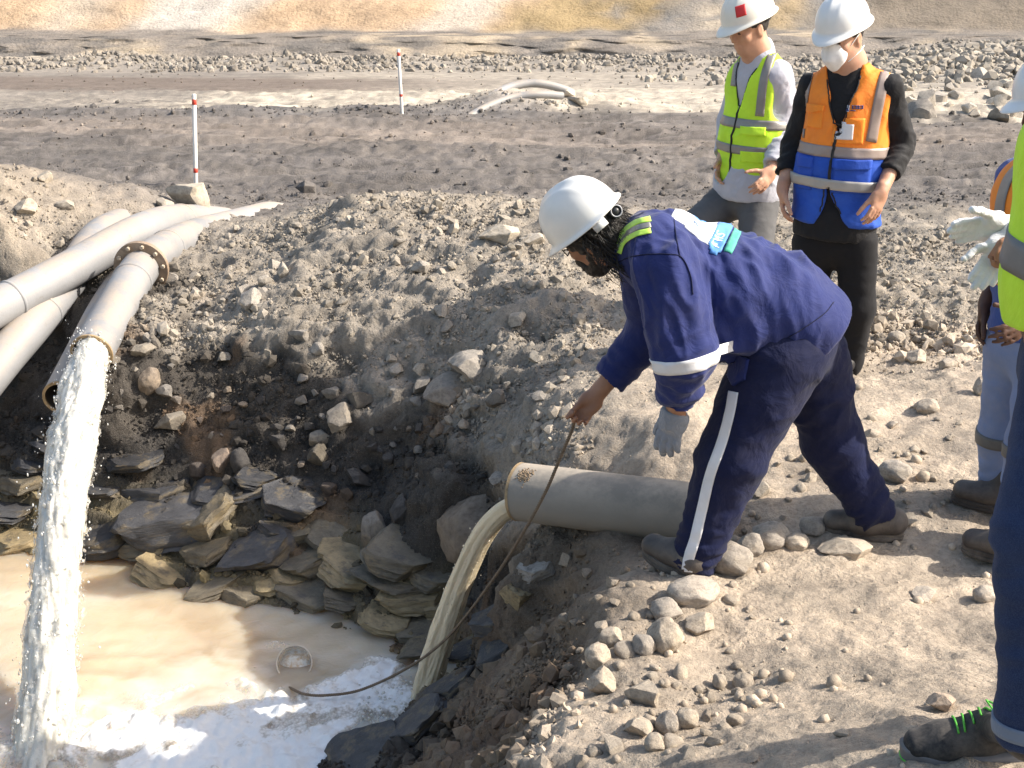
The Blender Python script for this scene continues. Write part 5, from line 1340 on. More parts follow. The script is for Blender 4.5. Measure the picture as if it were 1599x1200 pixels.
def helmet(parent, A, Rm, mat, z0=.052, pitch=0.0, peak=.05, s=1.0, ridge=True, back_knob=False, L=.142, Wd=.116, H=.135, patch_=None):
    """hard hat: shell with ridges and peak, headband below"""
    O = V3(A(-.008, 0, z0)); f, l, u = Rm[:, 0], Rm[:, 1], Rm[:, 2]
    c_, s_ = math.cos(pitch), math.sin(pitch); f, u = f * c_ - u * s_, u * c_ + f * s_
    n, m = 72, 22; V = []
    prof = []
    for i in range(m + 1):
        t = i / m; prof.append((t, None))
    def pt(a, t, inner=False):
        ca, sa = math.cos(a), math.sin(a); g = 0.004 if inner else 0
        if t <= 0:    # brim ring outwards
            q = -t; fr = max(0, ca) ** 3
            ext = .014 + peak * fr; dz = -.012 * q - .016 * q * fr
            return O + s * (f * ca * (L + ext * q) + l * sa * (Wd + .014 * q) + u * (dz - (0.003 if inner else 0)))
        th = t * math.pi / 2; rr = math.cos(th) ** 0.82; zz = math.sin(th) ** 0.95
        r_ = 1.0
        b = 0.0
        if ridge and not inner:
            y = sa * rr
            b = .006 * math.exp(-(y / .13) ** 2) * min(1, t * 3) + .0035 * (math.exp(-((abs(y) - .42) / .07) ** 2)) * min(1, t * 2.5)
        return O + s * (f * ca * rr * (L - g) + l * sa * rr * (Wd - g) + u * (zz * (H - g) + b))
    rows = [-1.0, -.66, -.33, -0.0] + [0.04 + .96 * (k / m) ** 0.9 for k in range(m)]
    for inner in (False, True):
        for t in rows:
            for k in range(n): V.append(pt(2 * math.pi * k / n, t, inner))
        V.append(pt(0, 1.0, inner))
    K = len(rows) * n + 1; F = []
    for base, fl in ((0, False), (K, True)):
        for i in range(len(rows) - 1):
            for k in range(n):
                k2 = (k + 1) % n; q = (base + i * n + k, base + i * n + k2, base + (i + 1) * n + k2, base + (i + 1) * n + k); F.append(q[::-1] if fl else q)
        for k in range(n):
            k2 = (k + 1) % n; q = (base + (len(rows) - 1) * n + k, base + (len(rows) - 1) * n + k2, base + K - 1); F.append(q[::-1] if fl else q)
    for k in range(n):
        k2 = (k + 1) % n; F.append((k2, k, K + k, K + k2))
    hm = mesh_np('helmet', np.array(V), F, mat, parent)
    bvh = BVHTree.FromPolygons([Vector(v) for v in V[:K]], [q for q in F if max(q) < K])
    # headband under the shell
    b = MB(); ring = []
    rows_ = [(0.0, -.004), (.0, -.030)]
    vs = []
    for dz in (-.002, -.032):
        for k in range(48):
            a = 2 * math.pi * k / 48; vs.append(O + s * (f * math.cos(a) * (L - .030) + l * math.sin(a) * (Wd - .026) + u * (dz - (.012 if math.cos(a) < -.3 else 0))))
    for dz in (-.032, -.002):
        for k in range(48):
            a = 2 * math.pi * k / 48; vs.append(O + s * (f * math.cos(a) * (L - .034) + l * math.sin(a) * (Wd - .030) + u * (dz - (.012 if math.cos(a) < -.3 else 0))))
    fs = []
    for i in range(3):
        for k in range(48): fs.append((i * 48 + k, (i + 1) * 48 + k, (i + 1) * 48 + (k + 1) % 48, i * 48 + (k + 1) % 48))
    mesh_np('headband', np.array(vs), fs, M_BLACKPL, hm)
    if back_knob:
        kc = O + s * (-f * (L - .012) - u * .034 + l * .02); b = MB(); Mk = frame(kc, -f * .75 + l * .65)
        b.lathe([(0, .016), (.012, .016), (.013, .012), (.018, .012), (.021, .018), (.023, .012), (.023, -.01)], Mk, 28); b.build('ratchet_knob', M_BLACKPL, hm)
        b = MB(); b.lathe([(.0165, .0165), (.0205, .0165), (.0205, .019), (.0165, .019)], Mk, 28, closed=True); b.build('knob_ring', M_PLASTIC_GREY, hm)
        sc = O + s * (-f * (L - .045) - u * .026 + l * (Wd - .030)); b = MB(); b.box(frame(sc, l - .75 * f, u), .034, .05, .006); b.build('label_plate', M_PLATE, hm)
    return hm, bvh, O, f, l, u
M_EYE = M_plain('eye dark', (.02, .014, .010), 0.25)
M_BLACKPL = M_plain('black plastic', (.025, .025, .028), 0.4)
M_PLASTIC_GREY = M_plain('grey plastic', (.35, .35, .37), 0.4)
M_PLATE = M_plain('silver sticker', (.75, .75, .76), 0.25)
def M_skin(name, base, red=(.0, .0, .0)):
    t = NT(name); c = t.coord('Object'); n1 = t.noise(c, 14, 4, 0.6); n2 = t.noise(c, 160, 3, 0.6)
    col = t.mix(t.remap(n1, 0.3, 0.7), tuple(x * y for x, y in zip(base, (.86, .80, .78))), tuple(min(1, x * 1.08) for x in base))
    t.set(col, 0.52, t.bump(n2, 0.22, 0.002), Subsurface_Weight=0.12, Subsurface_Radius=(.012, .005, .003)); t.b.inputs['Specular IOR Level'].default_value = 0.4
    return t.m
def M_cloth(name, base, rough=0.85, weave=900, wr=0.35, wscale=14, sheen=0.15, dirt=None, dirt_amt=0.0, stretch=(1, 1, 1)):
    t = NT(name); c = t.coord('Object')
    mp = t.n('Mapping'); t.l(c, mp.inputs[0]); mp.inputs['Scale'].default_value = stretch
    n1 = t.noise(mp.outputs[0], wscale, 5, 0.55, 0.6); n2 = t.noise(c, weave, 2, 0.5); n3 = t.noise(c, 5, 5, 0.65)
    col = t.mix(t.remap(n3, 0.3, 0.7), tuple(x * 0.88 for x in base), tuple(min(1, x * 1.10) for x in base))
    if dirt: col = t.mix(t.math('MULTIPLY', t.remap(t.noise(c, 9, 6, 0.75), 0.45, 0.72), dirt_amt), col, dirt)
    t.set(col, rough, t.bump(n2, 0.15, 0.001, t.bump(n1, wr, 0.018)), Sheen_Weight=sheen, Sheen_Roughness=0.5); t.b.inputs['Specular IOR Level'].default_value = 0.25
    return t.m
M_HELM = M_plain('white helmet', (.80, .80, .78), 0.32, 0.04, 6, dirt=(.62, .58, .50), dirt_amt=0.35)
M_HELM2 = M_plain('cream helmet', (.80, .78, .70), 0.35, 0.04, 6, dirt=(.60, .55, .45), dirt_amt=0.3)
t = NT('reflective tape'); c = t.coord('Object'); t.set(t.mix(t.noise(c, 18, 5, 0.7), (.20, .195, .185), (.31, .30, .285)), 0.42, t.bump(t.noise(c, 30, 4), 0.2, 0.004), Metallic=0.25); M_TAPE = t.m
t = NT('dusty tape'); c = t.coord('Object'); t.set(t.mix(t.noise(c, 14, 5, 0.7), (.25, .19, .165), (.40, .325, .285)), 0.45, t.bump(t.noise(c, 30, 4), 0.2, 0.004), Metallic=0.15); M_TAPE2 = t.m
M_WTAPE = M_cloth('white tape', (.70, .70, .72), 0.6, wr=0.2)
M_HIVIS = M_cloth('lime hi vis', (.56, .88, .05), 0.75, wr=0.4, wscale=10, sheen=0.05)
# ------------------------------------------------------------------ the bending man
SKIN1 = M_skin('brown skin', (.38, .20, .12)); M_HAIR = M_plain('black hair', (.018, .014, .011), 0.5, 0.3, 60, 0.5, 300)
M_NAVYJ = M_cloth('blue work jacket', (.014, .024, .120), 0.8, 700, 0.6, 12, dirt=(.16, .14, .125), dirt_amt=.08); M_NAVYT = M_cloth('navy work trousers', (.0050, .0085, .040), 0.88, 700, 0.6, 11, 0.04, dirt=(.12, .105, .10), dirt_amt=.10)
M_BOOT = M_plain('brown rubber boot', (.060, .050, .045), 0.6, 0.2, 12, 0.3, dirt=(.22, .185, .15), dirt_amt=0.7); M_SOLE = M_plain('boot sole', (.045, .038, .034), 0.75, 0.2, 20, 0.3, dirt=(.25, .21, .17), dirt_amt=0.8)
M_GLOVE = M_cloth('grey knit glove', (.235, .25, .285), 0.95, 420, 0.6, 40, 0.3)
def boot(parent, heel, toe, ankle, matu, mats, h=.085, w=.046, hgt=.15, L=None, name='boot', lift=0.0):
    """ankle boot: rounded toe cap, shaft, separate grooved sole with a heel block"""
    heel = V3(heel); toe = V3(toe); d = toe - heel; F = d / np.linalg.norm(d); Ln = np.linalg.norm(d); U = V3((0, 0, 1)); U = nrm(U - F * (U @ F)); Sd = np.cross(U, F)
    A = lambda x, z, y=0: heel + F * x * Ln + U * z + Sd * y; an = V3(ankle)
    pr = [ecap(A(.10, .062), A(.55, .056), .042, .038, Sd, 1.05, .03), ecap(A(.5, .056), A(.86, .052), .041, .037, Sd, 1.25, .03), cap(A(.16, .07), an, .046, .052, .04), ecap(A(.45, .075), an, .03, .045, Sd, 1.0, .04), plane(A(0, .022), -U)]
    o, bv = garment(name, pr, .005, matu, parent, smooth_it=2)
    n = 30; out = []
    for k in range(n):
        a = 2 * math.pi * k / n; x = .5 - .5 * math.cos(a); s_ = math.sin(a)
        wd = (.036 + .012 * math.sin(math.pi * min(1, x * 0.95)) + .008 * max(0, x - .4)); out.append((x * 1.03 - .02, s_ ** 1 * abs(s_) ** -.35 * wd if abs(s_) > 1e-6 else 0))
    vs = []; fs = []
    lv = [(-.002, .97), (.004, 1.0), (.011, 1.0), (.0125, .96), (.016, .96), (.0175, 1.0), (.028, .99), (.030, .93)]
    for z, sc in lv:
        for x, y in out: vs.append(A((x - .5) * (sc * .5 + .5) + .5, z + (.0 if .30 < x < .42 else 0) + .010 * max(0, x - .75) * 2, y * sc))
    for i in range(len(lv) - 1):
        for k in range(n): fs.append((i * n + k, i * n + (k + 1) % n, (i + 1) * n + (k + 1) % n, (i + 1) * n + k))
    fs.append(tuple(range(n))[::-1]); fs.append(tuple((len(lv) - 1) * n + k for k in range(n)))
    mesh_np('sole', np.array(vs), fs, mats, o, False)
    return o
W0 = P(1180, 880, 4.1); W0.z = 0.0
man = empty('person', W0); tag(man, 'person in navy coveralls and white helmet bending over the pipe and holding the rope', 'person')
shL, elL, wrL = P(1035, 418, 3.93), P(1070, 555, 3.86), P(1056, 640, 3.95)
shR, elR, wrR = P(1002, 405, 4.36), P(1018, 515, 4.42), P(930, 618, 4.40)
hipL, knL, anL = P(1212, 560, 4.02), P(1140, 722, 3.97), P(1086, 872, 3.94)
hipR, knR, anR = P(1262, 555, 4.22), P(1300, 690, 4.24), P(1362, 798, 4.22)
chest, waist = P(1046, 404, 4.15), P(1212, 470, 4.12)
pelv = P(1240, 515, 4.12); neckb = P(985, 388, 4.18); HO = P(924, 365, 4.20)
Ysd = V3((0.03, 1, 0.0))
hf, hu = (-.667, .50, -.554), (-.64, 0, .77)
hp, HA, HR = head(HO, hf, hu)
body = list(hp)
body += [cap(HA(-.02, 0, -.055), neckb, .056, .062, .04), ecap(chest, waist, .115, .12, Ysd, 1.35, .05), ecap(waist, pelv, .12, .13, Ysd, 1.25, .05), cap(neckb, chest, .07, .11, .05)]
for sh, el, wr in ((shL, elL, wrL), (shR, elR, wrR)): body += [cap(sh, el, .058, .046, .04), cap(el, wr, .046, .030, .02)]
for hp_, kn, an in ((hipL, knL, anL), (hipR, knR, anR)): body += [cap(hp_, kn, .088, .06, .04), cap(kn, an, .058, .042, .02)]
# bare right hand: palm up towards the viewer, fingers closing on the rope
Fr = V3(P(893, 668, 4.36)) - V3(wrR)
body += hand(wrR, Fr, (.10, -.85, .50), (-.80, .1, .45), s=1.0, per=((.55, 1.05, .8), (.55, 1.0, .75), (.50, .95, .7), (.45, .85, .6)), thumb=(.92, .12, .38), spread=.04)
Fl = V3(P(1036, 712, 3.96)) - V3(wrL)
body += hand(wrL, Fl, (.55, .75, -.1), (-.8, .35, 0), s=1.0, curl=(.10, .25, .3), spread=.10, thumb=(.8, .45, .35))
V, Q = solid(body, .005); V = relax(V, Q, 1, .4)
mesh_np('body', V, Q, SKIN1, man)
face_bits(HA, man, M_HAIR)
# glove on the left hand, knit cuff
gl = hand(wrL, Fl, (.55, .75, -.1), (-.8, .35, 0), s=1.08, curl=(.10, .25, .3), puff=.0028, spread=.10, thumb=(.8, .45, .35))
gl = [ecap(V3(wrL) + nrm(Fl) * .004, V3(wrL) + nrm(Fl) * .045, .036, .034, (-.8, .35, 0), 1.15, .02)] + gl[1:]
gl.append(plane(V3(wrL) + nrm(Fl) * .006, -nrm(Fl)))
garment('glove', gl, .0045, M_GLOVE, man, [(wrL, V3(wrL) + nrm(Fl) * .1, .2, .003, 20, 40)], 4)
# jacket
def sleeve(sh, el, wr, r0, r1, r2, r3, end=.0):
    sh, el, wr = V3(sh), V3(el), V3(wr); d = nrm(wr - el); wc = wr - d * end
    return [cap(sh, el, r0, r1, .05), cap(el, wc, r1, r2, .03), cap(wc - d * .03, wc, r2, r3, .01), cut(cap(wc + d * .03, wc + d * .1, r3 * 1.6, r3 * 1.6, .006)), cut(cap(wc - d * .02, wc + d * .05, r3 * .80, r3 * .80, .006))]
jk = [ecap(chest, V3(chest) * .45 + V3(waist) * .55, .140, .152, Ysd, 1.46, .05), ecap(V3(chest) * .45 + V3(waist) * .55, waist, .152, .158, Ysd, 1.36, .05), ecap(waist, P(1262, 504, 4.12), .152, .153, Ysd, 1.32, .05),
      ell(P(1140, 500, 4.10), (.19, .20, .12), None, .06), ecap(neckb, chest, .085, .13, Ysd, 1.25, .06), cap(P(1020, 372, 3.99), P(1010, 372, 4.32), .075, .075, .06)]
jk += sleeve(shL, elL, wrL, .105, .094, .056, .050, .012) + sleeve(shR, elR, wrR, .085, .085, .062, .060, .03)
# collar
cN = nrm(V3(HA(-.02, 0, -.07)) - V3(neckb))
jk += [ecap(V3(neckb) + cN * .0, V3(neckb) + cN * .042, .078, .070, Ysd, 1.05, .02)]
hem_n = nrm(V3(P(1262, 500, 4.12)) - V3(waist)); hem_n = nrm(hem_n * .9 + V3((.22, 0, -.42)))
jk += [plane(P(1282, 516, 4.12), hem_n)]
def S_(a, b, t): return V3(a) * (1 - t) + V3(b) * t
jf = [(shL, elL, .10, .024, 4, 10), (elL, wrL, .09, .020, 15, 6), (shR, elR, .09, .008, 12, 8), (elR, wrR, .09, .008, 14, 8),
      (P(1095, 300, 4.15), P(1150, 560, 4.05), .15, .032, 3.2, 9), (P(1180, 340, 4.15), P(1215, 560, 4.05), .13, .024, 3.2, 9), (chest, neckb, .10, .006, 9, 7)]
jo, jb = garment('jacket', jk, .007, M_NAVYJ, man, jf, 2)
# trousers
th = V3(hipL); tr = [cap(hipL, knL, .150, .108, .06), cap(knL, anL, .108, .074, .04), cap(hipR, knR, .134, .100, .06), cap(knR, anR, .100, .078, .04), ecap(waist, pelv, .130, .138, Ysd, 1.28, .06), ell(P(1240, 528, 4.12), (.120, .180, .14), None, .06)]
tr += [cut(cap(V3(anL) + nrm(V3(anL) - V3(knL)) * .135, V3(anL) + nrm(V3(anL) - V3(knL)) * .25, .12, .12, .006)), cut(cap(V3(anR) + nrm(V3(anR) - V3(knR)) * .135, V3(anR) + nrm(V3(anR) - V3(knR)) * .25, .12, .12, .006))]
tf = [(hipL, S_(hipL, knL, .5), .13, .014, 5, 6), (S_(hipL, knL, .7), knL, .10, .016, 10, 5), (knL, S_(knL, anL, .6), .09, .012, 7, 7), (S_(knL, anL, .75), anL, .09, .018, 20, 5), (hipR, knR, .12, .014, 8, 6), (knR, S_(knR, anR, .6), .09, .016, 12, 5), (S_(knR, anR, .7), anR, .09, .018, 20, 5)]
to, tb = garment('trousers', tr, .0075, M_NAVYT, man, tf, 5)
# white stripe down the outer left leg: strips laid piece by piece along the side seam
sp = [(1146, 612), (1140, 645), (1128, 690), (1110, 740), (1098, 790), (1086, 840), (1076, 872), (1072, 900)]
def snap_strip(name, bvh, pts, wdt, mat, parent, off=.003, Yn=3.4, nseg=8, rows=4):
    top = []; ok = []
    cs = spline([Vector((x, y, 0)) for x, y in pts], nseg)
    for i, c_ in enumerate(cs):
        a = cs[max(i - 1, 0)]; b_ = cs[min(i + 1, len(cs) - 1)]; t_ = (b_ - a).normalized(); n_ = Vector((-t_.y, t_.x, 0))
        for j in range(rows + 1):
            q = c_ + n_ * (j / rows - .5) * (wdt[0] + (wdt[1] - wdt[0]) * i / len(cs))
            p0 = P(q.x, q.y, Yn); dr = (p0 - Vector((0, 0, CAM_Z))).normalized(); loc, no, ix, ds = bvh.ray_cast(p0, dr, 2.5)
            if loc is None: top.append(p0); ok.append(False)
            else: top.append(loc + (no if no.dot(dr) < 0 else -no) * off); ok.append(True)
    fs = []; R1 = rows + 1
    for i in range(len(cs) - 1):
        for j in range(rows):
            q = (i * R1 + j, i * R1 + j + 1, (i + 1) * R1 + j + 1, (i + 1) * R1 + j)
            if all(ok[k] for k in q) and max((top[q[a]] - top[q[(a + 1) % 4]]).length for a in range(4)) < .08: fs.append(q)
    if not fs: return None
    m = len(top); bot = [t_ + (t_ - Vector((0, 0, CAM_Z))).normalized() * (off + .002) for t_ in top]; cells = set(fs); edge = {}
    for q in fs:
        for k in range(4): edge[(q[k], q[(k + 1) % 4])] = 1
    allf = list(fs) + [(b_, a_, a_ + m, b_ + m) for (a_, b_) in edge if (b_, a_) not in edge]
    return pieces(name, top + bot, allf, mat, parent)
snap_strip('leg_stripe', tb, sp, (16, 17), M_WTAPE, man)
band('sleeve_tape', jb, S_(elL, wrL, .06), V3(elL) * 0 + nrm(V3(elL) - V3(shL)) * .8 + nrm(V3(wrL) - V3(elL)) * .35, .045, M_WTAPE, man, rmax=.18)
# shoulder patch: lime / silver / lime
M_LIME = M_cloth('lime trim', (.55, .85, .12), 0.7, wr=0.15)
for k, (o_, m_) in enumerate(((-1, M_LIME), (0, M_TAPE), (1, M_LIME))):
    snap_strip('shoulder_tape', jb, [(963 + 3.5 * o_ * 1.4, 391 + 4.5 * o_ * 1.1), (975, 371 + 8 * o_), (993, 358 + 9 * o_), (1016, 352 + 9 * o_)], (7.5, 8.5), m_, man, off=.004)
# seam of the sleeve head
b = MB()
def snap_px(bvh, px, py, off=.001, Yn=3.3):
    p0 = P(px, py, Yn); dr = (p0 - Vector((0, 0, CAM_Z))).normalized(); loc, no, ix, ds = bvh.ray_cast(p0, dr, 3)
    return None if loc is None else loc - dr * off
def seam(name, bvh, pts, r, mat, parent):
    q = [snap_px(bvh, v.x, v.y) for v in spline([Vector((x, y, 0)) for x, y in pts], 10)]; q = [x for x in q if x is not None]
    if len(q) > 2:
        b = MB(); b.tube(q, r, 5); b.build(name, mat, parent)
seam('seam', jb, [(958, 414), (980, 403), (1005, 398), (1040, 397), (1064, 402), (1078, 430), (1082, 460)], .0022, M_NAVYT, man)
seam('seam', jb, [(1062, 402), (1056, 370), (1052, 340)], .0022, M_NAVYT, man)
seam('seam', jb, [(1135, 570), (1190, 548), (1240, 522), (1285, 492), (1302, 472)], .0020, M_NAVYT, man)
# logo on the back
M_LOGOW = M_cloth('print white', (.80, .80, .80), 0.6, wr=0.15); M_LOGOB = M_cloth('print blue', (.10, .28, .62), 0.6, wr=0.15); M_LOGOG = M_cloth('print green', (.08, .42, .30), 0.6, wr=0.15); M_LOGOC = M_cloth('print pale', (.45, .60, .80), 0.6, wr=.1)
sdir = nrm(V3(waist) - V3(chest)); rv = nrm(V3((.26, 1, 0)) ); upv = -sdir; upv = nrm(upv - rv * (upv @ rv)); sdir = -upv
bc = S_(chest, waist, .10); bc = bc + np.cross(rv, upv) * 0.16 - rv * .035
lg = patch('back_print', jb, bc - sdir * .005 + rv * .005, rv, upv, .215, .165, M_LOGOW, man, .003, .002, (22, 18), lambda u, v: (abs(u) < .5 - .12 * max(0, v)) and not (v < -.40 and abs(u) > .45))
patch('print_ribbon', jb, bc + sdir * .082 + rv * .005, rv, upv, .250, .048, M_LOGOB, man, .0038, .002, (26, 6), lambda u, v: abs(u) < .5 - .22 * max(0, abs(v) - .0) * (1 if v > 0 else .3))
patch('print_ribbon', jb, bc + sdir * .126 + rv * .005, rv, upv, .225, .026, M_LOGOG, man, .004, .002, (24, 4), None)
patch('print_mark', jb, bc - sdir * .01 + rv * .05, rv, upv, .09, .06, M_LOGOB, man, .0045, .002, (16, 12), lambda u, v: v + .5 < 1 - 2 * abs(u) and not (v + .5 < .45 - 2 * abs(u)))
patch('print_mark', jb, bc + sdir * .005 - rv * .04, rv, upv, .075, .045, M_LOGOC, man, .0045, .002, (16, 12), lambda u, v: v + .5 < 1 - 2 * abs(u) and not (v + .5 < .60 - 2 * abs(u)))
text_patch('print_letters', jb, 'AIMS', bc + sdir * .082 - rv * .055, rv, upv, .042, M_LOGOW, man, .0056)
# hip pocket flap and button
pk = snap_px(jb, 1165, 560)
patch('pocket_flap', tb, P(1157, 592, 3.86), P(1185, 592, 3.86) - P(1140, 585, 3.86), P(1150, 560, 3.86) - P(1156, 606, 3.86), .055, .10, M_NAVYJ, man, .010, .003, (24, 30), lambda u, v: v > -.5 + .7 * abs(u) )
bq = snap_px(jb, 1220, 535)
if bq: b = MB(); b.lathe([(0, .004), (.009, .004), (.010, .002), (.010, -.002)], frame(bq, (-.1, -.8, .5)), 14); b.build('button', M_BLACKPL, man)
# boots
boot(man, (.640, 3.885, .005), (.470, 4.085, .012), V3(anL) + V3((0.0, .01, -.02)), M_BOOT, M_SOLE)
boot(man, (1.415, 4.205, .012), (1.140, 4.275, .005), V3(anR) + V3((-.01, 0, -.03)), M_BOOT, M_SOLE)
# helmet, hair, beard, glasses
hm, hb, *_ = helmet(man, HA, HR, M_HELM, z0=.056, pitch=0.05, peak=.035, back_knob=True, H=.142, L=.143, Wd=.116)
hr = [ell(HA(-.030, 0, .030), (.098, .090, .075), HR, .02), ell(HA(-.055, .0, -.045), (.062, .080, .070), HR, .03), cap(HA(.035, .070, .035), HA(.02, .075, -.01), .022, .012, .02), cap(HA(-.09, .0, -.08), HA(-.14, .0, -.075), .050, .022, .03), plane(HA(0, 0, .07), HR[:, 2])]
V, Q = solid(hr, .005); N_ = vnormals(V, Q); V = V + N_ * (np.abs(noise3(V * 55)) * .016 + noise3(V * 25 + 4) * .008)[:, None]
ho = mesh_np('hair', V, Q, M_HAIR, man)
b = MB(); rg = random.Random(5)
for k in range(430):
    a = rg.uniform(-1.5, 1.5); z = rg.uniform(-.11, .05); p0 = V3(HA(-.085 * math.cos(a) - .01, .082 * math.sin(a), z)); d = nrm(p0 - V3(HA(0.01, 0, z + .03)))
    L = rg.uniform(.04, .085); w = rg.uniform(.005, .013); ph = rg.uniform(0, 6.28); s2 = nrm(np.cross(d, HR[:, 2])); pts = []
    for i in range(7):
        t_ = i / 6; pts.append(p0 + d * L * t_ * .8 - HR[:, 2] * L * t_ * t_ * .7 + s2 * w * math.sin(ph + 6 * t_) + HR[:, 2] * w * math.cos(ph + 6 * t_))
    b.tube(pts, [.0016, .0018, .0018, .0017, .0015, .0012, .0006], 5)
c_ = b.build('curls', M_HAIR, ho); c_['kind'] = 'stuff'
bd = [cap(HA(.005, .062, -.035), HA(.045, .034, -.098), .016, .022, .03), cap(HA(.005, -.062, -.035), HA(.045, -.034, -.098), .016, .022, .03), ell(HA(.060, 0, -.108), (.040, .042, .036), HR, .03), cap(HA(.092, .024, -.052), HA(.092, -.024, -.052), .010, .010, .012), cap(HA(.088, .030, -.055), HA(.07, .035, -.09), .012, .016, .02), cap(HA(.088, -.030, -.055), HA(.07, -.035, -.09), .012, .016, .02)]
V, Q = solid(bd, .0045); N_ = vnormals(V, Q); V = V + N_ * (np.abs(noise3(V * 90)) * .009 + noise3(V * 40 + 4) * .004)[:, None]
mesh_np('beard', V, Q, M_HAIR, man)
gs = None
gl_ = MB()
for sg in (1, -1):
    gl_.tube([HA(.104, sg * .008, .010), HA(.108, sg * .010, .022), HA(.102, sg * .050, .024), HA(.094, sg * .058, .012), HA(.100, sg * .048, -.010), HA(.107, sg * .016, -.010)], .0022, 6, closed=True)
    gl_.tube([HA(.094, sg * .058, .016), HA(.04, sg * .080, .014), HA(-.004, sg * .086, .012)], .002, 6)
gl_.tube([HA(.104, .008, .014), HA(.108, 0, .016), HA(.104, -.008, .014)], .002, 6)
go = gl_.build('glasses', M_BLACKPL, man)
# ------------------------------------------------------------------ the standing men
SKIN2 = M_skin('tan skin', (.50, .285, .19)); SKIN3 = M_skin('light tan skin', (.54, .315, .21)); SKIN4 = M_skin('dark skin', (.10, .050, .032))
M_HAIR2 = M_plain('short black hair', (.020, .017, .015), 0.6, 0.3, 60, 0.4, 300)
def hair_cap(A, Rm, parent, mat, low=-.035):
    V, Q = solid([ell(A(-.016, 0, .036), (.100, .083, .092), Rm, .01), plane(A(.052, 0, 0), Rm[:, 0] * .9 - Rm[:, 2] * .2), plane(A(0, 0, low), -Rm[:, 2] + .30 * Rm[:, 0] * 0), cut(ell(A(.03, .088, -.030), (.040, .03, .045), Rm, .01)), cut(ell(A(.03, -.088, -.030), (.040, .03, .045), Rm, .01))], .005)
    N_ = vnormals(V, Q); V = V + N_ * (noise3(V * 90) * .002)[:, None]; return mesh_np('hair', V, Q, mat, parent)
def torso_axes(face):
    f = nrm((face[0], face[1], 0)); l = np.cross((0, 0, 1.0), f); return f, l          # forward, left

t = NT('worn tape'); c = t.coord('Object'); t.set(t.mix(t.noise(c, 14, 5, 0.7), (.30, .285, .265), (.46, .44, .41)), 0.45, t.bump(t.noise(c, 30, 4), 0.2, 0.004), Metallic=0.15); M_TAPE4 = t.m
# ---- orange and blue vest, black clothes, dust mask
fo_, lo_ = torso_axes((-.38, -.92)); up_ = V3((0, 0, 1))
base = P(1322, 590, 5.95)
man2 = empty('person', base); tag(man2, 'person in black clothes with orange and blue vest, white helmet and dust mask looking down', 'person')
nk = P(1326, 100, 5.97); ch = P(1326, 165, 5.98); ws = P(1312, 270, 5.97); pv = P(1303, 352, 5.97)
shl, ell_, wrl = P(1387, 138, 5.90), P(1408, 226, 5.95), P(1376, 300, 5.76)
shr, elr, wrr = P(1268, 136, 6.07), P(1240, 226, 6.14), P(1222, 296, 6.0)
hl, kl, al = P(1338, 380, 5.92), P(1338, 480, 5.90), P(1326, 568, 5.95)
hr_, kr, ar = P(1270, 380, 6.0), P(1264, 480, 5.98), P(1258, 566, 6.02)
O2 = P(1316, 60, 5.95); hf2, hu2 = (-.66, -.68, -.24), (-.16, -.14, .97)
hp, A2, R2 = head(O2, hf2, hu2)
bd_ = hp + [cap(A2(-.02, 0, -.05), nk, .056, .064, .04), cap(nk, ch, .075, .10, .05), ecap(ch, ws, .105, .105, lo_, 1.35, .05), ecap(ws, pv, .105, .115, lo_, 1.3, .05)]
for a, b_, c_ in ((shl, ell_, wrl), (shr, elr, wrr)): bd_ += [cap(a, b_, .052, .042, .04), cap(b_, c_, .043, .029, .02)]
for a, b_, c_ in ((hl, kl, al), (hr_, kr, ar)): bd_ += [cap(a, b_, .085, .055, .04), cap(b_, c_, .055, .04, .02)]
bd_ += hand(wrl, V3(P(1354, 372, 5.70)) - V3(wrl), -lo_ * .75 + fo_ * -.65, fo_ * .75 - lo_ * .65, curl=(.28, .40, .30), s=1.0, thumb=(.85, .35, .30), spread=.035)
bd_ += hand(wrr, V3(P(1222, 366, 5.95)) - V3(wrr), lo_ * .95 - fo_ * .2, fo_ + lo_ * .3, curl=(.35, .45, .3), s=1.0, thumb=(.80, .50, .25), spread=.05)
V, Q = solid(bd_, .0054); V = relax(V, Q, 1, .4); mesh_np('body', V, Q, SKIN2, man2)
face_bits(A2, man2, M_HAIR2); hair_cap(A2, R2, man2, M_HAIR2)
M_BLK = M_cloth('black shirt', (.011, .011, .013), 0.75, 900, 0.5, 10, 0.06); M_BLKT = M_cloth('black trousers', (.008, .008, .010), 0.8, 900, 0.35, 8, 0.04)
def slv(a, b, c, r0, r1, r2, end=0.0, k=.05):
    a, b, c = V3(a), V3(b), V3(c); d = nrm(c - b); e = c - d * end
    return [cap(a, b, r0, r1, k), cap(b, e, r1, r2, .03), cut(cap(e + d * (r2 * 1.0 - .004), e + d * .09, r2 * 1.5, r2 * 1.5, .006))]
sh_ = [ecap(ch, ws, .128, .130, lo_, 1.36, .05), ecap(ws, pv, .128, .130, lo_, 1.34, .05), ecap(V3(pv) , V3(pv) - up_ * .03, .132, .136, lo_, 1.34, .05), cap(shl, shr, .050, .050, .05), ecap(V3(nk) - up_ * .03, ch, .080, .12, lo_, 1.2, .05)]
sh_ += slv(shl, ell_, wrl, .058, .060, .052, .10) + slv(shr, elr, wrr, .058, .058, .050, .07)
sh_ += [plane(V3(pv) - up_ * .052, (-0.05, 0, -1)), cut(ell(V3(nk) + fo_ * .03 + up_ * .03, (.085, .085, .055), None, .006))]
sf = [(shl, ell_, .08, .012, 7, 9), (ell_, wrl, .08, .015, 17, 6), (shr, elr, .08, .012, 7, 9), (elr, wrr, .08, .015, 17, 6), (ch, pv, .16, .008, 5, 9)]
so, sb2 = garment('shirt', sh_, .0075, M_BLK, man2, sf, 11)
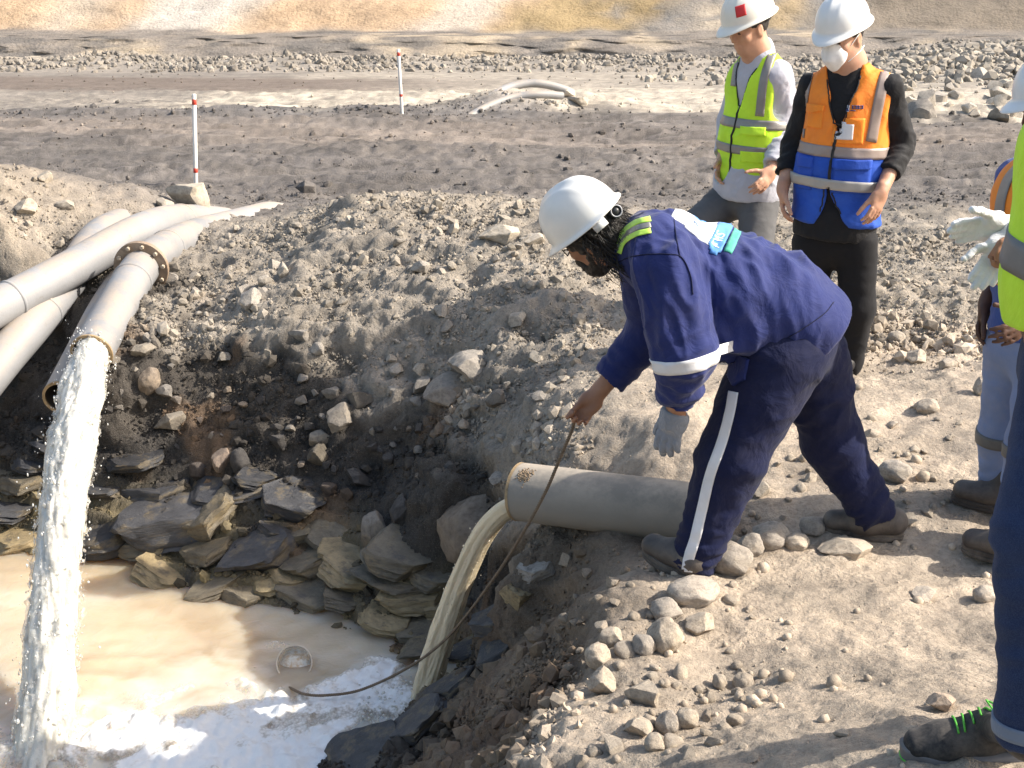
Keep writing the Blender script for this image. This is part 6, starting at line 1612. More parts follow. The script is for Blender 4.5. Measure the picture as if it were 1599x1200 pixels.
tr = [ecap(V3(pv) + up_ * .02, V3(pv) - up_ * .08, .128, .118, lo_, 1.32, .05), cap(hl, kl, .098, .080, .04), cap(kl, al, .080, .066, .04), cap(hr_, kr, .098, .080, .04), cap(kr, ar, .080, .066, .04)]
garment('trousers', tr, .009, M_BLKT, man2, [(hl, kl, .1, .005, 9, 6), (kl, al, .1, .006, 11, 6), (hr_, kr, .1, .005, 9, 6), (kr, ar, .1, .006, 11, 6)], 12)
gz = lambda p: float(ground_h(np.array([p[0]]), np.array([p[1]]))[0])
for a in (al, ar):
    z = gz(a); boot(man2, (a.x + .05, a.y + .06, z), (a.x - .13, a.y - .15, z), (a.x, a.y, max(a.z - .02, z + .12)), M_BLACKPL, M_BLACKPL, name='shoe')
# vest: shell over the shirt, open in a V, rounded front corners, arm holes
M_ORANGE = M_cloth('orange hi vis', (1.0, .28, .030), 0.7, 500, 0.45, 9, 0.05, dirt=(.55, .24, .09), dirt_amt=0.25); M_VBLUE = M_cloth('royal blue cloth', (.020, .075, .42), 0.65, 500, 0.55, 9, 0.05)
M_EDGE = M_plain('black piping', (.012, .012, .014), 0.7)
def vest_solid(ch, ws, pv, shl, shr, nk, fo_, lo_, hem, r=(.142, .146, .158), wide=1.37, vdeep=.30, arm=.088, vhalf=.055, shw=.070, sharm=0.02):
    pr = [ecap(ch, ws, r[0], r[1], lo_, wide, .05), ecap(ws, V3(pv) - up_ * .05, r[1], r[2], lo_, wide - .03, .05), cap(V3(shl) * .90 + V3(shr) * .10, V3(shr) * .90 + V3(shl) * .10, shw, shw, .06), ecap(V3(nk) - up_ * .035, ch, .084, .13, lo_, 1.25, .05)]
    for s_, sh in ((1, shl), (-1, shr)):
        pr.append(cut(ecap(V3(sh) + lo_ * s_ * (.125 + sharm) + up_ * .0, V3(sh) + lo_ * s_ * .108 - up_ * .16, arm, arm * .92, fo_, 1.5, .01)))
    pr.append(cut(ell(V3(nk) + up_ * .035, (.088, .088, .085), None, .01)))
    return pr
front = V3(ch) + fo_ * .1
gap0 = P(1324, 118, 5.8); gap1 = P(1308, 202, 5.8); hemz = V3(pv)[2]
vp = vest_solid(ch, ws, pv, shl, shr, nk, fo_, lo_, hemz)
# V opening as a wedge that narrows down to the zip
zt = V3(P(1307, 205, 5.80)); top_l = V3(nk) + lo_ * .060 + fo_ * .1; top_r = V3(nk) - lo_ * .085 + fo_ * .1
for t_ in np.linspace(0, 1, 24):
    cA = top_l * (1 - t_) + zt * t_; cB = top_r * (1 - t_) + zt * t_; m_ = (cA + cB) / 2; wd = np.linalg.norm(cA - cB) / 2 + .006
    vp.append(cut(boxp(m_ + fo_ * .05, (.16, wd, .030), np.stack([fo_, lo_, up_], 1), .004, .006)))
# rounded front corners of the hem
for t_ in np.linspace(0, 1, 26):
    zz = V3(P(1290, 298, 5.80)) * (1 - t_) + V3(P(1296, 372, 5.80)) * t_; wd = .008 + .105 * t_ ** 1.8
    vp.append(cut(boxp(zz + fo_ * .05, (.16, wd, .010), np.stack([fo_, lo_, up_], 1), .004, .006)))
vp.append(plane(V3(pv) + up_ * .022, (-.06, 0, -1)))
beltz = V3(P(1330, 243, 5.83))[2]
def vcol(V): return {'height': (V[:, 2] - beltz) - .02 * ((V - V3(ws)) @ lo_)}
t = NT('orange and blue vest'); cc = t.coord('Object'); hh_ = t.attr('height', 'Fac')
n3 = t.noise(cc, 6, 5, 0.65); wv = t.noise(cc, 9, 5, 0.55, 0.6)
fac = t.math('GREATER_THAN', hh_, 0.0)
oc = t.mix(t.remap(n3, .35, .7), (1.0, .29, .03), (.84, .235, .04)); bc_ = t.mix(t.remap(n3, .3, .7), (.016, .066, .38), (.026, .10, .50))
t.set(t.mix(fac, bc_, oc), 0.68, t.bump(t.noise(cc, 600, 2), .15, .001, t.bump(wv, 0.5, 0.018)), Sheen_Weight=.05); t.b.inputs['Specular IOR Level'].default_value = .25
M_VEST2 = t.m
vo, vb = garment('vest', vp, .0075, M_VEST2, man2, [(ch, ws, .2, .011, 5, 8), (ws, pv, .2, .013, 7, 6)], 14, 2, vcol)
def px_patch(name, bvh, px, py, w, h, Y, mat, par, face, off=.003, thick=.004, n=(12, 12), shape=None, roll=0.0):
    """patch centred where photo pixel (px, py) meets the garment; w, h in metres"""
    f = nrm(face); r_ = nrm(np.cross((0, 0, 1.0), f)); r_ = -r_ if False else r_
    u = np.cross(f, r_); c_, s_ = math.cos(roll), math.sin(roll); r2 = r_ * c_ + u * s_; u2 = u * c_ - r_ * s_
    return patch(name, bvh, P(px, py, Y), r2, u2, w, h, mat, par, off, thick, n, shape)
fv = fo_
band('reflective_strip', vb, P(1310, 232, 5.97), (0.03, 0, 1), .050, M_TAPE2, man2, rmax=.32, n=96, arc=(0, 360))
band('reflective_strip', vb, P(1305, 281, 5.97), (0.05, 0, 1), .046, M_TAPE4, man2, rmax=.32, n=96, off=.014)
snap_strip('reflective_strip', vb, [(1268, 96), (1262, 120), (1255, 160), (1250, 215)], (15, 13), M_TAPE2, man2, Yn=5.3)
snap_strip('reflective_strip', vb, [(1388, 103), (1380, 125), (1370, 170), (1360, 222)], (17, 17), M_TAPE2, man2, Yn=5.3)
px_patch('pocket', vb, 1271, 186, .075, .085, 5.9, M_ORANGE, man2, fo_, .004, .004); px_patch('pocket_flap', vb, 1272, 171, .080, .038, 5.9, M_ORANGE, man2, fo_, .010, .006, (14, 8), lambda u, v: v > -.5 + .55 * max(0, u + .1))
px_patch('id_pocket', vb, 1324, 205, .135, .115, 5.83, M_ORANGE, man2, fo_, .005, .004)
px_patch('badge', vb, 1318, 205, .078, .078, 5.83, M_WTAPE, man2, fo_, .009, .003, (10, 10), lambda u, v: not (v > .36 and u < -.2) and not (v > .42 and u > .1))
px_patch('pocket_flap', vb, 1330, 257, .165, .045, 5.83, M_VBLUE, man2, fo_, .012, .006, (16, 6), lambda u, v: v > -.5 + .5 * max(0, abs(u) - .36) * 3)
px_patch('pocket', vb, 1330, 280, .160, .12, 5.83, M_VBLUE, man2, fo_, .006, .005)
px_patch('pocket_flap', vb, 1257, 254, .07, .05, 5.9, M_VBLUE, man2, fo_, .012, .006, (12, 6))
px_patch('pocket', vb, 1257, 276, .065, .12, 5.9, M_VBLUE, man2, fo_, .006, .005)
M_PRINTN = M_plain('navy print', (.035, .045, .16), 0.7); M_PRINTP = M_plain('pale print', (.55, .60, .72), 0.7)
px_patch('emblem', vb, 1321, 169, .034, .034, 5.83, M_PRINTP, man2, fo_, .004, .002, (12, 12), lambda u, v: abs(u) < .45 and v < .5 - abs(u) * .5)
px_patch('emblem', vb, 1321, 171, .030, .018, 5.83, M_PRINTN, man2, fo_, .0055, .002, (12, 8), lambda u, v: v + .5 < 1 - 1.9 * abs(u))
for k in range(4):      # four small block characters beside the emblem, too small in the photo to read
    cx = 1332 + 4.6 * k
    px_patch('print_stroke', vb, cx, 165.6, .011, .0032, 5.83, M_PRINTN, man2, fo_, .0045, .002, (3, 2)); px_patch('print_stroke', vb, cx, 169.2, .011, .0030, 5.83, M_PRINTN, man2, fo_, .0045, .002, (3, 2)); px_patch('print_stroke', vb, cx + (1.0 if k % 2 else -.6), 167.6, .0034, .016, 5.83, M_PRINTN, man2, fo_, .0045, .002, (2, 3))
px_patch('print_stroke', vb, 1332, 173.0, .022, .0034, 5.83, M_PRINTN, man2, fo_, .0045, .002, (4, 2))
def px_pipe(name, bvh, pts, r, mat, par, Yn):
    q = [snap_px(bvh, v.x, v.y, .001, Yn) for v in spline([Vector((x, y, 0)) for x, y in pts], 8)]; q = [x for x in q if x is not None]
    q = [x for i, x in enumerate(q) if i == 0 or (x - q[i - 1]).length < .10]
    if len(q) > 2: b = MB(); b.tube(q, r, 6); b.build(name, mat, par)
piping('zip', vb, [zt, V3(P(1299, 232, 5.80)), V3(P(1292, 262, 5.80)), V3(P(1290, 296, 5.80))], .0075, M_EDGE, man2)
piping('piping', vb, [top_l * .9 + zt * .1, top_l * .6 + zt * .4, top_l * .3 + zt * .7, zt], .0035, M_EDGE, man2); piping('piping', vb, [top_r * .9 + zt * .1, top_r * .6 + zt * .4, top_r * .3 + zt * .7, zt], .0035, M_EDGE, man2)
for sg in (1, -1): piping('piping', vb, [V3(P(1290, 298, 5.80)) * (1 - t_) + V3(P(1296, 372, 5.80)) * t_ + lo_ * sg * (.008 + .105 * t_ ** 1.8) for t_ in (0, .15, .3, .42, .52)], .0035, M_EDGE, man2)
# dust mask with straps
M_MASK = M_cloth('white mask', (.80, .80, .80), 0.8, 500, 0.2, 10); f2, l2, u2 = R2[:, 0], R2[:, 1], R2[:, 2]
mk = [ell(A2(.078, 0, -.048), (.052, .060, .062), R2, .02), cap(A2(.112, 0, -.008), A2(.125, 0, -.055), .018, .014, .03), cap(A2(.118, 0, -.06), A2(.088, 0, -.105), .012, .018, .03), plane(A2(.052, 0, 0), -f2)]
mo, mbv = garment('dust_mask', mk, .004, M_MASK, man2, None, 0, 2)
b = MB(); b.lathe([(0, .006), (.011, .006), (.013, .003), (.013, -.006)], frame(A2(.108, .034, -.052), f2 * .7 + l2 * .75), 20); b.build('valve', M_PLATE, mo)
for z0, z1 in ((-.030, .040), (-.085, -.045)):
    b = MB(); b.tube([A2(.062, .060, z0), A2(.03, .074, z0 * .6 + z1 * .4), A2(-.002, .086, z1 * .8 + z0 * .2), A2(-.05, .076, z1)], .0022, 6); b.build('strap', M_MASK, mo)
helmet(man2, A2, R2, M_HELM, z0=.066, pitch=0.10, peak=.042, H=.130, L=.140, Wd=.114)

# ---- lime vest over a pale grey shirt, walking
fo3, lo3 = torso_axes((-.80, -.60)); base3 = P(1150, 500, 6.75); base3.z = gz(base3)
man3 = empty('person', base3); tag(man3, 'person in lime vest over pale grey shirt with cream helmet bearing a red square', 'person')
nk3, ch3, ws3, pv3 = P(1184, 84, 6.76), P(1186, 132, 6.78), P(1176, 216, 6.77), P(1168, 284, 6.77)
sl3, el3, wl3 = P(1214, 118, 6.68), P(1232, 196, 6.72), P(1204, 268, 6.52)
sr3, er3, wr3 = P(1160, 114, 6.92), P(1140, 190, 6.98), P(1128, 250, 6.8)
h3l, k3l, a3l = P(1186, 310, 6.70), P(1178, 400, 6.55), P(1196, 486, 6.72)
h3r, k3r, a3r = P(1148, 302, 6.84), P(1092, 352, 6.72), P(1086, 446, 6.76)
O3 = P(1170, 46, 6.73); hp, A3, R3 = head(O3, (-.82, -.46, -.26), (-.22, -.10, .96))
bd_ = hp + [cap(A3(-.02, 0, -.05), nk3, .058, .066, .04), cap(nk3, ch3, .075, .10, .05), ecap(ch3, ws3, .105, .11, lo3, 1.33, .05), ecap(ws3, pv3, .11, .12, lo3, 1.28, .05)]
for a, b_, c_ in ((sl3, el3, wl3), (sr3, er3, wr3)): bd_ += [cap(a, b_, .050, .042, .04), cap(b_, c_, .042, .029, .02)]
for a, b_, c_ in ((h3l, k3l, a3l), (h3r, k3r, a3r)): bd_ += [cap(a, b_, .085, .055, .04), cap(b_, c_, .055, .04, .02)]
bd_ += hand(wl3, V3(P(1184, 298, 6.44)) - V3(wl3), -lo3 * .8 - fo3 * .3, fo3 - lo3 * .3, curl=(.35, .45, .3), spread=.05)
bd_ += hand(wr3, V3(P(1122, 280, 6.74)) - V3(wr3), lo3, fo3, curl=(.35, .45, .3))
V, Q = solid(bd_, .0062); V = relax(V, Q, 1, .3); mesh_np('body', V, Q, SKIN3, man3)
face_bits(A3, man3, M_HAIR2); hair_cap(A3, R3, man3, M_HAIR2)
M_PSHIRT = M_cloth('pale grey shirt', (.46, .47, .53), 0.75, 800, 0.6, 10, 0.1); M_GREYT = M_cloth('grey trousers', (.105, .105, .108), 0.85, 800, 0.4, 9, 0.05)
sh_ = [ecap(ch3, ws3, .125, .130, lo3, 1.36, .05), ecap(ws3, pv3, .132, .146, lo3, 1.30, .05), ecap(pv3, V3(pv3) - up_ * .05, .146, .152, lo3, 1.28, .05), cap(sl3, sr3, .050, .050, .05), ecap(V3(nk3) - up_ * .02, ch3, .078, .115, lo3, 1.2, .05)]
sh_ += slv(sl3, el3, wl3, .066, .068, .050, .03) + slv(sr3, er3, wr3, .064, .066, .050, .03)
sh_ += [ecap(V3(nk3) - up_ * .02 - fo3 * .005, V3(nk3) + up_ * .022 - fo3 * .02, .072, .066, lo3, 1.05, .02), plane(V3(pv3) - up_ * .085, (-.05, 0, -1)), cut(ell(V3(nk3) + fo3 * .075 + up_ * .02, (.040, .040, .065), None, .008))]
so3, sb3 = garment('shirt', sh_, .0075, M_PSHIRT, man3, [(sl3, el3, .08, .015, 7, 9), (el3, wl3, .08, .016, 16, 6), (ch3, pv3, .16, .008, 5, 9)], 21)
tr = [ecap(V3(pv3) + up_ * .02, V3(pv3) - up_ * .08, .130, .125, lo3, 1.28, .05), cap(h3l, k3l, .106, .085, .04), cap(k3l, a3l, .085, .068, .04), cap(h3r, k3r, .108, .088, .04), cap(k3r, a3r, .088, .068, .04)]
garment('trousers', tr, .009, M_GREYT, man3, [(h3l, k3l, .1, .005, 9, 6), (h3r, k3r, .1, .008, 12, 6), (k3r, a3r, .1, .006, 11, 6)], 22)
for a in (a3l, a3r):
    z = gz(a); boot(man3, (a.x + .07, a.y + .05, z), (a.x - .15, a.y - .11, z), (a.x, a.y, max(a.z - .02, z + .12)), M_BOOT, M_SOLE, name='shoe')
vp = vest_solid(ch3, ws3, pv3, sl3, sr3, nk3, fo3, lo3, 0, r=(.138, .142, .152), wide=1.34, arm=.090, shw=.068, sharm=-.012)
zt3 = V3(ch3) + fo3 * .14 - up_ * .10; tl3, tr3 = V3(nk3) + lo3 * .066 + fo3 * .10, V3(nk3) - lo3 * .066 + fo3 * .10
Rb = np.stack([fo3, lo3, up_], 1)
for t_ in np.linspace(0, 1, 24):
    cA = tl3 * (1 - t_) + zt3 * t_; cB = tr3 * (1 - t_) + zt3 * t_; vp.append(cut(boxp((cA + cB) / 2 + fo3 * .05, (.16, np.linalg.norm(cA - cB) / 2 + .005, .026), Rb, .004, .006)))
for t_ in np.linspace(0, 1, 24):
    z_ = V3(pv3) + fo3 * .15 + up_ * (.03 - .075 * t_); vp.append(cut(boxp(z_ + fo3 * .05, (.16, .006 + .11 * t_ ** 2.0, .008), Rb, .004, .006)))
vp.append(plane(V3(pv3) - up_ * .012, (-.05, 0, -1)))
v3o, v3b = garment('vest', vp, .0075, M_HIVIS, man3, [(ch3, ws3, .2, .009, 5, 8), (ws3, pv3, .2, .013, 7, 6)], 24, 2)
band('reflective_strip', v3b, P(1172, 189, 6.77), (.02, 0, 1), .048, M_TAPE, man3, rmax=.32, n=96)
band('reflective_strip', v3b, P(1166, 229, 6.77), (.03, 0, 1), .046, M_TAPE, man3, rmax=.32, n=96)
snap_strip('reflective_strip', v3b, [(1210, 76), (1200, 100), (1192, 130), (1186, 182)], (12, 14), M_TAPE, man3, Yn=6.0)
snap_strip('reflective_strip', v3b, [(1158, 90), (1150, 105), (1145, 135)], (8, 8), M_TAPE, man3, Yn=6.0)
px_patch('pocket_flap', v3b, 1176, 206, .125, .04, 6.6, M_HIVIS, man3, fo3 * .6 + lo3 * .5, .012, .006, (14, 6)); px_patch('pocket', v3b, 1175, 246, .125, .055, 6.6, M_HIVIS, man3, fo3 * .6 + lo3 * .5, .006, .005)
zb3 = V3(pv3) + fo3 * .15 + up_ * .03
piping('zip', v3b, [zt3, zt3 * .66 + zb3 * .34, zt3 * .33 + zb3 * .67, zb3], .006, M_EDGE, man3)
for tp in (tl3, tr3): piping('piping', v3b, [tp * .85 + zt3 * .15, tp * .5 + zt3 * .5, tp * .2 + zt3 * .8, zt3], .0032, M_EDGE, man3)
for sg in (1, -1): piping('piping', v3b, [V3(pv3) + fo3 * .15 + up_ * (.03 - .075 * t_) + lo3 * sg * (.006 + .11 * t_ ** 2) for t_ in (0, .3, .5, .7, .85)], .0032, M_EDGE, man3)
h3, hb3, HO3, hf3, hl3, hu3 = helmet(man3, A3, R3, M_HELM2, z0=.066, pitch=0.10, peak=.045, H=.135, L=.148, Wd=.120)
M_RED = M_plain('red sticker', (.55, .025, .025), 0.4)
dq = nrm(hf3 * .62 + hl3 * .50 + hu3 * .40); patch('red_square', hb3, HO3 + dq * .12 + hu3 * .012, np.cross(hu3, dq) * 1.0, hu3, .050, .050, M_RED, man3, .0015, .001, (8, 8))

# ---- pale blue trousers, at the frame edge, facing the bending man
fo4, lo4 = torso_axes((-.95, -.30)); base4 = P(1560, 830, 4.28); base4.z = gz(base4)
man4 = empty('person', base4); tag(man4, 'dark bearded person in orange vest and pale blue trousers half hidden behind the jeans person', 'person')
pv4 = P(1612, 515, 4.30); ws4 = P(1622, 430, 4.31); ch4 = P(1625, 318, 4.32); nk4 = P(1652, 232, 4.32)
s4l, e4l, w4l = P(1640, 285, 4.12), P(1665, 415, 4.12), P(1610, 500, 4.0)
s4r, e4r, w4r = P(1592, 282, 4.50), P(1580, 402, 4.50), P(1541, 472, 4.44)
h4r, k4r, a4r = P(1586, 545, 4.38), P(1566, 680, 4.40), P(1556, 780, 4.42)
h4l, k4l, a4l = P(1636, 548, 4.22), P(1612, 700, 4.16), P(1580, 850, 4.14)
O4 = P(1648, 168, 4.32); hp, A4, R4 = head(O4, (-.97, -.12, -.22), (-.20, 0, .98))
bd_ = hp + [cap(A4(-.02, 0, -.05), nk4, .056, .064, .04), cap(nk4, ch4, .075, .10, .05), ecap(ch4, ws4, .105, .11, lo4, 1.3, .05), ecap(ws4, pv4, .11, .115, lo4, 1.25, .05)]
for a, b_, c_ in ((s4l, e4l, w4l), (s4r, e4r, w4r)): bd_ += [cap(a, b_, .05, .042, .04), cap(b_, c_, .042, .029, .02)]
for a, b_, c_ in ((h4l, k4l, a4l), (h4r, k4r, a4r)): bd_ += [cap(a, b_, .085, .055, .04), cap(b_, c_, .055, .04, .02)]
bd_ += hand(w4r, V3(P(1526, 532, 4.42)) - V3(w4r), (.65, -.55, .1), (-.75, -.35, 0), curl=(.30, .42, .3), spread=.06, thumb=(.85, .35, .3))
bd_ += hand(w4l, V3(P(1580, 520, 3.95)) - V3(w4l), (0, .9, 0), (-.5, 0, .8))
V, Q = solid(bd_, .007); V = relax(V, Q, 1, .3); mesh_np('body', V, Q, SKIN4, man4); face_bits(A4, man4, M_HAIR2); hair_cap(A4, R4, man4, M_HAIR2)
bd = [cap(A4(.005, .060, -.035), A4(.045, .034, -.095), .016, .022, .03), cap(A4(.005, -.060, -.035), A4(.045, -.034, -.095), .016, .022, .03), ell(A4(.060, 0, -.100), (.036, .040, .032), R4, .03)]
V, Q = solid(bd, .005); mesh_np('beard', V + vnormals(V, Q) * (np.abs(noise3(V * 90)) * .006)[:, None], Q, M_HAIR2, man4)
M_BLUES = M_cloth('blue shirt', (.03, .07, .26), 0.8, 800, 0.5, 10); M_PBLUE = M_cloth('pale blue trousers', (.19, .255, .43), 0.85, 800, 0.45, 8, 0.1, dirt=(.40, .36, .33), dirt_amt=0.3)
sh_ = [ecap(ch4, ws4, .122, .125, lo4, 1.32, .05), ecap(ws4, pv4, .125, .135, lo4, 1.28, .05), cap(s4l, s4r, .068, .068, .06), ecap(V3(nk4) - up_ * .02, ch4, .078, .115, lo4, 1.2, .05), plane(V3(pv4) - up_ * .02, (0, 0, -1))] + slv(s4l, e4l, w4l, .072, .064, .05, .05) + slv(s4r, e4r, w4r, .072, .062, .048, .075)
garment('shirt', sh_, .009, M_BLUES, man4, [(s4r, e4r, .08, .006, 9, 9), (e4r, w4r, .08, .008, 20, 6)], 31)
vp = vest_solid(ch4, ws4, pv4, s4l, s4r, nk4, fo4, lo4, 0, r=(.136, .138, .145), wide=1.32, arm=.086, shw=.074); vp.append(plane(V3(pv4) + up_ * .16, (0, 0, -1)))
v4o, v4b = garment('vest', vp, .006, M_ORANGE, man4, None, 0, 2)
band('reflective_strip', v4b, P(1622, 430, 4.31), (0, 0, 1), .05, M_TAPE, man4, rmax=.3, n=80)
snap_strip('reflective_strip', v4b, [(1590, 262), (1574, 282), (1564, 312), (1560, 345)], (14, 16), M_TAPE, man4, Yn=3.6)
tr = [ecap(V3(pv4) + up_ * .03, V3(pv4) - up_ * .06, .128, .122, lo4, 1.28, .05), cap(h4l, k4l, .105, .085, .04), cap(k4l, a4l, .085, .066, .04), cap(h4r, k4r, .108, .082, .04), cap(k4r, a4r, .082, .062, .04)]
t4o, t4b = garment('trousers', tr, .009, M_PBLUE, man4, [(h4r, k4r, .1, .005, 8, 6), (k4r, a4r, .1, .010, 16, 6), (h4l, k4l, .1, .006, 9, 6), (k4l, a4l, .1, .009, 16, 6)], 32)
for a, b_ in ((k4r, a4r), (k4l, a4l)): band('trouser_tape', t4b, S_(k4r, a4r, .0) if a is k4r else S_(k4l, a4l, .05), V3(a) - V3(b_), .045, M_plain('grey band', (.13, .13, .125), .6), man4, rmax=.14)
for tx, ty, hx, hy, an in ((1484, 792, 1566, 800, a4r), (1503, 870, 1590, 884, a4l)):
    q = on_ground(tx, ty - 8); q2 = on_ground(hx, hy); d = (q2 - q); d.z = 0; d = d.normalized() * .26; q2 = q + d
    boot(man4, (q2.x, q2.y, gz(q2)), (q.x, q.y, gz(q) + .002), (q2.x - d.x * .22, q2.y - d.y * .22, gz(q2) + .14), M_BOOT, M_SOLE)
helmet(man4, A4, R4, M_HELM, z0=.050, pitch=-.02, peak=.035, H=.135, L=.142, Wd=.118)

# ---- jeans and sneaker in front, mostly outside the frame
fo5, lo5 = torso_axes((-.98, -.05)); base5 = V3((1.2, 2.25, 0)); base5 = Vector((1.2, 2.25, gz(base5)))
man5 = empty('person', base5); tag(man5, 'person in blue jeans, lime vest and black sneakers with green laces at the frame edge', 'person')
pv5 = P(1712, 548, 2.36); ws5 = P(1708, 440, 2.38); ch5 = P(1724, 250, 2.40); nk5 = P(1790, 110, 2.40)
s5l, e5l, w5l = P(1780, 200, 2.20), P(1850, 420, 2.12), P(1850, 600, 2.0)
s5r, e5r, w5r = P(1740, 200, 2.60), P(1722, 380, 2.78), P(1612, 362, 2.90)
h5l, k5l, a5l = P(1690, 600, 2.28), P(1632, 832, 2.20), P(1610, 1142, 2.14)
h5r, k5r, a5r = P(1725, 595, 2.46), P(1760, 850, 2.50), P(1790, 1080, 2.52)
O5 = P(1800, 15, 2.40); hp, A5, R5 = head(O5, (-.95, .1, -.28), (-.26, 0, .97))
bd_ = hp + [cap(A5(-.02, 0, -.05), nk5, .050, .056, .03), cap(nk5, ch5, .060, .10, .04), ecap(ch5, ws5, .105, .11, lo5, 1.3, .05), ecap(ws5, pv5, .11, .12, lo5, 1.25, .05)]
for a, b_, c_ in ((s5l, e5l, w5l), (s5r, e5r, w5r)): bd_ += [cap(a, b_, .05, .042, .04), cap(b_, c_, .042, .029, .02)]
for a, b_, c_ in ((h5l, k5l, a5l), (h5r, k5r, a5r)): bd_ += [cap(a, b_, .085, .055, .04), cap(b_, c_, .055, .04, .02)]
bd_ += hand(w5l, (-.3, 0, -1), (0, 1, 0), (-1, 0, .2)) + hand(w5r, (-1, -.05, -.35), (0, -.3, -1), (-.2, -1, .2), curl=(.8, .9, .6), s=.95)
V, Q = solid(bd_, .010); V = relax(V, Q, 1, .3); mesh_np('body', V, Q, SKIN1, man5); hair_cap(A5, R5, man5, M_HAIR2); face_bits(A5, man5, M_HAIR2)
M_TEE = M_cloth('dark shirt', (.03, .03, .04), 0.8, 800, 0.4, 10)
sh_ = [ecap(ch5, ws5, .118, .122, lo5, 1.30, .05), ecap(ws5, pv5, .122, .130, lo5, 1.25, .05), cap(s5l, s5r, .066, .066, .06), ecap(V3(nk5) - up_ * .04, ch5, .066, .112, lo5, 1.2, .05), plane(V3(pv5) + up_ * .04, (0, 0, -1))] + slv(s5l, e5l, w5l, .072, .062, .05, .04) + slv(s5r, e5r, w5r, .070, .06, .048, .04)
garment('shirt', sh_, .011, M_TEE, man5, None, 0)
vp = vest_solid(ch5, ws5, pv5, s5l, s5r, nk5, fo5, lo5, 0, r=(.140, .150, .158), wide=1.30, arm=.09); vp.append(plane(V3(pv5) + up_ * .045, (0, -.12, -1)))
v5o, v5b = garment('vest', vp, .006, M_HIVIS, man5, [(ch5, ws5, .25, .006, 6, 6), (ws5, pv5, .25, .008, 7, 5)], 41, 2)
M_TAPE3 = M_plain('grey tape', (.155, .155, .155), .5, .1, 30)
band('reflective_strip', v5b, P(1712, 392, 2.385), (-.06, -.05, 1), .062, M_TAPE3, man5, rmax=.32, n=96)
snap_strip('reflective_strip', v5b, [(1660, 120), (1650, 200), (1648, 330)], (50, 50), M_TAPE3, man5, Yn=1.9)
t = NT('blue denim'); c = t.coord('Object'); n1 = t.noise(c, 7, 5, 0.6); n2 = t.noise(c, 500, 2, 0.5); n3 = t.noise(c, 26, 5, 0.7, 0.8)
t.set(t.mix(t.math('MULTIPLY', t.remap(n2, .4, .7), .30), t.mix(t.remap(n1, .3, .7), (.009, .018, .055), (.018, .034, .092)), (.07, .11, .20)), 0.85, t.bump(n2, .3, .001, t.bump(n3, .4, .008)), Sheen_Weight=.05); t.b.inputs['Specular IOR Level'].default_value = .2; M_DENIM = t.m
M_DENIMIN = M_cloth('denim inside', (.15, .19, .26), 0.9, 700, .3, 20)
def leg_end(kn, an, r): d = nrm(V3(an) - V3(kn)); return cut(cap(V3(an) + d * (r + .12), V3(an) + d * .25, .12, .12, .006))
tr = [ecap(V3(pv5) + up_ * .05, V3(pv5) - up_ * .05, .128, .132, lo5, 1.25, .05), cap(h5l, k5l, .112, .090, .04), cap(k5l, a5l, .086, .066, .04), cap(h5r, k5r, .112, .088, .04), cap(k5r, a5r, .086, .062, .04), ell(S_(k5l, a5l, .25) + V3((.02, 0, 0)), (.075, .075, .12), None, .05), leg_end(k5l, a5l, .01), leg_end(k5r, a5r, .01)]
j5o, j5b = garment('jeans', tr, .0065, M_DENIM, man5, [(h5l, S_(h5l, k5l, .6), .12, .006, 9, 5), (S_(h5l, k5l, .7), S_(k5l, a5l, .25), .1, .010, 17, 4), (S_(k5l, a5l, .4), a5l, .09, .007, 13, 5), (h5r, k5r, .12, .006, 9, 5), (k5r, a5r, .1, .008, 13, 5)], 42)
band('turned_cuff', j5b, V3(a5l) - nrm(V3(a5l) - V3(k5l)) * .012, nrm(V3(k5l) - V3(a5l)), .030, M_DENIMIN, man5, rmax=.13, off=.004)
band('belt', v5b if False else j5b, V3(pv5) + up_ * .035, up_, .035, M_plain('brown belt', (.16, .095, .05), .6), man5, rmax=.25)
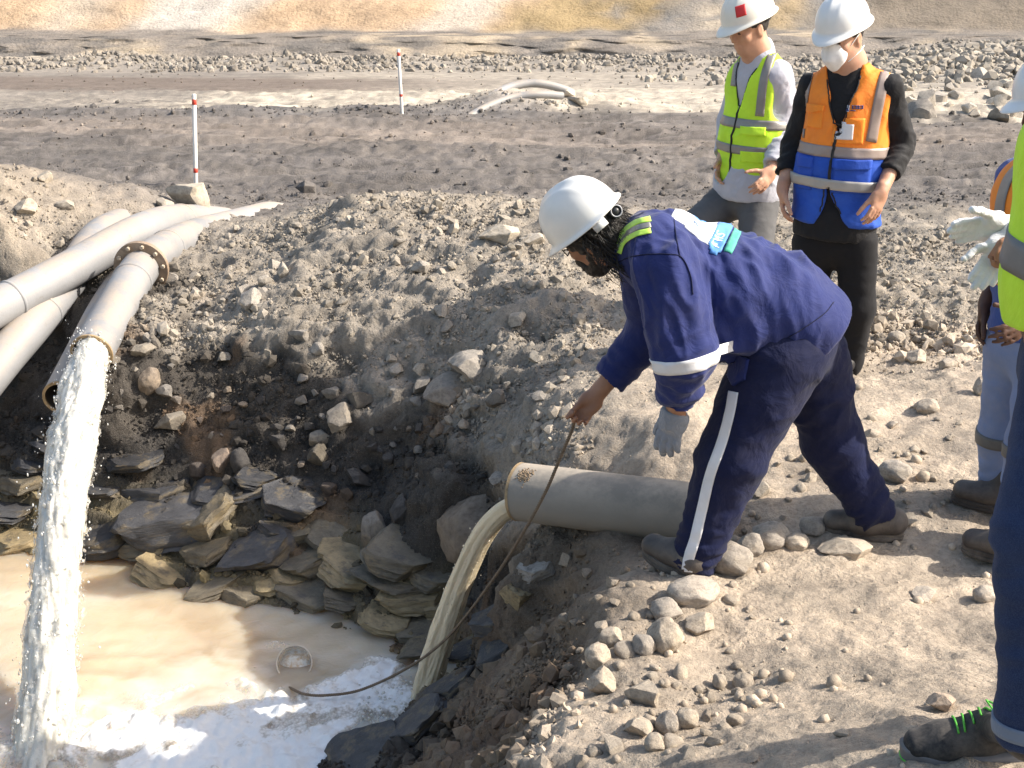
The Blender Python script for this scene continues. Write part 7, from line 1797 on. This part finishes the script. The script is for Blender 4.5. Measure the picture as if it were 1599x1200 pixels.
# sneaker: knit upper, pale rimmed sole, green laces
M_SNK = M_cloth('black sneaker', (.022, .022, .024), 0.7, 300, 0.25, 20, 0.05, dirt=(.16, .14, .12), dirt_amt=0.7); M_MID = M_plain('grey sneaker sole', (.13, .13, .14), 0.6, .2, 20, dirt=(.25, .21, .17), dirt_amt=.6); M_GREEN = M_plain('green lace', (.10, .46, .05), 0.6)
def sneaker(par, toe, hd, ankle, L=.305):
    z0 = gz(toe); F = nrm((hd[0], hd[1], 0)) * -1; heel = V3((toe.x, toe.y, z0)) - F * L; heel[2] = gz(heel); F = nrm(V3((toe.x, toe.y, z0)) - heel); U = nrm(V3((0, 0, 1)) - F * F[2]); Sd = np.cross(U, F)
    A = lambda x, z, y=0: heel + F * x * L + U * z + Sd * y
    pr = [ecap(A(.12, .062), A(.5, .062), .040, .036, Sd, 1.0, .03), ecap(A(.45, .058), A(.70, .050), .038, .034, Sd, 1.2, .03), ecap(A(.70, .048), A(.885, .044), .034, .0275, Sd, 1.40, .03), ecap(A(.16, .085), V3(ankle) - U * .02, .040, .044, Sd, 1.0, .03), ecap(A(.42, .085), V3(ankle) + F * .02, .026, .036, Sd, 1.1, .03), plane(A(0, .024), -U)]
    o, bv = garment('sneaker', pr, .004, M_SNK, par, None, 0, 2)
    n = 40; vs = []; fs = []
    for z, sc in ((.0, .93), (.004, .99), (.016, 1.03), (.026, 1.02), (.034, .98)):
        for k in range(n):
            a = 2 * math.pi * k / n; x = .5 - .5 * math.cos(a); sn = math.sin(a); wd = .034 + .014 * math.sin(math.pi * min(1, x * .9)) + .010 * max(0, x - .35) * (1 if x < .8 else 1)
            y = (abs(sn) ** .62) * (1 if sn >= 0 else -1) * wd * sc; vs.append(A((x - .5) * (1.0 + .02 * sc) + .49, z + .020 * max(0, x - .72) ** 1.4 * 4, y))
    for i in range(4):
        for k in range(n): fs.append((i * n + k, i * n + (k + 1) % n, (i + 1) * n + (k + 1) % n, (i + 1) * n + k))
    fs += [tuple(range(n))[::-1], tuple(4 * n + k for k in range(n))]
    mesh_np('sole', np.array(vs), fs, M_MID, o)
    b = MB(); b.tube([Vector(vs[n + k]) - Vector(U) * .001 for k in range(n)], .0022, 5, closed=True); b.build('sole_edge', M_GREEN, o)
    for i, x in enumerate((.62, .565, .51, .455, .40)):
        pts = []
        for j in range(9):
            y = (j / 8 - .5) * .060; p = A(x + .012 * (j % 2 == 0) * 0 + (.02 if i % 2 else -.0) * (j / 8 - .5), .16, y); h_ = bv.ray_cast(Vector(p), Vector(-U), .3)
            if h_[0] is not None: pts.append(h_[0] + h_[1] * .003)
        if len(pts) > 3: b = MB(); b.tube(pts, .0024, 6); b.build('lace', M_GREEN, o)
    k0 = bv.ray_cast(Vector(A(.37, .2, 0)), Vector(-U), .3)[0]
    if k0 is not None:
        for sg in (1, -1):
            b = MB(); b.tube(spline([k0 + Vector(U) * .004, k0 + Vector(U) * .012 + Vector(Sd) * sg * .022 + Vector(F) * .008, k0 + Vector(Sd) * sg * .044 - Vector(U) * .004, k0 + Vector(Sd) * sg * .026 - Vector(F) * .008, k0], 6), .0021, 6); b.build('lace', M_GREEN, o)
            b = MB(); b.tube(spline([k0, k0 + Vector(Sd) * sg * .03 - Vector(U) * .012 + Vector(F) * .01, k0 + Vector(Sd) * sg * .052 - Vector(U) * .045 + Vector(F) * .016], 6), .0021, 6); b.build('lace', M_GREEN, o)
    b = MB(); b.box(frame(A(.30, .085), F, U), .006, .034, .05); b.build('tongue', M_SNK, o)
tq = on_ground(1404, 1190); sneaker(man5, tq, (.96, -.10), V3(a5l) + V3((0, 0, .0)))
tq2 = Vector((a5r.x - .20, a5r.y, 0)); sneaker(man5, tq2, (1, 0), V3(a5r))
helmet(man5, A5, R5, M_HELM, z0=.05, peak=.04)
# ---- the pair of white gloves he holds
M_WGL = M_cloth('white cotton glove', (.78, .78, .80), 0.9, 420, 0.5, 25, 0.2)
gc = P(1566, 362, 2.93)
for k, (F_, N_, T_, off_, cu_, ln) in enumerate((((-.95, -.10, -.10), (.1, -.9, -.3), (-.1, -.2, .95), (0, 0, .015), (.06, .1, .1), 'upper white cotton glove of the pair held in front of the lime vest'), ((-.50, -.12, -.85), (-.2, -.95, .1), (-.85, 0, .5), (.005, -.03, -.01), (.05, .12, .1), 'lower white cotton glove hanging from the held pair with drooping fingers'))):
    w_ = V3(gc) + V3(off_); pr = hand(w_, F_, N_, T_, s=.80, curl=cu_, puff=.002, spread=.03, thumb=(.75, .6, .1)); e = empty('glove', Vector(w_)); tag(e, ln, 'glove', 'pair of white gloves')
    garment('knit', pr, .004, M_WGL, e, [(w_, w_ + nrm(F_) * .12, .2, .003, 25, 30)], 50 + k)
